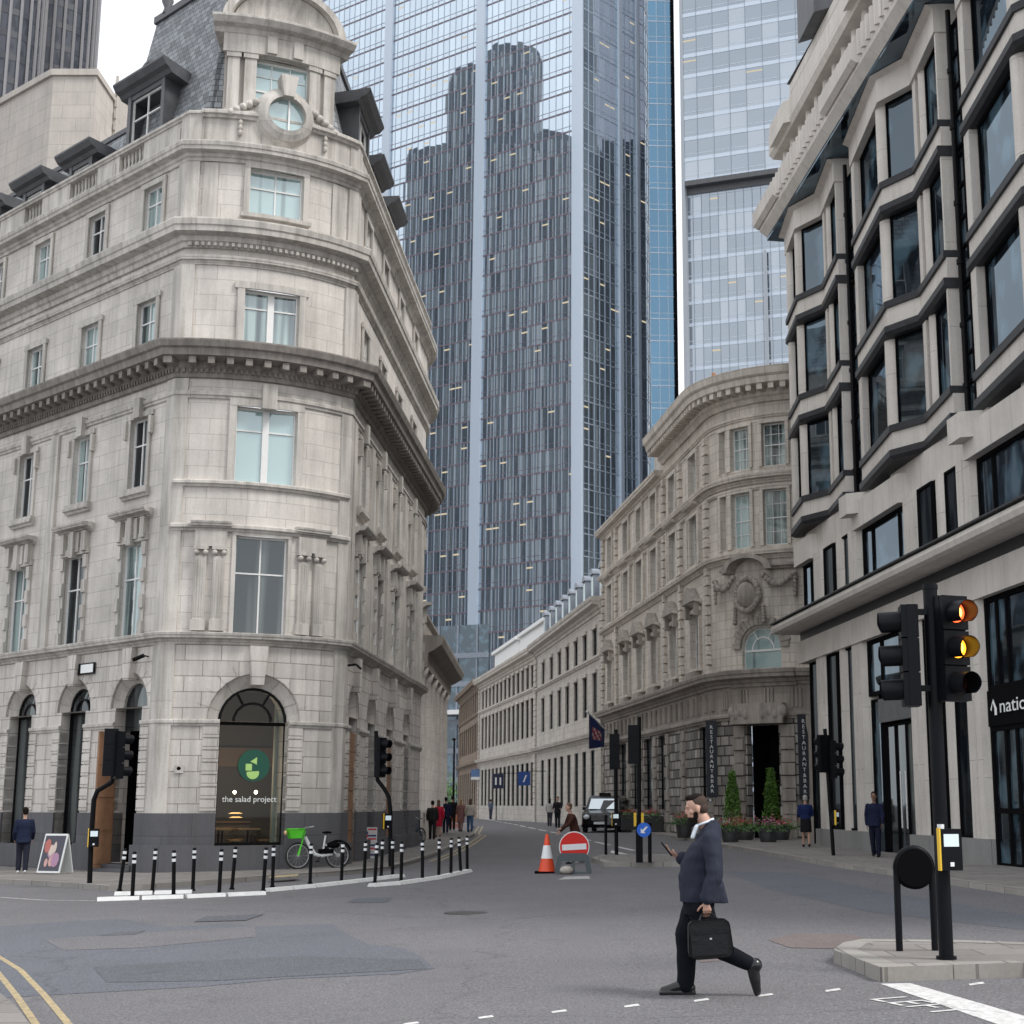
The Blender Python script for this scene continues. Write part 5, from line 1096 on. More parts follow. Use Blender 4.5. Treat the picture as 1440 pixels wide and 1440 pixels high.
def tslab(mb, pts, w0, w1, z0, z1):
    for i, (a, b) in enumerate(zip(pts, pts[1:])):
        a, b = Vector(a), Vector(b); d_ = (b-a).normalized(); n_ = Vector((d_.y, -d_.x)); L_ = (b-a).length; k = max(1, round(L_/.9))
        for j in range(k):
            p, q = a+d_*(L_*j/k+.006), a+d_*(L_*(j+1)/k-.006); za, zb_ = gz(*p), gz(*q)
            P = [(*(p+n_*w0), za+z0), (*(q+n_*w0), zb_+z0), (*(q+n_*w1), zb_+z0), (*(p+n_*w1), za+z0), (*(p+n_*w0), za+z1), (*(q+n_*w0), zb_+z1), (*(q+n_*w1), zb_+z1), (*(p+n_*w1), za+z1)]
            mb.add(P, [(4, 5, 6, 7), (0, 1, 5, 4), (1, 2, 6, 5), (2, 3, 7, 6), (3, 0, 4, 7)])
tslab(mb, isl+[isl[0]], -.012, .24, .0, .136); mb.build('island_kerb', M['kerb'], None); bpy.data.objects[mb and 'island_kerb'].parent = o
mi = [G(832, 1212), G(850, 1207), G(985, 1207), G(1010, 1212), G(990, 1219), G(850, 1219)]
o2 = sheet('traffic_island', mi, .12, 'pave', .14, 'kerb', kind=None); tag(o2, 'small far traffic island with the blue arrow sign', 'traffic island')
mb = MB(); tslab(mb, mi+[mi[0]], -.012, .2, .0, .126); q = mb.build('island_kerb', M['kerb']); q.parent = o2
# markings and patches
def mark(poly, m='wp', dz=.004, name='road_marking'): return sheet(name, poly, dz, m)
pp = [G(x, y) for x, y in ((-200, 1322), (0, 1303), (90, 1296), (165, 1292), (240, 1303), (330, 1299), (365, 1303), (467, 1299), (485, 1312), (518, 1328), (565, 1333), (592, 1345), (612, 1362), (560, 1370), (400, 1377), (280, 1388), (62, 1400), (-300, 1420))]
mark(pp, 'asph2', .003, 'asphalt_patch')
mark([G(x, y) for x, y in ((62, 1322), (210, 1312), (358, 1303), (360, 1318), (200, 1333), (88, 1337))], 'asph', .006, 'asphalt_patch')
mark([G(x, y) for x, y in ((130, 1360), (420, 1345), (590, 1350), (600, 1363), (300, 1380), (150, 1382))], 'asph3', .006, 'asphalt_patch')
mark([G(x, y) for x, y in ((272, 1297), (290, 1289), (372, 1286), (345, 1295))], 'asph3', .009, 'asphalt_patch')
mark([G(x, y) for x, y in ((135, 1317), (160, 1312), (205, 1309), (190, 1315))], 'asph3', .009, 'asphalt_patch')
mark([G(x, y) for x, y in ((488, 1270), (498, 1264), (552, 1262), (545, 1269))], 'asph3', .005, 'asphalt_patch')
mark([G(x, y) for x, y in ((1080, 1322), (1120, 1313), (1200, 1315), (1230, 1326), (1190, 1335), (1110, 1333))], 'asphr', .005, 'asphalt_patch')
mark([G(x, y) for x, y in ((1015, 1225), (1120, 1228), (1250, 1255), (1460, 1290), (1460, 1310), (1220, 1282), (1080, 1250))], 'asph2', .003, 'asphalt_patch')
mark([G(x, y) for x, y in ((980, 1345), (1010, 1342), (1030, 1350), (985, 1354))], 'asphr', .004, 'asphalt_patch')
for x, y in ((478, 1450), (577, 1438), (682, 1429), (785, 1421), (887, 1413), (985, 1405), (1075, 1398), (1170, 1391), (1372, 1382)):
    a = G(x-10, y+2); b = G(x+10, y-1); c = G(x+13, y+1.6); e = G(x-8, y+4.4); mark([a, b, c, e])
mark([G(1238, 1384), G(1280, 1383), G(1450, 1432), G(1600, 1478), G(1500, 1478), G(1400, 1440)], 'wp')
lt = text('LEFT', 1., M['wp'], 'road_lettering', None, Matrix.Identity(4), .0); lt['kind'] = 'structure'
a = Vector(G(1222, 1406)); b = Vector(G(1335, 1429)); c = Vector(G(1272, 1402)); up_ = Vector(G(1280, 1431))
vv = lt.data.vertices; x0 = min(v.co.x for v in vv); x1 = max(v.co.x for v in vv); y0 = min(v.co.y for v in vv); y1 = max(v.co.y for v in vv)
ex = b-a; ey = (c-a)
for v in vv:
    s_, t_ = (v.co.x-x0)/(x1-x0), (v.co.y-y0)/(y1-y0); q = a+ex*s_*.92+ey*(1-t_)*-1.+ey; q = a+ex*s_*.92+ey*t_
    v.co = (q.x, q.y, gz(q.x, q.y)+.006)
dl_ = [G(682, 1152), G(735, 1162), G(800, 1175), G(850, 1187), G(905, 1199)]
dp = Path(dl_)
for i in range(16):
    s_ = i*dp.L/16; mark([dp.P(s_, -.09)[:2], dp.P(s_+dp.L/16*.68, -.09)[:2], dp.P(s_+dp.L/16*.68, .09)[:2], dp.P(s_, .09)[:2]])
mark([G(860, 1196), G(905, 1206), G(905, 1209), G(858, 1199)], 'wp')
mark([G(785, 1237), G(830, 1236), G(828, 1232), G(795, 1233)], 'wpf')
yl = [G(-60, 1325), G(0, 1366), G(28, 1400), G(56, 1440), G(86, 1490)]
for w in (0, -.24): mark(strip(yl, w, w+.065), 'yp')
for w in (.25, .5): mark(strip(KL[10:16], w, w+.1), 'yp')
for w in (.3,): mark(strip(KR[7:13], -w, -w-.1)[::-1], 'wpf')
mark(strip([G(0, 1262), G(60, 1266), G(135, 1267)], .1), 'wpf')
sheet('pavement', [G(-160, 1370, .11), G(0, 1396, .11), G(22, 1414, .11), G(44, 1442, .11), G(62, 1500, .11), (-9, 6), (-16, 10)], .11, 'pave', .14, 'kerb')
mark([G(380, 1239), G(420, 1236), G(418, 1239), G(378, 1242)], 'yp', .12, 'kerb_paint')
# small iron covers
def cover(x, y, r, lab):
    p = G(x, y); z = gz(*p); mb = MB(); mb.cyl(p, r, z, z+.008, 24); t = mb.build('drain_cover', mat('cast_iron', (.05, .048, .045), .6, noise=.3, nscale=30)); t.data.materials[0].name = 'cast_iron'; tag(t, lab, 'drain cover')
cover(655, 1284, .35, 'round iron cover in the asphalt left of the walking man')
# white low kerb units carrying the bollards
def wedge(name, pts, lab):
    mb = MB(); w = .12; 
    for a, b in zip(pts, pts[1:]):
        a, b = Vector(a), Vector(b); d_ = (b-a).normalized(); n_ = Vector((d_.y, -d_.x)); L_ = (b-a).length; k = max(1, round(L_/1.))
        for j in range(k):
            p, q = a+d_*(L_*j/k+.02), a+d_*(L_*(j+1)/k-.03); P = []
            for r_, c_ in ((p, (-w, 0)), (p, (-w*.6, .07)), (p, (w*.6, .07)), (p, (w, 0)), (q, (-w, 0)), (q, (-w*.6, .07)), (q, (w*.6, .07)), (q, (w, 0))):
                v = r_+n_*c_[0]; P.append((v.x, v.y, gz(*v)+c_[1]))
            mb.add(P, [(0, 1, 5, 4), (1, 2, 6, 5), (2, 3, 7, 6), (0, 3, 2, 1), (4, 5, 6, 7)])
    o = mb.build(name, M['wk']); return tag(o, lab, 'kerb separator', 'white kerb separators under the bollards')
M['wk'] = mat('white_painted_kerb', (.7, .7, .69), .6, noise=.12, nscale=6)
wedge('kerb_separator', [G(135, 1267), G(260, 1263), G(374, 1258)], 'nearest straight white kerb separator at the left group of bollards')
wedge('kerb_separator', [G(160, 1259), G(272, 1256)], 'short white kerb separator behind the nearest one at the left bollards')
wedge('kerb_separator', [G(374, 1254), G(440, 1248), G(500, 1241), G(565, 1233)], 'long white kerb separator in front of the parked green and white bicycle')
wedge('kerb_separator', [G(521, 1247), G(560, 1244), G(615, 1236), G(659, 1226)], 'curved white kerb separator at the right group of bollards')
# ------------------------------------------------------------------ street furniture
from mathutils import noise as mnoise
def PT(px, py, Y): r = ray(px, py); k = Y/r[1]; return Vector((r[0]*k, Y, H+r[2]*k))
def GP(px, py, dz=0.): x, y = G(px, py, dz); return Vector((x, y, gz(x, y)+dz))
M['yel'] = mat('yellow_plastic', (.75, .48, .03), .4); M['red'] = mat('red_reflective', (.65, .02, .015), .35); M['whr'] = mat('white_reflective', (.78, .8, .82), .4)
M['hood'] = mat('black_signal_plastic', (.006, .0065, .009), .42, spec=.12); M['lensoff'] = mat('dark_lens', (.03, .012, .01), .15)
M['lr'] = mat('red_lamp_lit', (1, .1, .03), emit=(1, .12, .03), estr=1.6); M['lro'] = mat('red_lamp_core', (1, .5, .1), emit=(1, .34, .07), estr=5.)
M['la'] = mat('amber_lamp_lit', (1, .4, .03), emit=(1, .35, .02), estr=2.); M['lao'] = mat('amber_lamp_core', (1, .7, .1), emit=(1, .52, .04), estr=6.)
M['hin'] = mat('red_lit_hood_inside', (.03, .02, .02), .3)
M['screen'] = mat('pale_display', (.5, .58, .62), .3, emit=(.6, .7, .75), estr=.25)
def RZ(a): return Matrix.Rotation(a, 4, 'Z')
def signal_head(parent, loc, yaw, lit=False, sc=1., detail=True):
    """three lamps; local front is -y"""
    T = Matrix.Translation(loc) @ RZ(yaw) @ Matrix.Scale(sc, 4)
    b = MB()
    for z in (-.36, 0, .36): b.box(-.15, .15, -.06, .12, z-.172, z+.172, 0, T)
    b.box(-.155, .155, .0, .1, -.535, .535, 0, T)
    hd = b.build('signal_head', M['hood'], parent)
    for i, z in enumerate((.36, 0, -.36)):
        l = MB(); n = 20
        on = lit and i < 2
        Pn = [(0.105*k/3*math.cos(2*math.pi*j/n), -.065-.02*(1-(k/3)**2), z+.105*k/3*math.sin(2*math.pi*j/n)) for k in range(1, 4) for j in range(n)]
        Pn = [(0, -.086, z)]+Pn; fs = [(0, 1+j, 1+(j+1) % n) for j in range(n)]+[(1+k*n+j, 1+k*n+(j+1) % n, 1+(k+1)*n+(j+1) % n, 1+(k+1)*n+j) for k in range(2) for j in range(n)]
        Pn = [tuple(T @ Vector(p)) for p in Pn]
        l.add(Pn, fs[:n+n], None, 1 if on else 0, True); l.add(Pn, fs[n+n:], None, 0, True)
        ms_ = [M['lr'], M['lro']] if i == 0 and on else ([M['la'], M['lao']] if on else [M['lensoff'], M['lensoff']])
        l.build('lamp_lens', ms_, hd)
        v = MB(); n = 22; R0 = .118; Ln = .23
        for t_, (ra, rb_) in enumerate(((R0, R0*.97), (R0-.006, R0*.97-.006))):
            P = []
            for j in range(n+1):
                a = rad(-58)+rad(296)*j/n; cut = 1-.18*max(0, -math.sin(a))
                P += [(ra*math.cos(a), -.06, z+ra*math.sin(a)), (rb_*math.cos(a), -.06-Ln*cut, z+rb_*math.sin(a)-.01)]
            v.add([tuple(T @ Vector(p)) for p in P], [(2*j, 2*j+1, 2*j+3, 2*j+2) for j in range(n)], None, 0, True)
        v.build('hood', M['hood'], hd)
    return hd
def button_box(parent, loc, yaw):
    T = Matrix.Translation(loc) @ RZ(yaw); b = MB(); b.box(-.115, .115, -.07, .07, -.2, .2, 0, T); b.box(-.05, .05, .05, .16, -.1, .1, 0, T); o = b.build('push_button_box', M['hood'], parent)
    b = MB(); b.box(-.128, -.113, -.075, -.02, -.2, .21, 0, T); b.build('yellow_edge', M['yel'], o)
    b = MB(); b.box(-.08, .08, -.076, -.07, .03, .15, 0, T); b.build('display', M['screen'], o)
    b = MB(); b.box(-.02, .02, -.078, -.07, -.16, -.12, 0, T); b.build('button', M['whr'], o)
# foreground signal
base = GP(1331, 1349, .13); Ym = base.y
s1 = thing('traffic_light', 'large near traffic signal showing red and amber together on the kerbed island', 'traffic light', base)
mb = MB(); top = PT(1307, 825, Ym); top.x = base.x; zt = top.z
mb.cyl((base.x, base.y), .072, base.z, zt, 20); mb.cyl((base.x, base.y), .08, zt-.03, zt+.02, 20); mb.cyl((base.x, base.y), .1, base.z, base.z+.03, 20)
mb.build('pole', M['hood'], s1)
c1 = PT(1334, 913, Ym); hz = c1.z
signal_head(s1, Vector((base.x+.19, base.y-.1, hz)), rad(21), True, 1.0)
signal_head(s1, Vector((base.x-.27, base.y-.02, hz-.07)), rad(-96), False, .96)
mb = MB()
for z in (hz-.4, hz+.38): mb.box(base.x-.25, base.x+.16, base.y-.05, base.y+.0, z-.03, z+.03)
mb.build('bracket', M['hood'], s1)
button_box(s1, Vector((base.x+.03, base.y-.15, PT(1336, 1194, Ym).z)), rad(14))
mb = MB(); mb.cyl((base.x-.02, base.y-.09), .035, PT(1331, 1166, Ym).z, PT(1331, 1159, Ym).z, 10); mb.build('indicator', M['whr'], s1)
# rear of a round keep-left sign on two posts
kb = GP(1290, 1337, .13); kl = thing('keep_left_sign', 'black back of a round sign in an arched two-post frame on the near island', 'sign', kb)
cz = PT(1288, 1221, kb.y).z; hw = .185
mb = MB(); arcp = [(kb.x-hw, kb.y, kb.z), (kb.x-hw, kb.y, cz)]+[(kb.x-hw*math.cos(a), kb.y, cz+hw*1.1*math.sin(a)) for a in [math.pi*i/12 for i in range(1, 12)]]+[(kb.x+hw, kb.y, cz), (kb.x+hw, kb.y, kb.z)]
mb.tube(arcp, .036, 12); mb.build('post_frame', M['hood'], kl)
mb = MB(); T = Matrix.Translation((kb.x, kb.y, cz)) @ Matrix.Rotation(math.pi/2, 4, 'X'); mb.cyl((0, 0), .215, -.045, .03, 32, T=T); mb.cyl((0, 0), .19, .03, .05, 32, T=T); mb.build('sign_disc', M['blackm'], kl)
# other signals: (label, base px, dz, poly of px along the pole, head centre px, yaw, scale)
def signal(label, bpx, dz, poly, heads, r=.057, button=None):
    b = GP(*bpx, dz); o = thing('traffic_light', label, 'traffic light', b, 'traffic signals around the junction'); Y = b.y
    pts = [b]+[PT(x, y, Y) for x, y in poly]; m = MB(); m.tube(pts, r, 12); m.build('pole', M['black'], o)
    for (x, y, yaw) in heads: p = PT(x, y, Y); signal_head(o, p, rad(yaw), False, 1.0); 
    for (x, y, yaw) in heads:
        p = PT(x, y, Y); q = min(pts, key=lambda a: abs(a.z-p.z)); m = MB(); m.box(min(p.x, q.x), max(p.x, q.x), Y-.03, Y+.03, p.z-.04, p.z+.04); m.build('bracket', M['black'], o)
    if button: p = PT(*button[:2], Y); button_box(o, p+Vector((0, -.08, 0)), rad(button[2]))
    return o
signal('black signal on a bent pole in front of the timber doors, seen from behind', (126, 1242), .11, [(128, 1180), (132, 1125), (137, 1112), (157, 1100), (161, 1088), (161, 1075)], [(155, 1058, 200), (168, 1062, 130)], button=(133, 1178, 25))
signal('black signal on a bent pole by the right corner of the pale bay, facing right', (549, 1218), .11, [(549, 1140), (547, 1122), (541, 1110), (531, 1097), (529, 1085), (529, 1028)], [(536, 1065, 62)], button=(545, 1155, 30))
signal('black signal seen from behind on the thin pole nearest the parked black taxi', (867, 1203), .1, [(866, 1100), (866, 1026)], [(864, 1057, 180)], .06, button=(866, 1152, 0))
signal('tall black signal seen from behind, rising above the blue arrow sign', (899, 1210), .12, [(899, 1100), (899, 1008)], [(891, 1047, 178)], .055)
signal('black signal beside the first light-coloured column of the stone office', (1172, 1203), .11, [(1165, 1100), (1160, 1025)], [(1157, 1060, 205), (1172, 1068, 95)], .055, button=(1174, 1150, 60))
# blue arrow sign bollard
b = GP(905, 1213, .12); o = thing('arrow_sign', 'round blue sign with a white arrow on the far traffic island', 'sign', b)
mb = MB(); 
for dx in (-.14, .17): mb.cyl((b.x+dx, b.y), .05, b.z, PT(905, 1157, b.y).z, 10)
mb.box(b.x-.2, b.x-.02, b.y-.08, b.y+.08, b.z, b.z+.95); mb.build('post', M['black'], o)
c = PT(905.5, 1167, b.y-.12); T = Matrix.Translation(c) @ Matrix.Rotation(math.pi/2, 4, 'X'); mb = MB(); mb.cyl((0, 0), .19, -.02, .02, 28, T=T); dd = mb.build('sign_face', mat('blue_sign', (.01, .13, .62), .4), o)
mb = MB(); T2 = Matrix.Translation(c+Vector((0, -.025, 0))) @ Matrix.Rotation(rad(45), 4, 'Y')
mb.add([tuple(T2 @ Vector(p)) for p in ((-.12, 0, 0), (-.03, 0, .09), (-.03, 0, .03), (.12, 0, .02), (.12, 0, -.02), (-.03, 0, -.03), (-.03, 0, -.09))], [tuple(range(7))])
mb.v = [(c.x-(x-c.x) if False else x, y, c.z-(z-c.z)) for x, y, z in mb.v]; mb.build('arrow', M['whr'], o)
for px in (893.5, 904):
    p = GP(px, 1212, .12); m = MB(); m.box(p.x-.035, p.x+.035, p.y+.02, p.y+.08, PT(px, 1162, p.y).z, PT(px, 1143, p.y).z); m.build('yellow_strip', M['yel'], o)
b = GP(852, 1203, .1); o = thing('slim_post', 'slim black post between the taxi and the far island signal', 'post', b); m = MB(); m.cyl((b.x, b.y), .045, b.z, PT(852, 1147, b.y).z, 12); m.lathe([(.05, PT(852, 1148, b.y).z), (.03, PT(852, 1146, b.y).z), (0, PT(852, 1145, b.y).z)], (b.x, b.y), 12); m.build('post_body', M['black'], o)
# no-entry sign in a low frame with sandbag, cone
b = GP(806, 1229); ne = thing('no_entry_sign', 'red and white no-entry disc on a grey portable frame', 'sign', b); Y = b.y
c = PT(807.5, 1191, Y); T = Matrix.Translation(c) @ Matrix.Rotation(rad(94), 4, 'X'); m = MB(); m.cyl((0, 0), .375, -.01, .01, 40, T=T); m.build('rim', M['whr'], ne)
m = MB(); m.cyl((0, 0), .352, .011, .014, 40, T=T); m.build('red_disc', M['red'], ne)
m = MB(); T2 = T @ RZ(rad(3)); m.box(-.30, .30, -.07, .07, .0145, .018, T=T2); m.build('white_bar', M['whr'], ne)
M['frame'] = mat('dark_grey_green_frame', (.09, .11, .12), .5); z0 = b.z; m = MB()
P = [(-.43, 0), (-.46, .05), (-.38, .42), (-.3, .5), (.3, .5), (.38, .42), (.46, .05), (.43, 0), (.34, 0), (.28, .3), (-.28, .3), (-.34, 0)]
m.add([(b.x+x, Y-.02-z*.1, z0+z) for x, z in P]+[(b.x+x, Y+.05-z*.1, z0+z) for x, z in P], [(0, 1, 2, 10, 11), (2, 3, 4, 5, 9, 10), (5, 6, 7, 8, 9), (12, 13, 14, 22, 23), (14, 15, 16, 17, 21, 22), (17, 18, 19, 20, 21)]+[(i, (i+1) % 12, 12+(i+1) % 12, 12+i) for i in range(12)])
m.box(b.x-.4, b.x+.4, Y-.03, Y+.5, z0, z0+.05); m.box(b.x-.04, b.x+.04, Y, Y+.06, z0+.05, z0+.45); m.build('stand', M['frame'], ne)
sbg = thing('sandbag', 'pale sandbag lying under the red and white no-entry disc', 'sandbag', (b.x-.15, Y-.12, z0)); m = MB(); m.ell((b.x-.16, Y-.14, z0+.1), (.17, .12, .1), 14, 9); m.build('bag_body', mat('pale_sacking', (.42, .38, .34), .8, noise=.2, nscale=12), sbg)
b = GP(769, 1228); o = thing('traffic_cone', 'tall red traffic cone with a white sleeve left of the no-entry disc', 'traffic cone', b); m = MB(); z0 = b.z
m.box(b.x-.3, b.x+.3, b.y-.2, b.y+.2, z0, z0+.05); m.build('base', M['blackm'], o)
m = MB(); m.lathe([(.22, z0+.05), (.2, z0+.1), (.145, z0+.36)], (b.x, b.y), 20); m.lathe([(.085, z0+.68), (.035, z0+.95), (.0, z0+.96)], (b.x, b.y), 20); m.build('cone', mat('orange_red_plastic', (.72, .07, .02), .45), o)
m = MB(); m.lathe([(.149, z0+.36), (.089, z0+.68)], (b.x, b.y), 20); m.build('sleeve', M['whr'], o)
# black bollards with white bands
proto = None
BL = [(168, 1253, 5), (186, 1263, 0), (214, 1254, 2), (244, 1260, -2), (271, 1253, 0), (308, 1258, 1), (326, 1251, 3), (370, 1254, 2), (383, 1248, 0), (436, 1243, 0), (480, 1240, 1), (512, 1237, 1), (527, 1243, 2), (536, 1233, 1), (552, 1232, -1), (564, 1240, 0), (594, 1237, -1), (617, 1233, 0), (634, 1230, 0), (648, 1227, -4), (657, 1224, -1)]
NM = ['leftmost leaning', 'second from the left', 'third from the left', 'fourth from the left', 'fifth from the left', 'sixth from the left', 'seventh from the left', 'eighth from the left', 'ninth from the left, close beside its neighbour', 'tenth from the left, by the green bicycle', 'eleventh from the left, right of the green bicycle', 'twelfth from the left, under the striped poster', 'thirteenth from the left', 'fourteenth from the left, standing behind the row', 'fifteenth from the left, beside the bent signal pole', 'sixteenth from the left', 'fifth from the right end', 'fourth from the right end', 'third from the right end', 'second from the right end, leaning back', 'rightmost, nearest the street']
def bollard_parts(root):
    m = MB(); m.cyl((0, 0), .039, 0, .86, 14); m.cyl((0, 0), .055, 0, .04, 14); m.lathe([(.039, .86), (.034, .88), (0, .885)], (0, 0), 14); me = m.mesh('bollard_body', M['black'])
    m = MB()
    for z in (.66, .77): m.cyl((0, 0), .0405, z, z+.06, 14, cap=False)
    return me, m.mesh('reflective_band', M['whr'])
bme, bre = bollard_parts(None)
for (px, py, ln), nm in zip(BL, NM):
    p = GP(px, py, .03); r = thing('bollard', 'slim black bollard with two white bands, '+nm, 'bollard', p, 'black and white bollards on the kerb separators')
    r.rotation_euler = (rad(1), rad(ln), 0)
    child(bme, 'post', r); child(bre, 'reflective_band', r)
# bicycles
M['green'] = mat('bright_green_plastic', (.10, .62, .03), .35); M['tyre'] = mat('rubber', (.015, .015, .016), .7); M['alu'] = mat('silver_metal', (.55, .55, .56), .3, metal=.7); M['bw'] = mat('white_frame', (.68, .7, .7), .35)
def bicycle(label, loc, yaw, ebike=True, lean=0.):
    o = thing('bicycle', label, 'bicycle', (0, 0, 0)); R = .33
    fr = M['bw'] if ebike else mat('dark_blue_frame', (.02, .05, .09), .35)
    for x in (.55, -.55):
        m = MB(); m.tube([(x+R*math.cos(2*math.pi*i/28), 0, R+R*math.sin(2*math.pi*i/28)) for i in range(29)], .026, 8, caps=False)
        w = m.build('wheel', M['tyre'], o); m = MB(); m.tube([(x+.29*math.cos(2*math.pi*i/28), 0, R+.29*math.sin(2*math.pi*i/28)) for i in range(29)], .01, 6, caps=False)
        for i in range(14): a = 2*math.pi*i/14; m.tube([(x, .02*(-1)**i, R), (x+.29*math.cos(a), 0, R+.29*math.sin(a))], .0025, 4, caps=False)
        T = Matrix.Translation((x, 0, R)) @ Matrix.Rotation(math.pi/2, 4, 'X'); m.cyl((0, 0), .05 if x < 0 else .03, -.05, .05, 12, T=T); m.build('rim_and_spokes', M['alu'], w)
    m = MB()
    if ebike:
        m.tube([(.36, 0, .82), (.22, 0, .55), (.08, 0, .36), (-.1, 0, .32), (-.4, 0, .36)], [.045, .05, .05, .045, .03], 10); m.tube([(-.12, 0, .33), (-.2, 0, .85)], .025); m.tube([(-.2, 0, .62), (-.55, 0, .33)], .018)
    else:
        for a, b_ in (((.42, 0, .78), (-.05, 0, .3)), ((.4, 0, .82), (-.22, 0, .78)), ((-.05, 0, .3), (-.24, 0, .9)), ((-.22, 0, .78), (-.55, 0, .33)), ((-.05, 0, .3), (-.55, 0, .33))): m.tube([a, b_], .02)
    m.build('frame', fr, o)
    m = MB(); m.tube([(.36, 0, .98), (.44, 0, .7), (.55, .05, .33)], .022); m.tube([(.44, 0, .7), (.55, -.05, .33)], .02); m.build('fork', M['green'] if ebike else fr, o)
    m = MB(); m.tube([(.22, .3, 1.08), (.34, .18, 1.06), (.36, 0, 1.0), (.34, -.18, 1.06), (.22, -.3, 1.08)], .016); m.build('handlebar', M['alu'], o)
    m = MB(); m.ell((-.24, 0, .93), (.14, .09, .035), 12, 6); m.build('saddle', M['blackm'], o)
    m = MB(); m.tube([(-.05, .06, .3), (.05, .1, .18)], .012); m.tube([(-.05, -.06, .3), (-.15, -.1, .42)], .012); m.box(.0, .1, .09, .17, .165, .185); m.build('crank', M['blackm'], o)
    m = MB(); m.tube([(-.55+.38*math.cos(a), 0, R+.38*math.sin(a)) for a in [rad(20+i*14) for i in range(11)]], .03, 8); m.build('mudguard', M['blackm'], o)
    if ebike:
        m = MB(); z0, z1 = .78, 1.02
        P = [(.5, -.15, z0), (.78, -.12, z0), (.78, .12, z0), (.5, .15, z0), (.44, -.2, z1), (.86, -.18, z1), (.86, .18, z1), (.44, .2, z1)]; m.add(P, [(0, 3, 2, 1), (0, 1, 5, 4), (1, 2, 6, 5), (2, 3, 7, 6), (3, 0, 4, 7)]); m.tube([P[4], P[5], P[6], P[7], P[4]], .015); m.build('basket', M['green'], o)
        m = MB(); m.ell((.9, 0, .93), (.05, .06, .06), 8, 6); m.build('headlamp', mat('warm_lamp_plastic', (.7, .45, .25), .4), o); m = MB(); m.box(-.42, -.02, -.05, .05, .38, .5); m.ell((-.42, 0, .6), (.2, .07, .09), 10, 6); m.build('battery', M['blackm'], o)
    o.location = loc; o.rotation_euler = (lean, 0, yaw); return o
bicycle('white and green hire bicycle with a green basket parked against the dark plinth', (-7.05, 40.75, gz(-7.05, 40.75)+.11), math.pi+rad(28), True, rad(3))
p = GP(578, 1190, .11); bicycle('dark bicycle parked by the second brown boarded doorway', p, rad(62), False, rad(6))
# boards
def aboard(label, loc, yaw, w, h, cols, name='a_board', sp=.32):
    o = thing(name, label, 'pavement sign', (0, 0, 0)); R_ = random.Random(label)
    for k in (1, -1):
        m = MB(); T = Matrix.Translation((0, -k*0, h)) @ Matrix.Rotation(rad(k*-15), 4, 'X') @ Matrix.Translation((0, 0, -h)); m.box(-w/2, w/2, -.015, .015, 0, h, 0, T); f = m.build('panel', M['bw'], o)
        if k == 1:
            m = MB(); m.box(-w/2+.04, w/2-.04, -.02, -.016, .05, h-.05, 0, T)
            for i in range(9):
                x, z = R_.uniform(-w/2+.12, w/2-.12), R_.uniform(.15, h-.2); r1, r2 = R_.uniform(.05, .13), R_.uniform(.06, .2)
                n = 9; m.add([tuple(T @ Vector((x+max(-w/2+.05-x, min(w/2-.05-x, r1*math.cos(2*math.pi*j/n))), -.022-.001*i, z+max(.06-z, min(h-.06-z, r2*math.sin(2*math.pi*j/n)))))) for j in range(n)], [tuple(range(n))], None, 1+i % (len(cols)-1))
            m.build('poster', [mat('poster_ink', c, .5) for c in cols], f)
    o.location = loc; o.rotation_euler = (0, 0, yaw); return o
p = GP(77, 1229, .11); aboard('folding pavement board with a dark photo poster in pinks, beside the man in navy', p, rad(-20), .72, 1.02, [(.05, .05, .07), (.5, .3, .28), (.35, .2, .3), (.55, .45, .4), (.4, .12, .1)])
p = GP(517, 1207, .11); o = thing('striped_poster_board', 'tall board with red, white and navy stripes standing by the boarded doorway', 'pavement sign', p)
m = MB(); m.box(p.x-.27, p.x+.27, p.y-.03, p.y, p.z+.0, p.z+.93); m.build('panel', M['bw'], o); m = MB(); R_ = random.Random(3)
for i in range(9): z = p.z+.05+i*.095; m.box(p.x-.26, p.x+.0, p.y-.036, p.y-.03, z, z+.09, i % 3); m.box(p.x+.0, p.x+.25, p.y-.036, p.y-.03, z+.03, z+.085, (i+1) % 3)
m.build('poster', [mat('poster_red', (.6, .06, .08), .5), mat('poster_navy', (.03, .05, .16), .5), mat('poster_pale', (.7, .62, .62), .5)], o)
p = GP(639, 1164, .11); o = thing('poster_board', 'small pink framed poster board on the pavement among the distant walkers', 'pavement sign', p)
m = MB(); m.box(p.x-.5, p.x+.5, p.y, p.y+.06, p.z, p.z+1.05); m.build('panel', mat('pink_board', (.6, .25, .24), .5), o); m = MB(); m.box(p.x-.38, p.x+.38, p.y-.01, p.y, p.z+.2, p.z+.95); m.ell((p.x, p.y-.01, p.z+.55), (.25, .01, .25), 10, 6, 1); m.build('poster', [mat('pale_poster', (.65, .45, .42), .5), mat('orange_poster', (.55, .2, .1), .5)], o)
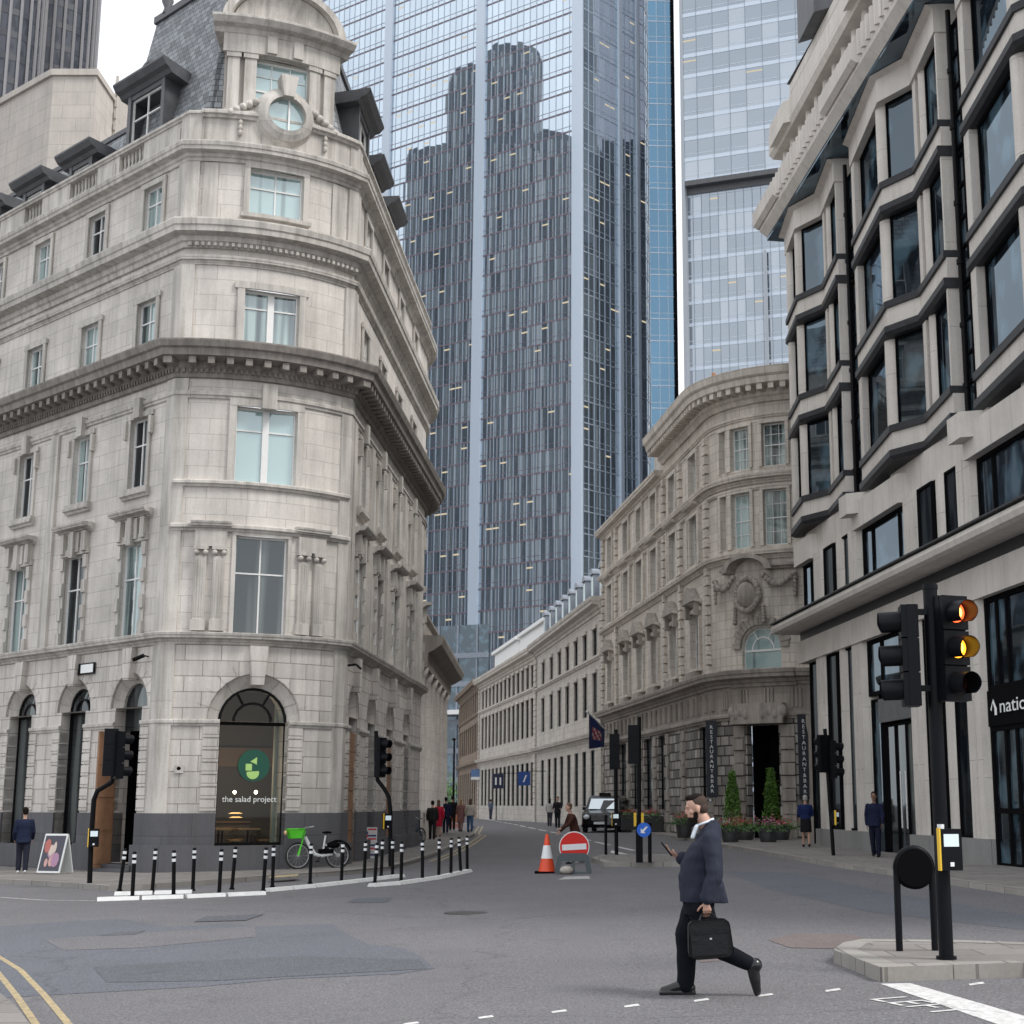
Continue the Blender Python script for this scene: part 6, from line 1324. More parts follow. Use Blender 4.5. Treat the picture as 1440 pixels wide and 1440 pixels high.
# lamp post, slim posts, hanging signs, flag
b = GP(637, 1160, .11); o = thing('street_lamp', 'tall thin black street lamp far down the left pavement', 'street lamp', b); m = MB(); zt = PT(637, 1040, b.y).z; m.tube([b, (b.x, b.y, b.z+1.2), (b.x, b.y, zt)], [.13, .08, .06], 10); m.build('post', M['black'], o); m = MB(); m.ell((b.x, b.y-.3, zt), (.14, .5, .1), 10, 6); m.build('lantern', M['black'], o)
b = GP(698, 1153); o = thing('slim_post', 'slim black post at the start of the dashed white line', 'post', b); m = MB(); m.cyl((b.x, b.y), .07, b.z, b.z+2.6, 10); m.build('post_body', M['black'], o)
for (x, y, z0, z1, hw, col, lab) in ((-4.35, 112, 3.0, 4.0, .45, (.01, .06, .28), 'square bright blue sign projecting over the pavement nearest the mansard-roofed building'), (-7.0, 125, 2.9, 4.1, .45, (.015, .02, .06), 'dark navy sign projecting in the middle of the three distant signs'), (-10.6, 150, 4.0, 5., .5, (.12, .22, .42), 'pale blue and white sign projecting furthest down the street')):
    o = thing('projecting_sign', lab, 'sign', (x, y, z0)); m = MB(); m.box(x-hw, x+hw, y-.05, y+.05, z0, z1); m.build('panel', mat('sign_panel', col, .4), o)
    m = MB(); m.box(x, x+1.6, y-.03, y+.03, z1+.02, z1+.07); m.build('bracket', M['black'], o)
    m = MB()
    if y < 120: m.add([(x-.1, y-.06, z0+.25), (x+.0, y-.06, z0+.25), (x+.2, y-.06, z0+.75), (x+.1, y-.06, z0+.75)], [(0, 1, 2, 3)])
    elif y < 130: m.box(x-.25, x-.12, y-.06, y-.051, z0+.3, z0+.9); m.box(x+.12, x+.25, y-.06, y-.051, z0+.3, z0+.9)
    else: m.box(x-hw, x+hw, y-.06, y-.051, z0, z0+.28)
    m.build('sign_mark', M['vinyl'], o)
a = PT(861, 1036, 85.5); t_ = PT(826, 1001, 83); fp = thing('flag', 'dark blue flag with a red and white crest on a slanted pole over the pavement', 'flag', a)
m = MB(); m.tube([a, t_], .04, 8); m.ell(t_, (.09, .09, .09), 8, 6); m.build('flagpole', M['bw'], fp)
m = MB(); nu, nv = 10, 10; P = []
for i in range(nu+1):
    for j in range(nv+1):
        u, v = i/nu, j/nv; q = a.lerp(t_, .32+.62*u); P.append((q.x, q.y+.12*math.sin(u*9+v*3), q.z-.02-v*(1.05+1.05*u)*.92))
m.add(P, [(i*(nv+1)+j, (i+1)*(nv+1)+j, (i+1)*(nv+1)+j+1, i*(nv+1)+j+1) for i in range(nu) for j in range(nv) if not (2 <= i <= 7 and 3 <= j <= 6)], None, 0, True)
m.add(P, [(i*(nv+1)+j, (i+1)*(nv+1)+j, (i+1)*(nv+1)+j+1, i*(nv+1)+j+1) for i in range(nu) for j in range(nv) if (2 <= i <= 7 and 3 <= j <= 6) and (i+j) % 3], None, 1, True)
m.add(P, [(i*(nv+1)+j, (i+1)*(nv+1)+j, (i+1)*(nv+1)+j+1, i*(nv+1)+j+1) for i in range(nu) for j in range(nv) if (2 <= i <= 7 and 3 <= j <= 6) and not (i+j) % 3], None, 2, True)
m.build('cloth', [mat('flag_navy', (.015, .03, .13), .7), mat('flag_red', (.35, .06, .08), .7), mat('flag_white', (.5, .5, .52), .7)], fp)
# planting at the hotel
def leafmat(name, col, var=.5):
    m = bpy.data.materials.new(name); m.use_nodes = True; t = m.node_tree; b = t.nodes['Principled BSDF']; b.inputs['Roughness'].default_value = .55
    g = N(t, 'ShaderNodeNewGeometry'); r = N(t, 'ShaderNodeMapRange'); r.inputs[3].default_value = 1-var; r.inputs[4].default_value = 1+var; v = N(t, 'ShaderNodeVectorMath', operation='SCALE'); v.inputs[0].default_value = col
    t.links.new(g.outputs['Random Per Island'], r.inputs[0]); t.links.new(r.outputs[0], v.inputs['Scale']); t.links.new(v.outputs[0], b.inputs['Base Color']); return m
M['leaf'] = leafmat('green_foliage', (.07, .16, .03)); M['leafb'] = leafmat('bright_green_foliage', (.09, .19, .03)); M['fl_r'] = leafmat('red_flowers', (.5, .05, .06)); M['fl_p'] = leafmat('pink_flowers', (.6, .16, .34)); M['terr'] = mat('dark_planter', (.03, .03, .032), .6)
def leaves(mb, fn, n, size, R_, mi=0):
    for i in range(n):
        c = Vector(fn(R_)); a = Vector((R_.gauss(0, 1), R_.gauss(0, 1), R_.gauss(0, 1))).normalized(); b_ = a.orthogonal().normalized(); s_ = size*R_.uniform(.6, 1.4)
        mb.add([tuple(c-b_*s_*.5), tuple(c+a*s_), tuple(c+b_*s_*.5), tuple(c-a*s_*.6)], [(0, 1, 2, 3)], None, mi)
def topiary(px, py, dz, h, lab, seed):
    p = GP(px, py, dz); o = thing('topiary_shrub', lab, 'shrub', p, 'clipped cone shrubs at the hotel doorway'); R_ = random.Random(seed)
    m = MB(); m.cyl((p.x, p.y), .03, p.z+.4, p.z+1.2, 8); m.build('trunk', M['wood'], o)
    def f(R_):
        t = R_.random()**.8; r = (.27*(1-t**1.5)+.09)*(.35+.65*math.sqrt(R_.random()))*(1+.07*math.sin(t*13+R_.random())); a = R_.uniform(0, 2*math.pi); return (p.x+r*math.cos(a), p.y+r*math.sin(a), p.z+.75+t*(h-.75))
    m = MB(); leaves(m, f, 2000, .062, R_); leaves(m, lambda R_: tuple(Vector(f(R_))+Vector((R_.gauss(0, .05), R_.gauss(0, .05), R_.gauss(0, .04)))), 260, .06, R_); m.build('crown', M['leafb'], o)
def planter(x, y, z, w, dp_, h, lab, fl='fl_r', seed=1, kind='pot'):
    o = thing('flower_planter', lab, 'planter', (x, y, z), 'flower planters along the hotel front'); R_ = random.Random(seed); m = MB()
    if kind == 'pot': m.lathe([(w*.3, z), (w*.42, z+h), (w*.38, z+h), (w*.36, z+h-.05), (0, z+h-.05)], (x, y), 16)
    else: m.box(x-w/2, x+w/2, y-dp_/2, y+dp_/2, z, z+h)
    m.build('container', M['terr'], o); f = lambda R_: (x+R_.gauss(0, w*.26), y+R_.gauss(0, dp_*.26), z+h*.75+abs(R_.gauss(0, .17)))
    m = MB(); leaves(m, f, 700, .05, R_); m.build('foliage', M['leaf'], o)
    f = lambda R_: (x+R_.gauss(0, w*.26), y+R_.gauss(0, dp_*.26)-.05, z+h+.1+abs(R_.gauss(0, .13))); m = MB(); leaves(m, f, 130, .04, R_); m.build('flowers', M[fl], o)
topiary(1031, 1181, .11, 2.6, 'clipped green cone shrub left of the dark hotel doorway', 1); topiary(1086, 1179, .11, 2.72, 'clipped green cone shrub right of the dark hotel doorway', 2)
for i, (px, py, fl, lab) in enumerate(((1027, 1184, 'fl_r', 'round planter of red flowers at the foot of the left cone shrub'), (1048, 1181, 'fl_r', 'round planter of red flowers just left of the hotel doorway'), (1080, 1184, 'fl_p', 'round planter of pink flowers at the foot of the right cone shrub'), (1098, 1181, 'fl_r', 'round planter of red flowers right of the pink one'))):
    p = GP(px, py, .11); planter(p.x, p.y-.1, p.z, .95, .8, .5, lab, fl, i)
p = GP(962, 1178, .11); planter(p.x, p.y, p.z, .9, .8, .7, 'tall leafy planter behind the walking man by the rusticated wall', 'fl_r', 9)
p = GP(966, 1176, .11); 
for i, (px, lab) in enumerate(((884, 'window trough of red flowers below the leftmost dark hotel window'), (902, 'window trough of red flowers between the yellow strips and the hotel wall'), (925, 'window trough of red flowers nearest the tall leafy planter'))):
    s_ = (HS-19.5, HS-15.3, HS-10.3)[i]; x, y, _ = HP.P(s_, .45); planter(x, y, gz(x, y)+.11, 1.1, 1.6, .75, lab, 'fl_r', 20+i, 'box')
# far greenery at the street's end
tr_ = thing('small_tree', 'small green tree behind the distant walkers at the end of the street', 'tree', (-17, 188, .4)); m = MB(); m.tube([(-16.9, 188, .3), (-16.9, 188, 2.6)], [.14, .08], 8); m.build('trunk', M['wood'], tr_)
m = MB(); leaves(m, lambda R_: (-16.9+R_.gauss(0, .9), 188+R_.gauss(0, .9), 3.2+R_.gauss(0, .8)), 900, .16, random.Random(5)); m.build('crown', M['leaf'], tr_)
# black taxi
cl_ = GP(843, 1171); x0, y0, z0 = cl_; tx_ = thing('black_taxi', 'shiny black taxi facing the junction in the right-hand lane', 'taxi', (x0, y0, z0)); M['car'] = mat('black_car_paint', (.004, .004, .006), .2, spec=.3, coat=.4); M['cglass'] = glassy('taxi_glass', (.02, .025, .03), (.05, .06, .07), refl=.55, amount=.1, rough=.02); M['chrome'] = mat('chrome', (.7, .7, .72), .12, metal=1)
TC = Matrix.Translation((x0, y0, z0)) @ RZ(rad(-10))   # front towards -y
prof = [(-.05, .28), (0, .55), (.05, .86), (.12, .98), (.95, 1.14), (1.45, 1.72), (1.75, 1.86), (3.6, 1.86), (4.2, 1.7), (4.4, 1.1), (4.45, .35), (4.3, .26), (3.2, .24), (1.3, .24), (.2, .24)]
m = MB(); secs = []
for hw, ins in ((.93, 0), (.86, .04)):
    pass
def bodysec(x, shr): return [(x*(1 if z < 1.1 else 1-(z-1.1)*.23), y_, z) for y_, z in prof]
nP = len(prof); xsn = (-.93, -.88, 0, .88, .93)
P = []
for xx in xsn:
    for (y_, z) in prof:
        k = 1-max(0, z-1.1)*.24; ins = .05 if abs(xx) > .9 else 0; fr_ = .12*(xx/.93)**2 if y_ < 1 else 0
        P.append(tuple(TC @ Vector((xx*k, y_+fr_+(.03 if abs(xx) > .9 and y_ < .2 else 0), z))))
m.add(P, [(i*nP+j, i*nP+(j+1) % nP, (i+1)*nP+(j+1) % nP, (i+1)*nP+j) for i in range(4) for j in range(nP)]+[tuple(range(nP))]+[tuple(range(4*nP, 5*nP))]); body = m.build('body', M['car'], tx_)
def cq(pts, mi, nm, par=tx_): q = MB(); q.add([tuple(TC @ Vector(p)) for p in pts], [tuple(range(len(pts)))]); return q.build(nm, M[mi], par)
cq([(-.74, 1.0, 1.18), (.74, 1.0, 1.18), (.66, 1.43, 1.70), (-.66, 1.43, 1.70)], 'cglass', 'windscreen')
for k in (-1, 1): cq([(k*.93, 1.35, 1.17), (k*.94, 3.7, 1.17), (k*.82, 3.5, 1.66), (k*.82, 1.75, 1.66)], 'cglass', 'side_window')
for k in (-1, 1):
    q = MB(); q.ell((k*.68, .06, .78), (.16, .08, .12), 12, 8, T=TC); q.build('headlight', mat('headlamp_glass', (.75, .8, .85), .15, spec=1.), tx_)
    q = MB(); q.box(k*1.0-.09, k*1.0+.09, 1.2, 1.3, 1.12, 1.28, T=TC); q.build('wing_mirror', M['car'], tx_)
q = MB(); q.box(-.42, .42, -.03, .05, .6, .84, T=TC)
for i in range(5): q.box(-.44, .44, -.045, -.03, .61+i*.055, .625+i*.055, T=TC)
q.build('grille', M['chrome'], tx_); q = MB(); q.box(-.28, .28, -.1, -.06, .42, .54, T=TC); pl_ = q.build('number_plate', M['whr'], tx_)
q = MB(); q.box(-.93, .93, -.06, .06, .3, .4, T=TC); q.build('bumper', M['blackm'], tx_); q = MB(); q.box(-.3, .3, 1.75, 1.95, 1.86, 2.0, T=TC); q.build('roof_sign', M['car'], tx_)
for xx in (-.86, .86):
    for yy in (.75, 3.5):
        Tw = TC @ Matrix.Translation((xx, yy, .33)) @ Matrix.Rotation(math.pi/2, 4, 'Y'); q = MB(); q.cyl((0, 0), .33, -.1, .1, 24, T=Tw); w = q.build('wheel', M['tyre'], tx_); q = MB(); q.cyl((0, 0), .19, -.105, .105, 16, T=Tw); q.build('rim', M['alu'], w)
# ------------------------------------------------------------------ people
def remesh(mb, name, mats, parent, vox, it=4, fold=0., fs=9., place=None):
    me = mb.mesh(name, mats, (0, 0, 0)); o = bpy.data.objects.new('tmp', me); COL.objects.link(o)
    r = o.modifiers.new('r', 'REMESH'); r.mode = 'VOXEL'; r.voxel_size = vox; s_ = o.modifiers.new('s', 'SMOOTH'); s_.iterations = it; s_.factor = .5
    dg = bpy.context.evaluated_depsgraph_get(); m2 = bpy.data.meshes.new_from_object(o.evaluated_get(dg)); bpy.data.objects.remove(o); bpy.data.meshes.remove(me)
    m2.name = name; m2.materials.clear()
    for q in (mats if isinstance(mats, (list, tuple)) else [mats]): m2.materials.append(q)
    if fold:
        ns = [v.normal.copy() for v in m2.vertices]
        for v, n_ in zip(m2.vertices, ns):
            c = v.co; a = mnoise.noise(Vector((c.x*fs*.8, c.y*fs*.8, c.z*fs*1.9))); b = mnoise.noise(Vector((c.x*fs*2+7, c.y*fs*2, c.z*fs*2.6))); v.co = c+n_*fold*(a+.4*b)
    for p in m2.polygons: p.use_smooth = True; p.material_index = 0
    o = bpy.data.objects.new(name, m2); COL.objects.link(o); o.parent = parent
    return o
def cap(mb, p0, p1, r0, r1, n=14): 
    mb.tube([p0, p1], [r0, r1], n); mb.ell(p0, (r0, r0, r0), n, 8); mb.ell(p1, (r1, r1, r1), n, 8)
def chain(mb, pts, rs, n=14):
    for (a, b), (r, q) in zip(zip(pts, pts[1:]), zip(rs, rs[1:])): cap(mb, a, b, r, q, n)
def loft(mb, secs, n=22):
    """secs: (cx, cy, cz, rx, ry)"""
    P = []
    for cx, cy, cz, rx, ry in secs:
        for i in range(n):
            a = 2*math.pi*i/n; c, s_ = math.cos(a), math.sin(a); k = (abs(c)**2.4+abs(s_)**2.4)**(-1/2.4); P.append((cx+rx*k*c, cy+ry*k*s_, cz))
    m = len(secs); mb.add(P, [(j*n+i, j*n+(i+1) % n, (j+1)*n+(i+1) % n, (j+1)*n+i) for j in range(m-1) for i in range(n)]+[tuple(range(n-1, -1, -1)), tuple(range((m-1)*n, m*n))], None, 0, True)
def head_shape(mb, c, f, sc=1., tilt=0.):
    """c centre of the head, f forward unit vector (x,y)"""
    T = Matrix.Translation(c) @ RZ(math.atan2(f[1], f[0])) @ Matrix.Rotation(rad(tilt), 4, 'Y') @ Matrix.Scale(sc, 4)   # local +x forward
    mb.ell((-.012, 0, .03), (.098, .076, .098), 20, 14, 0, T); mb.ell((.022, 0, -.045), (.068, .058, .075), 16, 12, 0, T); mb.ell((.058, 0, -.085), (.03, .03, .026), 12, 8, 0, T)
    mb.ell((.088, 0, -.012), (.022, .012, .028), 10, 8, 0, T); mb.ell((.078, 0, .03), (.018, .045, .012), 10, 6, 0, T); mb.ell((.075, 0, -.055), (.018, .024, .008), 10, 6, 0, T); mb.ell((.072, 0, -.067), (.016, .02, .007), 10, 6, 0, T)
    for k in (-1, 1): mb.ell((-.008, k*.078, -.01), (.02, .01, .034), 8, 8, 0, T); mb.ell((.05, k*.045, -.02), (.026, .02, .024), 8, 8, 0, T)
    return T
def hand(mb, w, d_, side, up, sc=1., curl=.5, n=8):
    """wrist point w, direction d_, palm side vector, thumb side vector"""
    d_ = Vector(d_).normalized(); t = Vector(up).normalized(); s_ = Vector(side).normalized()
    for k in range(4):
        a = w+t*(.03-.02*k)*sc; cap(mb, w, a+d_*.075*sc, .016*sc, .0125*sc, n)
        L_ = (.036, .042, .039, .03)[k]*sc; p0 = a+d_*.08*sc; r = .0085*sc; dd = d_
        for j in range(3):
            dd = (dd*math.cos(curl)+s_*math.sin(curl)).normalized(); p1 = p0+dd*L_*(1, .75, .6)[j]; cap(mb, p0, p1, r, r*.92, n); p0 = p1; r *= .93
    p0 = w+t*.022*sc+d_*.02*sc; dd = (d_*.6+t*.8).normalized(); L_ = .038*sc
    for j in range(3): p1 = p0+dd*L_; cap(mb, p0, p1, .0115*sc, .010*sc, n); p0 = p1; dd = (dd*.8+s_*.45+d_*.3).normalized(); L_ *= .8
M['skin'] = mat('skin', (.46, .27, .2), .5); M['skin_d'] = mat('brown_skin', (.2, .11, .075), .5); M['hair_d'] = mat('dark_hair', (.012, .009, .008), .8, spec=.1, bump=.5, nscale=60); M['hair_b'] = mat('brown_hair', (.10, .055, .03), .6); M['hair_l'] = mat('light_hair', (.4, .25, .13), .6); M['hair_g'] = mat('grey_hair', (.35, .34, .33), .6); M['shoe'] = mat('polished_black_leather', (.01, .01, .012), .22)
_cl = {}
def cloth(col, rough=.85):
    k = tuple(col)
    if k not in _cl: _cl[k] = mat('cloth', col, rough, spec=.12, noise=.18, nscale=14)
    return _cl[k]
# the walking man: built along x (walking towards -x), near side is -y; heights above the ground
mp_ = Vector((GP(955, 1403).x, 13.85, 0)); mp_.z = gz(mp_.x, mp_.y); Yc = 13.85
wm = thing('person', 'bearded man in navy-grey jacket striding left with a phone and black briefcase', 'person', mp_)
def q_(px, py, y=0.): p = PT(px, py, Yc+y); return Vector((p.x-mp_.x, y, p.z-mp_.z))
hc = q_(979, 1137); ft = Vector((-1, 0, 0))
sh_n = q_(1001, 1181, -.19); el_n = q_(1004, 1229, -.265); wr_n = q_(994, 1266, -.27)
sh_f = q_(992, 1180, .19); el_f = q_(985, 1222, .25); wr_f = q_(955, 1206, .14)
hip_n = q_(985, 1278, -.09); hip_f = q_(980, 1278, .09)
kn_f = q_(966, 1333, .09); an_f = q_(964, 1390, .09)        # straight front leg (far side)
kn_n = q_(1001, 1330, -.09); an_n = q_(1058, 1357, -.09)     # rear leg kicked back
b = MB(); T = head_shape(b, hc, (-1, 0), 1.0, 11.); cap(b, q_(988, 1150), q_(1000, 1172), .058, .066)
ch = q_(992, 1195); be = q_(982, 1235); pe = q_(982, 1270)
loft(b, [(pe.x, 0, pe.z-.06, .10, .15), (pe.x, 0, pe.z+.03, .13, .17), (be.x, 0, be.z, .14, .155), (ch.x, 0, ch.z, .125, .17), (q_(998, 1176).x, 0, q_(998, 1176).z, .08, .16)])
chain(b, [sh_n, el_n, wr_n], [.055, .045, .03]); chain(b, [sh_f, el_f, wr_f], [.055, .045, .03]); chain(b, [hip_n, kn_n, an_n], [.085, .058, .042]); chain(b, [hip_f, kn_f, an_f], [.085, .058, .042])
cap(b, an_f+Vector((.03, 0, -.03)), an_f+Vector((-.15, 0, -.055)), .04, .03); tn = q_(1064, 1390, -.09); cap(b, an_n+Vector((.0, 0, -.02)), tn, .034, .022)
hand(b, wr_n+Vector((0, 0, -.01)), (0, 0, -1), (0, 1, 0), (-1, 0, 0), 1., .55); hand(b, wr_f, (-.75, -.25, .35), (0, .3, 1), (0, -1, .3), 1., .5)
remesh(b, 'body', M['skin'], wm, .0065, 3)
# jacket
b = MB(); jb = q_(992, 1266)
loft(b, [(jb.x-.035, 0, jb.z-.015, .195, .195), (q_(986, 1250).x, 0, q_(0, 1250).z, .195, .20), (q_(984, 1232).x, 0, q_(0, 1232).z, .192, .18), (q_(985, 1215).x, 0, q_(0, 1215).z, .182, .18), (q_(989, 1200).x, 0, q_(0, 1200).z, .16, .205), (q_(993, 1187).x, 0, q_(0, 1187).z, .135, .215), (q_(999, 1176).x, 0, q_(0, 1176).z, .1, .185), (q_(1000, 1167).x, 0, q_(0, 1167).z, .092, .13), (q_(1000, 1159).x, 0, q_(0, 1159).z, .075, .085), (q_(1000, 1153).x, 0, q_(0, 1153).z, .06, .07)])
chain(b, [sh_n+Vector((0, .01, .0)), el_n+Vector((.01, 0, 0)), wr_n+Vector((.0, 0, .02))], [.088, .076, .064]); chain(b, [sh_f, el_f, wr_f+Vector((.03, 0, -.01))], [.095, .08, .062])
loft(b, [(q_(1008, 1264).x, -.02, jb.z-.02, .10, .12), (q_(1003, 1245).x, -.02, q_(0, 1245).z, .10, .14), (q_(996, 1222).x, 0, q_(0, 1222).z, .08, .14)])
jc = mat('navy_suit_cloth', (.026, .030, .046), .85, spec=.15); t = jc.node_tree; tcn = N(t, 'ShaderNodeTexCoord'); mpn = N(t, 'ShaderNodeMapping'); mpn.inputs['Rotation'].default_value = (0, rad(35), 0); mpn.inputs['Scale'].default_value = (16, 10, 5); nzn = N(t, 'ShaderNodeTexNoise', i_Scale=1., i_Detail=3.); bpn = N(t, 'ShaderNodeBump', i_Strength=.9, i_Distance=.02)
t.links.new(tcn.outputs['Object'], mpn.inputs[0]); t.links.new(mpn.outputs[0], nzn.inputs[0]); t.links.new(nzn.outputs[0], bpn.inputs['Height']); t.links.new(bpn.outputs[0], t.nodes['Principled BSDF'].inputs['Normal'])
jk = remesh(b, 'suit_jacket', jc, wm, .007, 3, .009, 7.)
for v in jk.data.vertices:   # tail vent opens behind
    if v.co.x > jb.x+.12 and v.co.z < jb.z+.12 and abs(v.co.y+.02) < .02: v.co.x -= .07
b = MB(); k1_, k2_ = q_(985, 1300, .09), an_f
tcl = cloth((.006, .007, .011)); 
loft(b, [(pe.x, 0, pe.z-.1, .13, .19), (pe.x, 0, pe.z+.05, .15, .185)])
chain(b, [hip_f+Vector((-.01, 0, 0)), kn_f+Vector((0, 0, .12)), kn_f, an_f+Vector((.0, 0, .03))], [.125, .108, .092, .078]); chain(b, [hip_n, kn_n+Vector((-.02, 0, .1)), kn_n, an_n.lerp(kn_n, .12)], [.12, .105, .088, .07])
remesh(b, 'trousers', tcl, wm, .009, 4, .007, 5.)
b = MB(); zf = .0; cap(b, Vector((an_f.x+.04, .09, .055)), Vector((an_f.x-.0, .09, .085)), .052, .056); cap(b, Vector((an_f.x-.0, .09, .085)), Vector((an_f.x-.12, .09, .05)), .056, .046); cap(b, Vector((an_f.x-.12, .09, .048)), Vector((an_f.x-.20, .09, .036)), .046, .032); b.box(an_f.x-.235, an_f.x+.09, .045, .135, .0, .03)
remesh(b, 'shoe', M['shoe'], wm, .0065, 2); b = MB(); dn = (tn-an_n).normalized(); cap(b, an_n+Vector((.025, 0, .0)), an_n+Vector((.0, 0, -.01)), .064, .06); cap(b, an_n, an_n.lerp(tn, .65), .058, .05); cap(b, an_n.lerp(tn, .6), tn+dn*.03, .05, .035)
remesh(b, 'shoe', M['shoe'], wm, .0065, 2)
b = MB()
for (u0, v0, u1, v1) in ((976, 1170, 962, 1222), (980, 1165, 972, 1192)):
    p0, p1 = q_(u0, v0, -.085), q_(u1, v1, -.12); b.tube([p0, p0.lerp(p1, .5)+Vector((-.012, -.02, 0)), p1], [.012, .016, .006], 8)
p0 = q_(978, 1243, -.195); b.box(p0.x-.06, p0.x+.08, p0.y-.006, p0.y+.01, p0.z-.02, p0.z+.02)
b.build('lapel', jc, wm)
b = MB(); nk = q_(992, 1158); b.tube([nk+Vector((-.0, 0, .0)), nk+Vector((.012, 0, .035))], [.083, .074], 20, caps=False); cap(b, q_(976, 1172), q_(972, 1185), .035, .02); b.build('shirt_collar', M['whr'], wm) if False else None
b = MB(); rg = [(nk+Vector((.07*math.cos(a)-.0, .07*math.sin(a), .012+.028*math.cos(a)))) for a in [2*math.pi*i/20 for i in range(21)]]; 
for i in range(20): cap(b, rg[i], rg[i+1], .013, .013, 8)
cap(b, nk+Vector((-.085, -.03, -.03)), nk+Vector((-.12, -.03, -.12)), .022, .02, 8)
remesh(b, 'shirt_collar', cloth((.62, .68, .75)), wm, .008, 2)
b = MB(); b.ell((-.022, 0, .045), (.092, .0778, .085), 20, 14, 0, T); b.ell((-.05, 0, -.005), (.0615, .0765, .06), 16, 12, 0, T); remesh(b, 'faded_hair', mat('short_faded_hair', (.06, .042, .036), .8, spec=.1), wm, .007, 2); b = MB(); b.ell((-.01, 0, .088), (.082, .066, .048), 18, 12, 0, T); b.ell((.035, 0, .106), (.05, .05, .026), 12, 8, 0, T); remesh(b, 'hair', M['hair_d'], wm, .007, 2, .002, 60)
b = MB(); b.ell((.045, 0, -.088), (.052, .053, .045), 14, 10, 0, T); b.ell((.06, 0, -.118), (.036, .04, .038), 12, 8, 0, T); b.ell((.02, -.042, -.055), (.028, .026, .042), 10, 8, 0, T); b.ell((.02, .042, -.055), (.028, .026, .042), 10, 8, 0, T); remesh(b, 'beard', M['hair_d'], wm, .005, 2, .003, 60)
b = MB()
for k in (-1, 1): b.ell((.086, k*.032, .008), (.008, .026, .02), 10, 8, 0, T); b.tube([T @ Vector((.08, k*.062, .012)), T @ Vector((-.01, k*.084, .012))], .003, 6)
b.tube([T @ Vector((.094, -.02, .014)), T @ Vector((.094, .02, .014))], .003, 6); b.build('sunglasses', M['shoe'], wm)
# briefcase and phone are things held by him
def W_(p): return p+mp_
bc = W_(q_(998, 1320, -.27)); brf = thing('briefcase', 'soft black briefcase carried low in the striding man\'s near hand', 'briefcase', bc)
b = MB(); TB = Matrix.Translation(bc) @ Matrix.Rotation(rad(-4), 4, 'Y'); wv = .19
n = 44; P = []
for dy in (-.06, -.075, .075, .06):
    k = 1 if abs(dy) > .07 else .97
    for i in range(n):
        a = 2*math.pi*i/n; c, s_ = math.cos(a), math.sin(a); kk = (abs(c)**7+abs(s_)**7)**(-1/7); P.append(tuple(TB @ Vector((wv*kk*c*k*(1-.06*s_), dy, .165*kk*s_*k))))
b.add(P, [(j*n+i, j*n+(i+1) % n, (j+1)*n+(i+1) % n, (j+1)*n+i) for j in range(3) for i in range(n)]+[tuple(range(n)), tuple(range(3*n, 4*n))], None, 0, False)
M['lth'] = mat('black_leather', (.006, .0065, .009), .42, spec=.3, noise=.3, nscale=25, bump=.25); b.build('bag_body', M['lth'], brf)
b = MB(); b.box(-.17, .15, -.1, -.07, -.13, .06, 0, TB); b.box(-.172, .152, -.105, -.098, .05, .062, 0, TB); b.build('front_pocket', M['lth'], brf)
b = MB(); gp = W_(wr_n)+Vector((0, .015, -.115))
for dy in (-.03, .03): b.tube([TB @ Vector((-.08, dy, .155)), (gp.x-.045, gp.y, gp.z), (gp.x+.045, gp.y, gp.z), TB @ Vector((.09, dy, .155))], .0085, 8)
b.build('handle', M['lth'], brf)
b = MB(); b.box(-.008, .012, -.107, -.099, -.0, .016, 0, TB); b.build('clasp', M['alu'], brf)
hp_ = W_(wr_f+Vector((-.75, -.25, .35)).normalized()*.1); ph = thing('phone', 'dark smartphone tilted in the striding man\'s raised far hand', 'phone', hp_)
TP = Matrix.Translation(hp_+Vector((-.03, -.02, .035))) @ Matrix.Rotation(rad(-38), 4, 'Y'); b = MB(); b.box(-.006, .006, -.037, .037, -.075, .08, 0, TP); b.build('phone_body', M['hood'], ph)
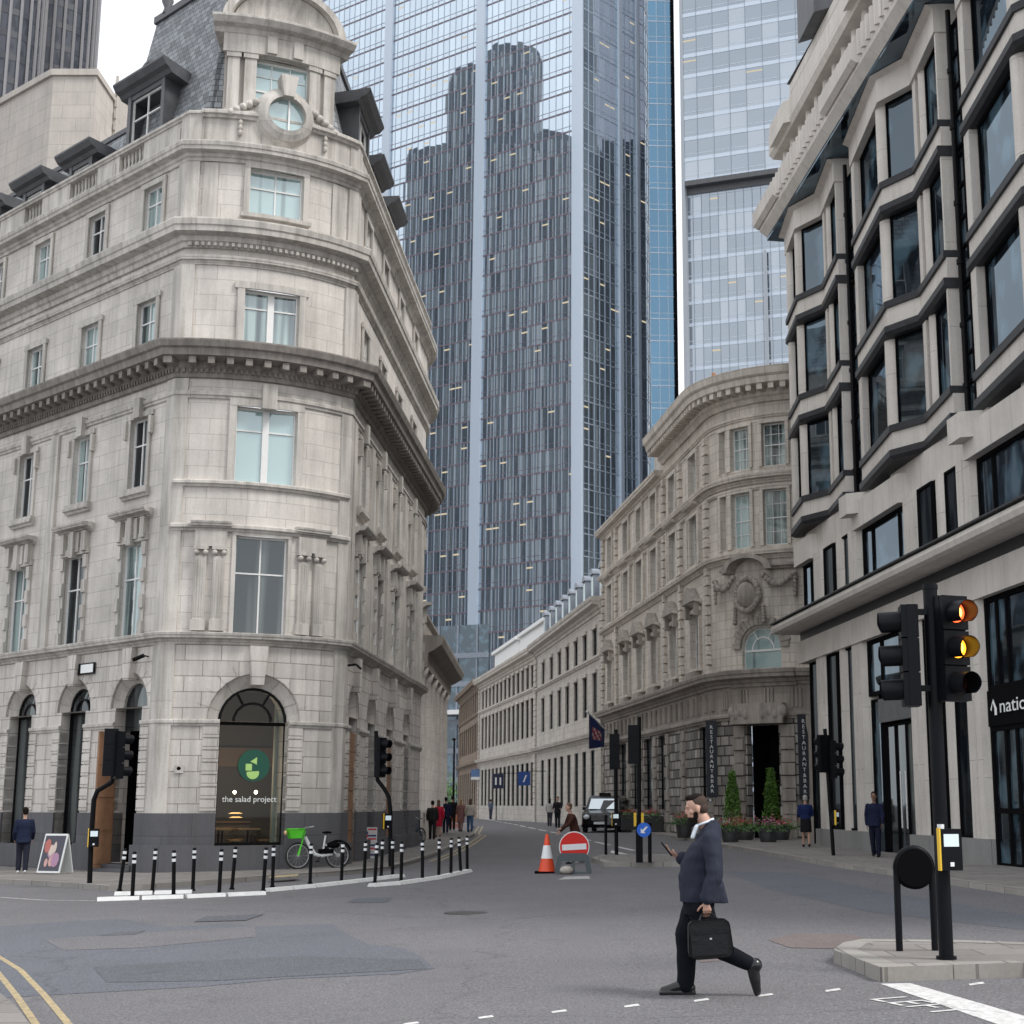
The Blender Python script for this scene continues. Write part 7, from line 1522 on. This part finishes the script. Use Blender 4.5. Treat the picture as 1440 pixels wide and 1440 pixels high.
# other people: local +x is where they face, height scaled
def PX(px, Y): x = xY(px, Y, 1.); return (x, Y, gz(x, Y)+.11)
def person(label, px, py, dz, ht_, yaw, top, legs, hair='hair_d', skin='skin', shoes=(.02, .02, .02), swing=.22, skirt=False, coat=0., long_hair=False, lean=0., vox=.016, arms=(.25, -.25), bend=.3, pos=None, group=None):
    p = Vector(pos) if pos is not None else GP(px, py, dz); o = thing('person', label, 'person', (0, 0, 0)); k = ht_/1.76; b = MB(); V = Vector
    hip = .93; L1, L2 = .43, .42; J = {}
    for s_, sg_ in ((1, swing), (-1, -swing)):
        h_ = V((0, s_*.09, hip)); a = sg_*1.1; kb_ = .12 if sg_ > 0 else .45*abs(swing)/.22*.5
        kn = h_+V((math.sin(a)*L1, 0, -math.cos(a)*L1)); a2 = a-kb_; an = kn+V((math.sin(a2)*L2, 0, -math.cos(a2)*L2)); J[s_] = (h_, kn, an)
    dz_ = min(J[1][2].z, J[-1][2].z)-.08
    for s_ in (1, -1): J[s_] = tuple(v-V((0, 0, dz_)) for v in J[s_])
    hz_ = hip-dz_; X = lambda z: lean*(z-hz_)
    tors = [(0, 0, hz_-.06, .10, .15), (0, 0, hz_+.02, .115, .165), (X(hz_+.17), 0, hz_+.17, .10, .14), (X(hz_+.36), 0, hz_+.36, .115, .17), (X(hz_+.43), 0, hz_+.43, .10, .15), (X(hz_+.475), 0, hz_+.475, .075, .115), (X(hz_+.52), 0, hz_+.52, .05, .055)]
    loft(b, tors, 16); hcn = V((X(hz_+.7)+.01, 0, hz_+.70)); TH_ = head_shape(b, hcn, (1, 0), 1.); cap(b, V((X(hz_+.5), 0, hz_+.5)), V((X(hz_+.62), 0, hz_+.62)), .052, .05)
    A_ = {}
    for s_, sa in ((1, arms[0]), (-1, arms[1])):
        s0 = V((X(hz_+.45), s_*.19, hz_+.45)); e = s0+V((math.sin(sa)*.28, s_*.05, -math.cos(sa)*.28)); a2 = sa+bend; w = e+V((math.sin(a2)*.25, -s_*.01, -math.cos(a2)*.25)); A_[s_] = (s0, e, w)
        chain(b, [s0, e, w], [.05, .04, .027], 10); hand(b, w, (w-e), (0, -s_, 0), (1, 0, 0), 1., .3, 6)
    for s_ in (1, -1):
        h_, kn, an = J[s_]; chain(b, [h_, kn, an], [.08, .055, .04], 10); cap(b, an+V((-.02, 0, -.04)), an+V((.15, 0, -.055)), .035, .028, 8)
    remesh(b, 'body', M[skin], o, vox*.8, 2)
    b = MB(); loft(b, [(c0_, 0, z, rx+.028, ry+.028) for c0_, _, z, rx, ry in tors if z > hz_-.02 or not skirt], 16)
    if coat: loft(b, [(0, 0, hz_-coat, .19, .2), (0, 0, hz_, .155, .195), (X(hz_+.2), 0, hz_+.2, .14, .175)], 16)
    for s_ in (1, -1): chain(b, [A_[s_][0]+V((0, -s_*.012, -.008)), A_[s_][1], A_[s_][1].lerp(A_[s_][2], .88)], [.074, .062, .048], 10)
    remesh(b, 'jacket' if not skirt else 'top', cloth(top), o, vox, 2, .006, 9)
    b = MB()
    if skirt: loft(b, [(0, 0, hz_-.42, .19, .2), (0, 0, hz_-.1, .16, .19), (0, 0, hz_+.1, .125, .165)], 16); remesh(b, 'skirt', cloth(legs), o, vox, 2, .006, 9)
    else:
        loft(b, [(0, 0, hz_-.1, .12, .17), (0, 0, hz_+.06, .13, .175)], 16)
        for s_ in (1, -1): h_, kn, an = J[s_]; chain(b, [h_, kn, an], [.105, .08, .066], 10)
        remesh(b, 'trousers', cloth(legs), o, vox, 2, .006, 9)
    for s_ in (1, -1): b = MB(); an = J[s_][2]; cap(b, an+V((-.03, 0, -.035)), an+V((.0, 0, -.03)), .047, .045, 8); cap(b, an+V((0, 0, -.045)), an+V((.17, 0, -.055)), .044, .03, 8); remesh(b, 'shoe', cloth(shoes), o, vox*.8, 1)
    b = MB(); b.ell((-.025, 0, .055), (.098, .086, .088), 14, 10, 0, TH_); b.ell((-.05, 0, -.005), (.062, .084, .065), 12, 8, 0, TH_)
    if long_hair: b.ell((-.07, 0, -.1), (.05, .09, .16), 12, 8, 0, TH_)
    remesh(b, 'hair', M[hair], o, .012, 1)
    o.location = p; o.rotation_euler = (0, 0, yaw); o.scale = (k, k, k); return o
NV = (.015, .02, .045)
person('man in a dark navy jacket and white trainers, seen from behind by the left plinth', 30, 1228, .11, 1.72, rad(110), NV, (.02, .022, .035), shoes=(.6, .6, .6), swing=.1, coat=.12, arms=(.05, .15), bend=.5)
person('man in a navy suit walking past the doors of the stone office block', 1232, 1205, .11, 1.77, rad(250), (.012, .016, .04), (.012, .014, .03), skin='skin_d', swing=.16, coat=.1)
person('woman in a navy top and black skirt walking away beside the dark glass corner', 1134, 1191, .11, 1.68, rad(85), (.015, .025, .09), (.012, .012, .015), 'hair_g', swing=.15, skirt=True, arms=(.1, .2), bend=1.2)
person('person in a brown sweater bending forward behind the no-entry disc', 810, 1212, 0, 1.7, rad(200), (.055, .025, .018), (.03, .03, .035), 'hair_b', swing=.2, lean=.3, arms=(.6, .3), bend=.5, pos=(-.22, 43.5, gz(-.22, 43.5)))
person('person in dark clothes standing left of the black taxi', 784, 1164, 0, 1.82, rad(262), (.02, .018, .022), (.02, .022, .03), swing=.08, coat=.1, arms=(.5, .4), bend=.9)
person('person in a pale top close behind the one in dark clothes by the taxi', 773, 1162, 0, 1.72, rad(80), (.45, .43, .42), (.05, .05, .06), swing=.1, long_hair=True)
person('woman in a red dress walking away on the left pavement', 614, 1168, .11, 1.68, rad(95), (.42, .015, .04), (.4, .015, .04), 'hair_b', swing=.15, skirt=True, long_hair=True, pos=PX(616.5, 70))
person('person in black on the left pavement, just left of the woman in red', 606, 1166, .11, 1.66, rad(95), (.02, .02, .02), (.015, .015, .018), swing=.15, arms=(.1, .1), pos=PX(608, 66))
person('man in a dark navy coat in the middle of the distant group', 627, 1163, .11, 1.80, rad(92), NV, NV, swing=.18, coat=.15, pos=PX(627, 77))
person('man in black walking just right of the man in the navy coat', 636, 1160, .11, 1.86, rad(95), (.012, .012, .014), (.012, .012, .014), swing=.15, coat=.1, pos=PX(636, 83))
person('woman with light hair in a long dusty pink coat on the left pavement', 648, 1165, .11, 1.70, rad(80), (.25, .13, .12), (.3, .2, .19), 'hair_l', swing=.15, coat=.45, long_hair=True, pos=PX(648, 80))
person('woman in a cream top and blue jeans nearest the kerb', 661, 1167, .11, 1.70, rad(95), (.55, .5, .44), (.06, .12, .24), 'hair_b', swing=.18, long_hair=True, pos=PX(661, 79))
person('person in grey-blue standing alone on the far right pavement', 690, 1152, .11, 1.72, rad(60), (.1, .12, .17), (.04, .05, .08), swing=.06)
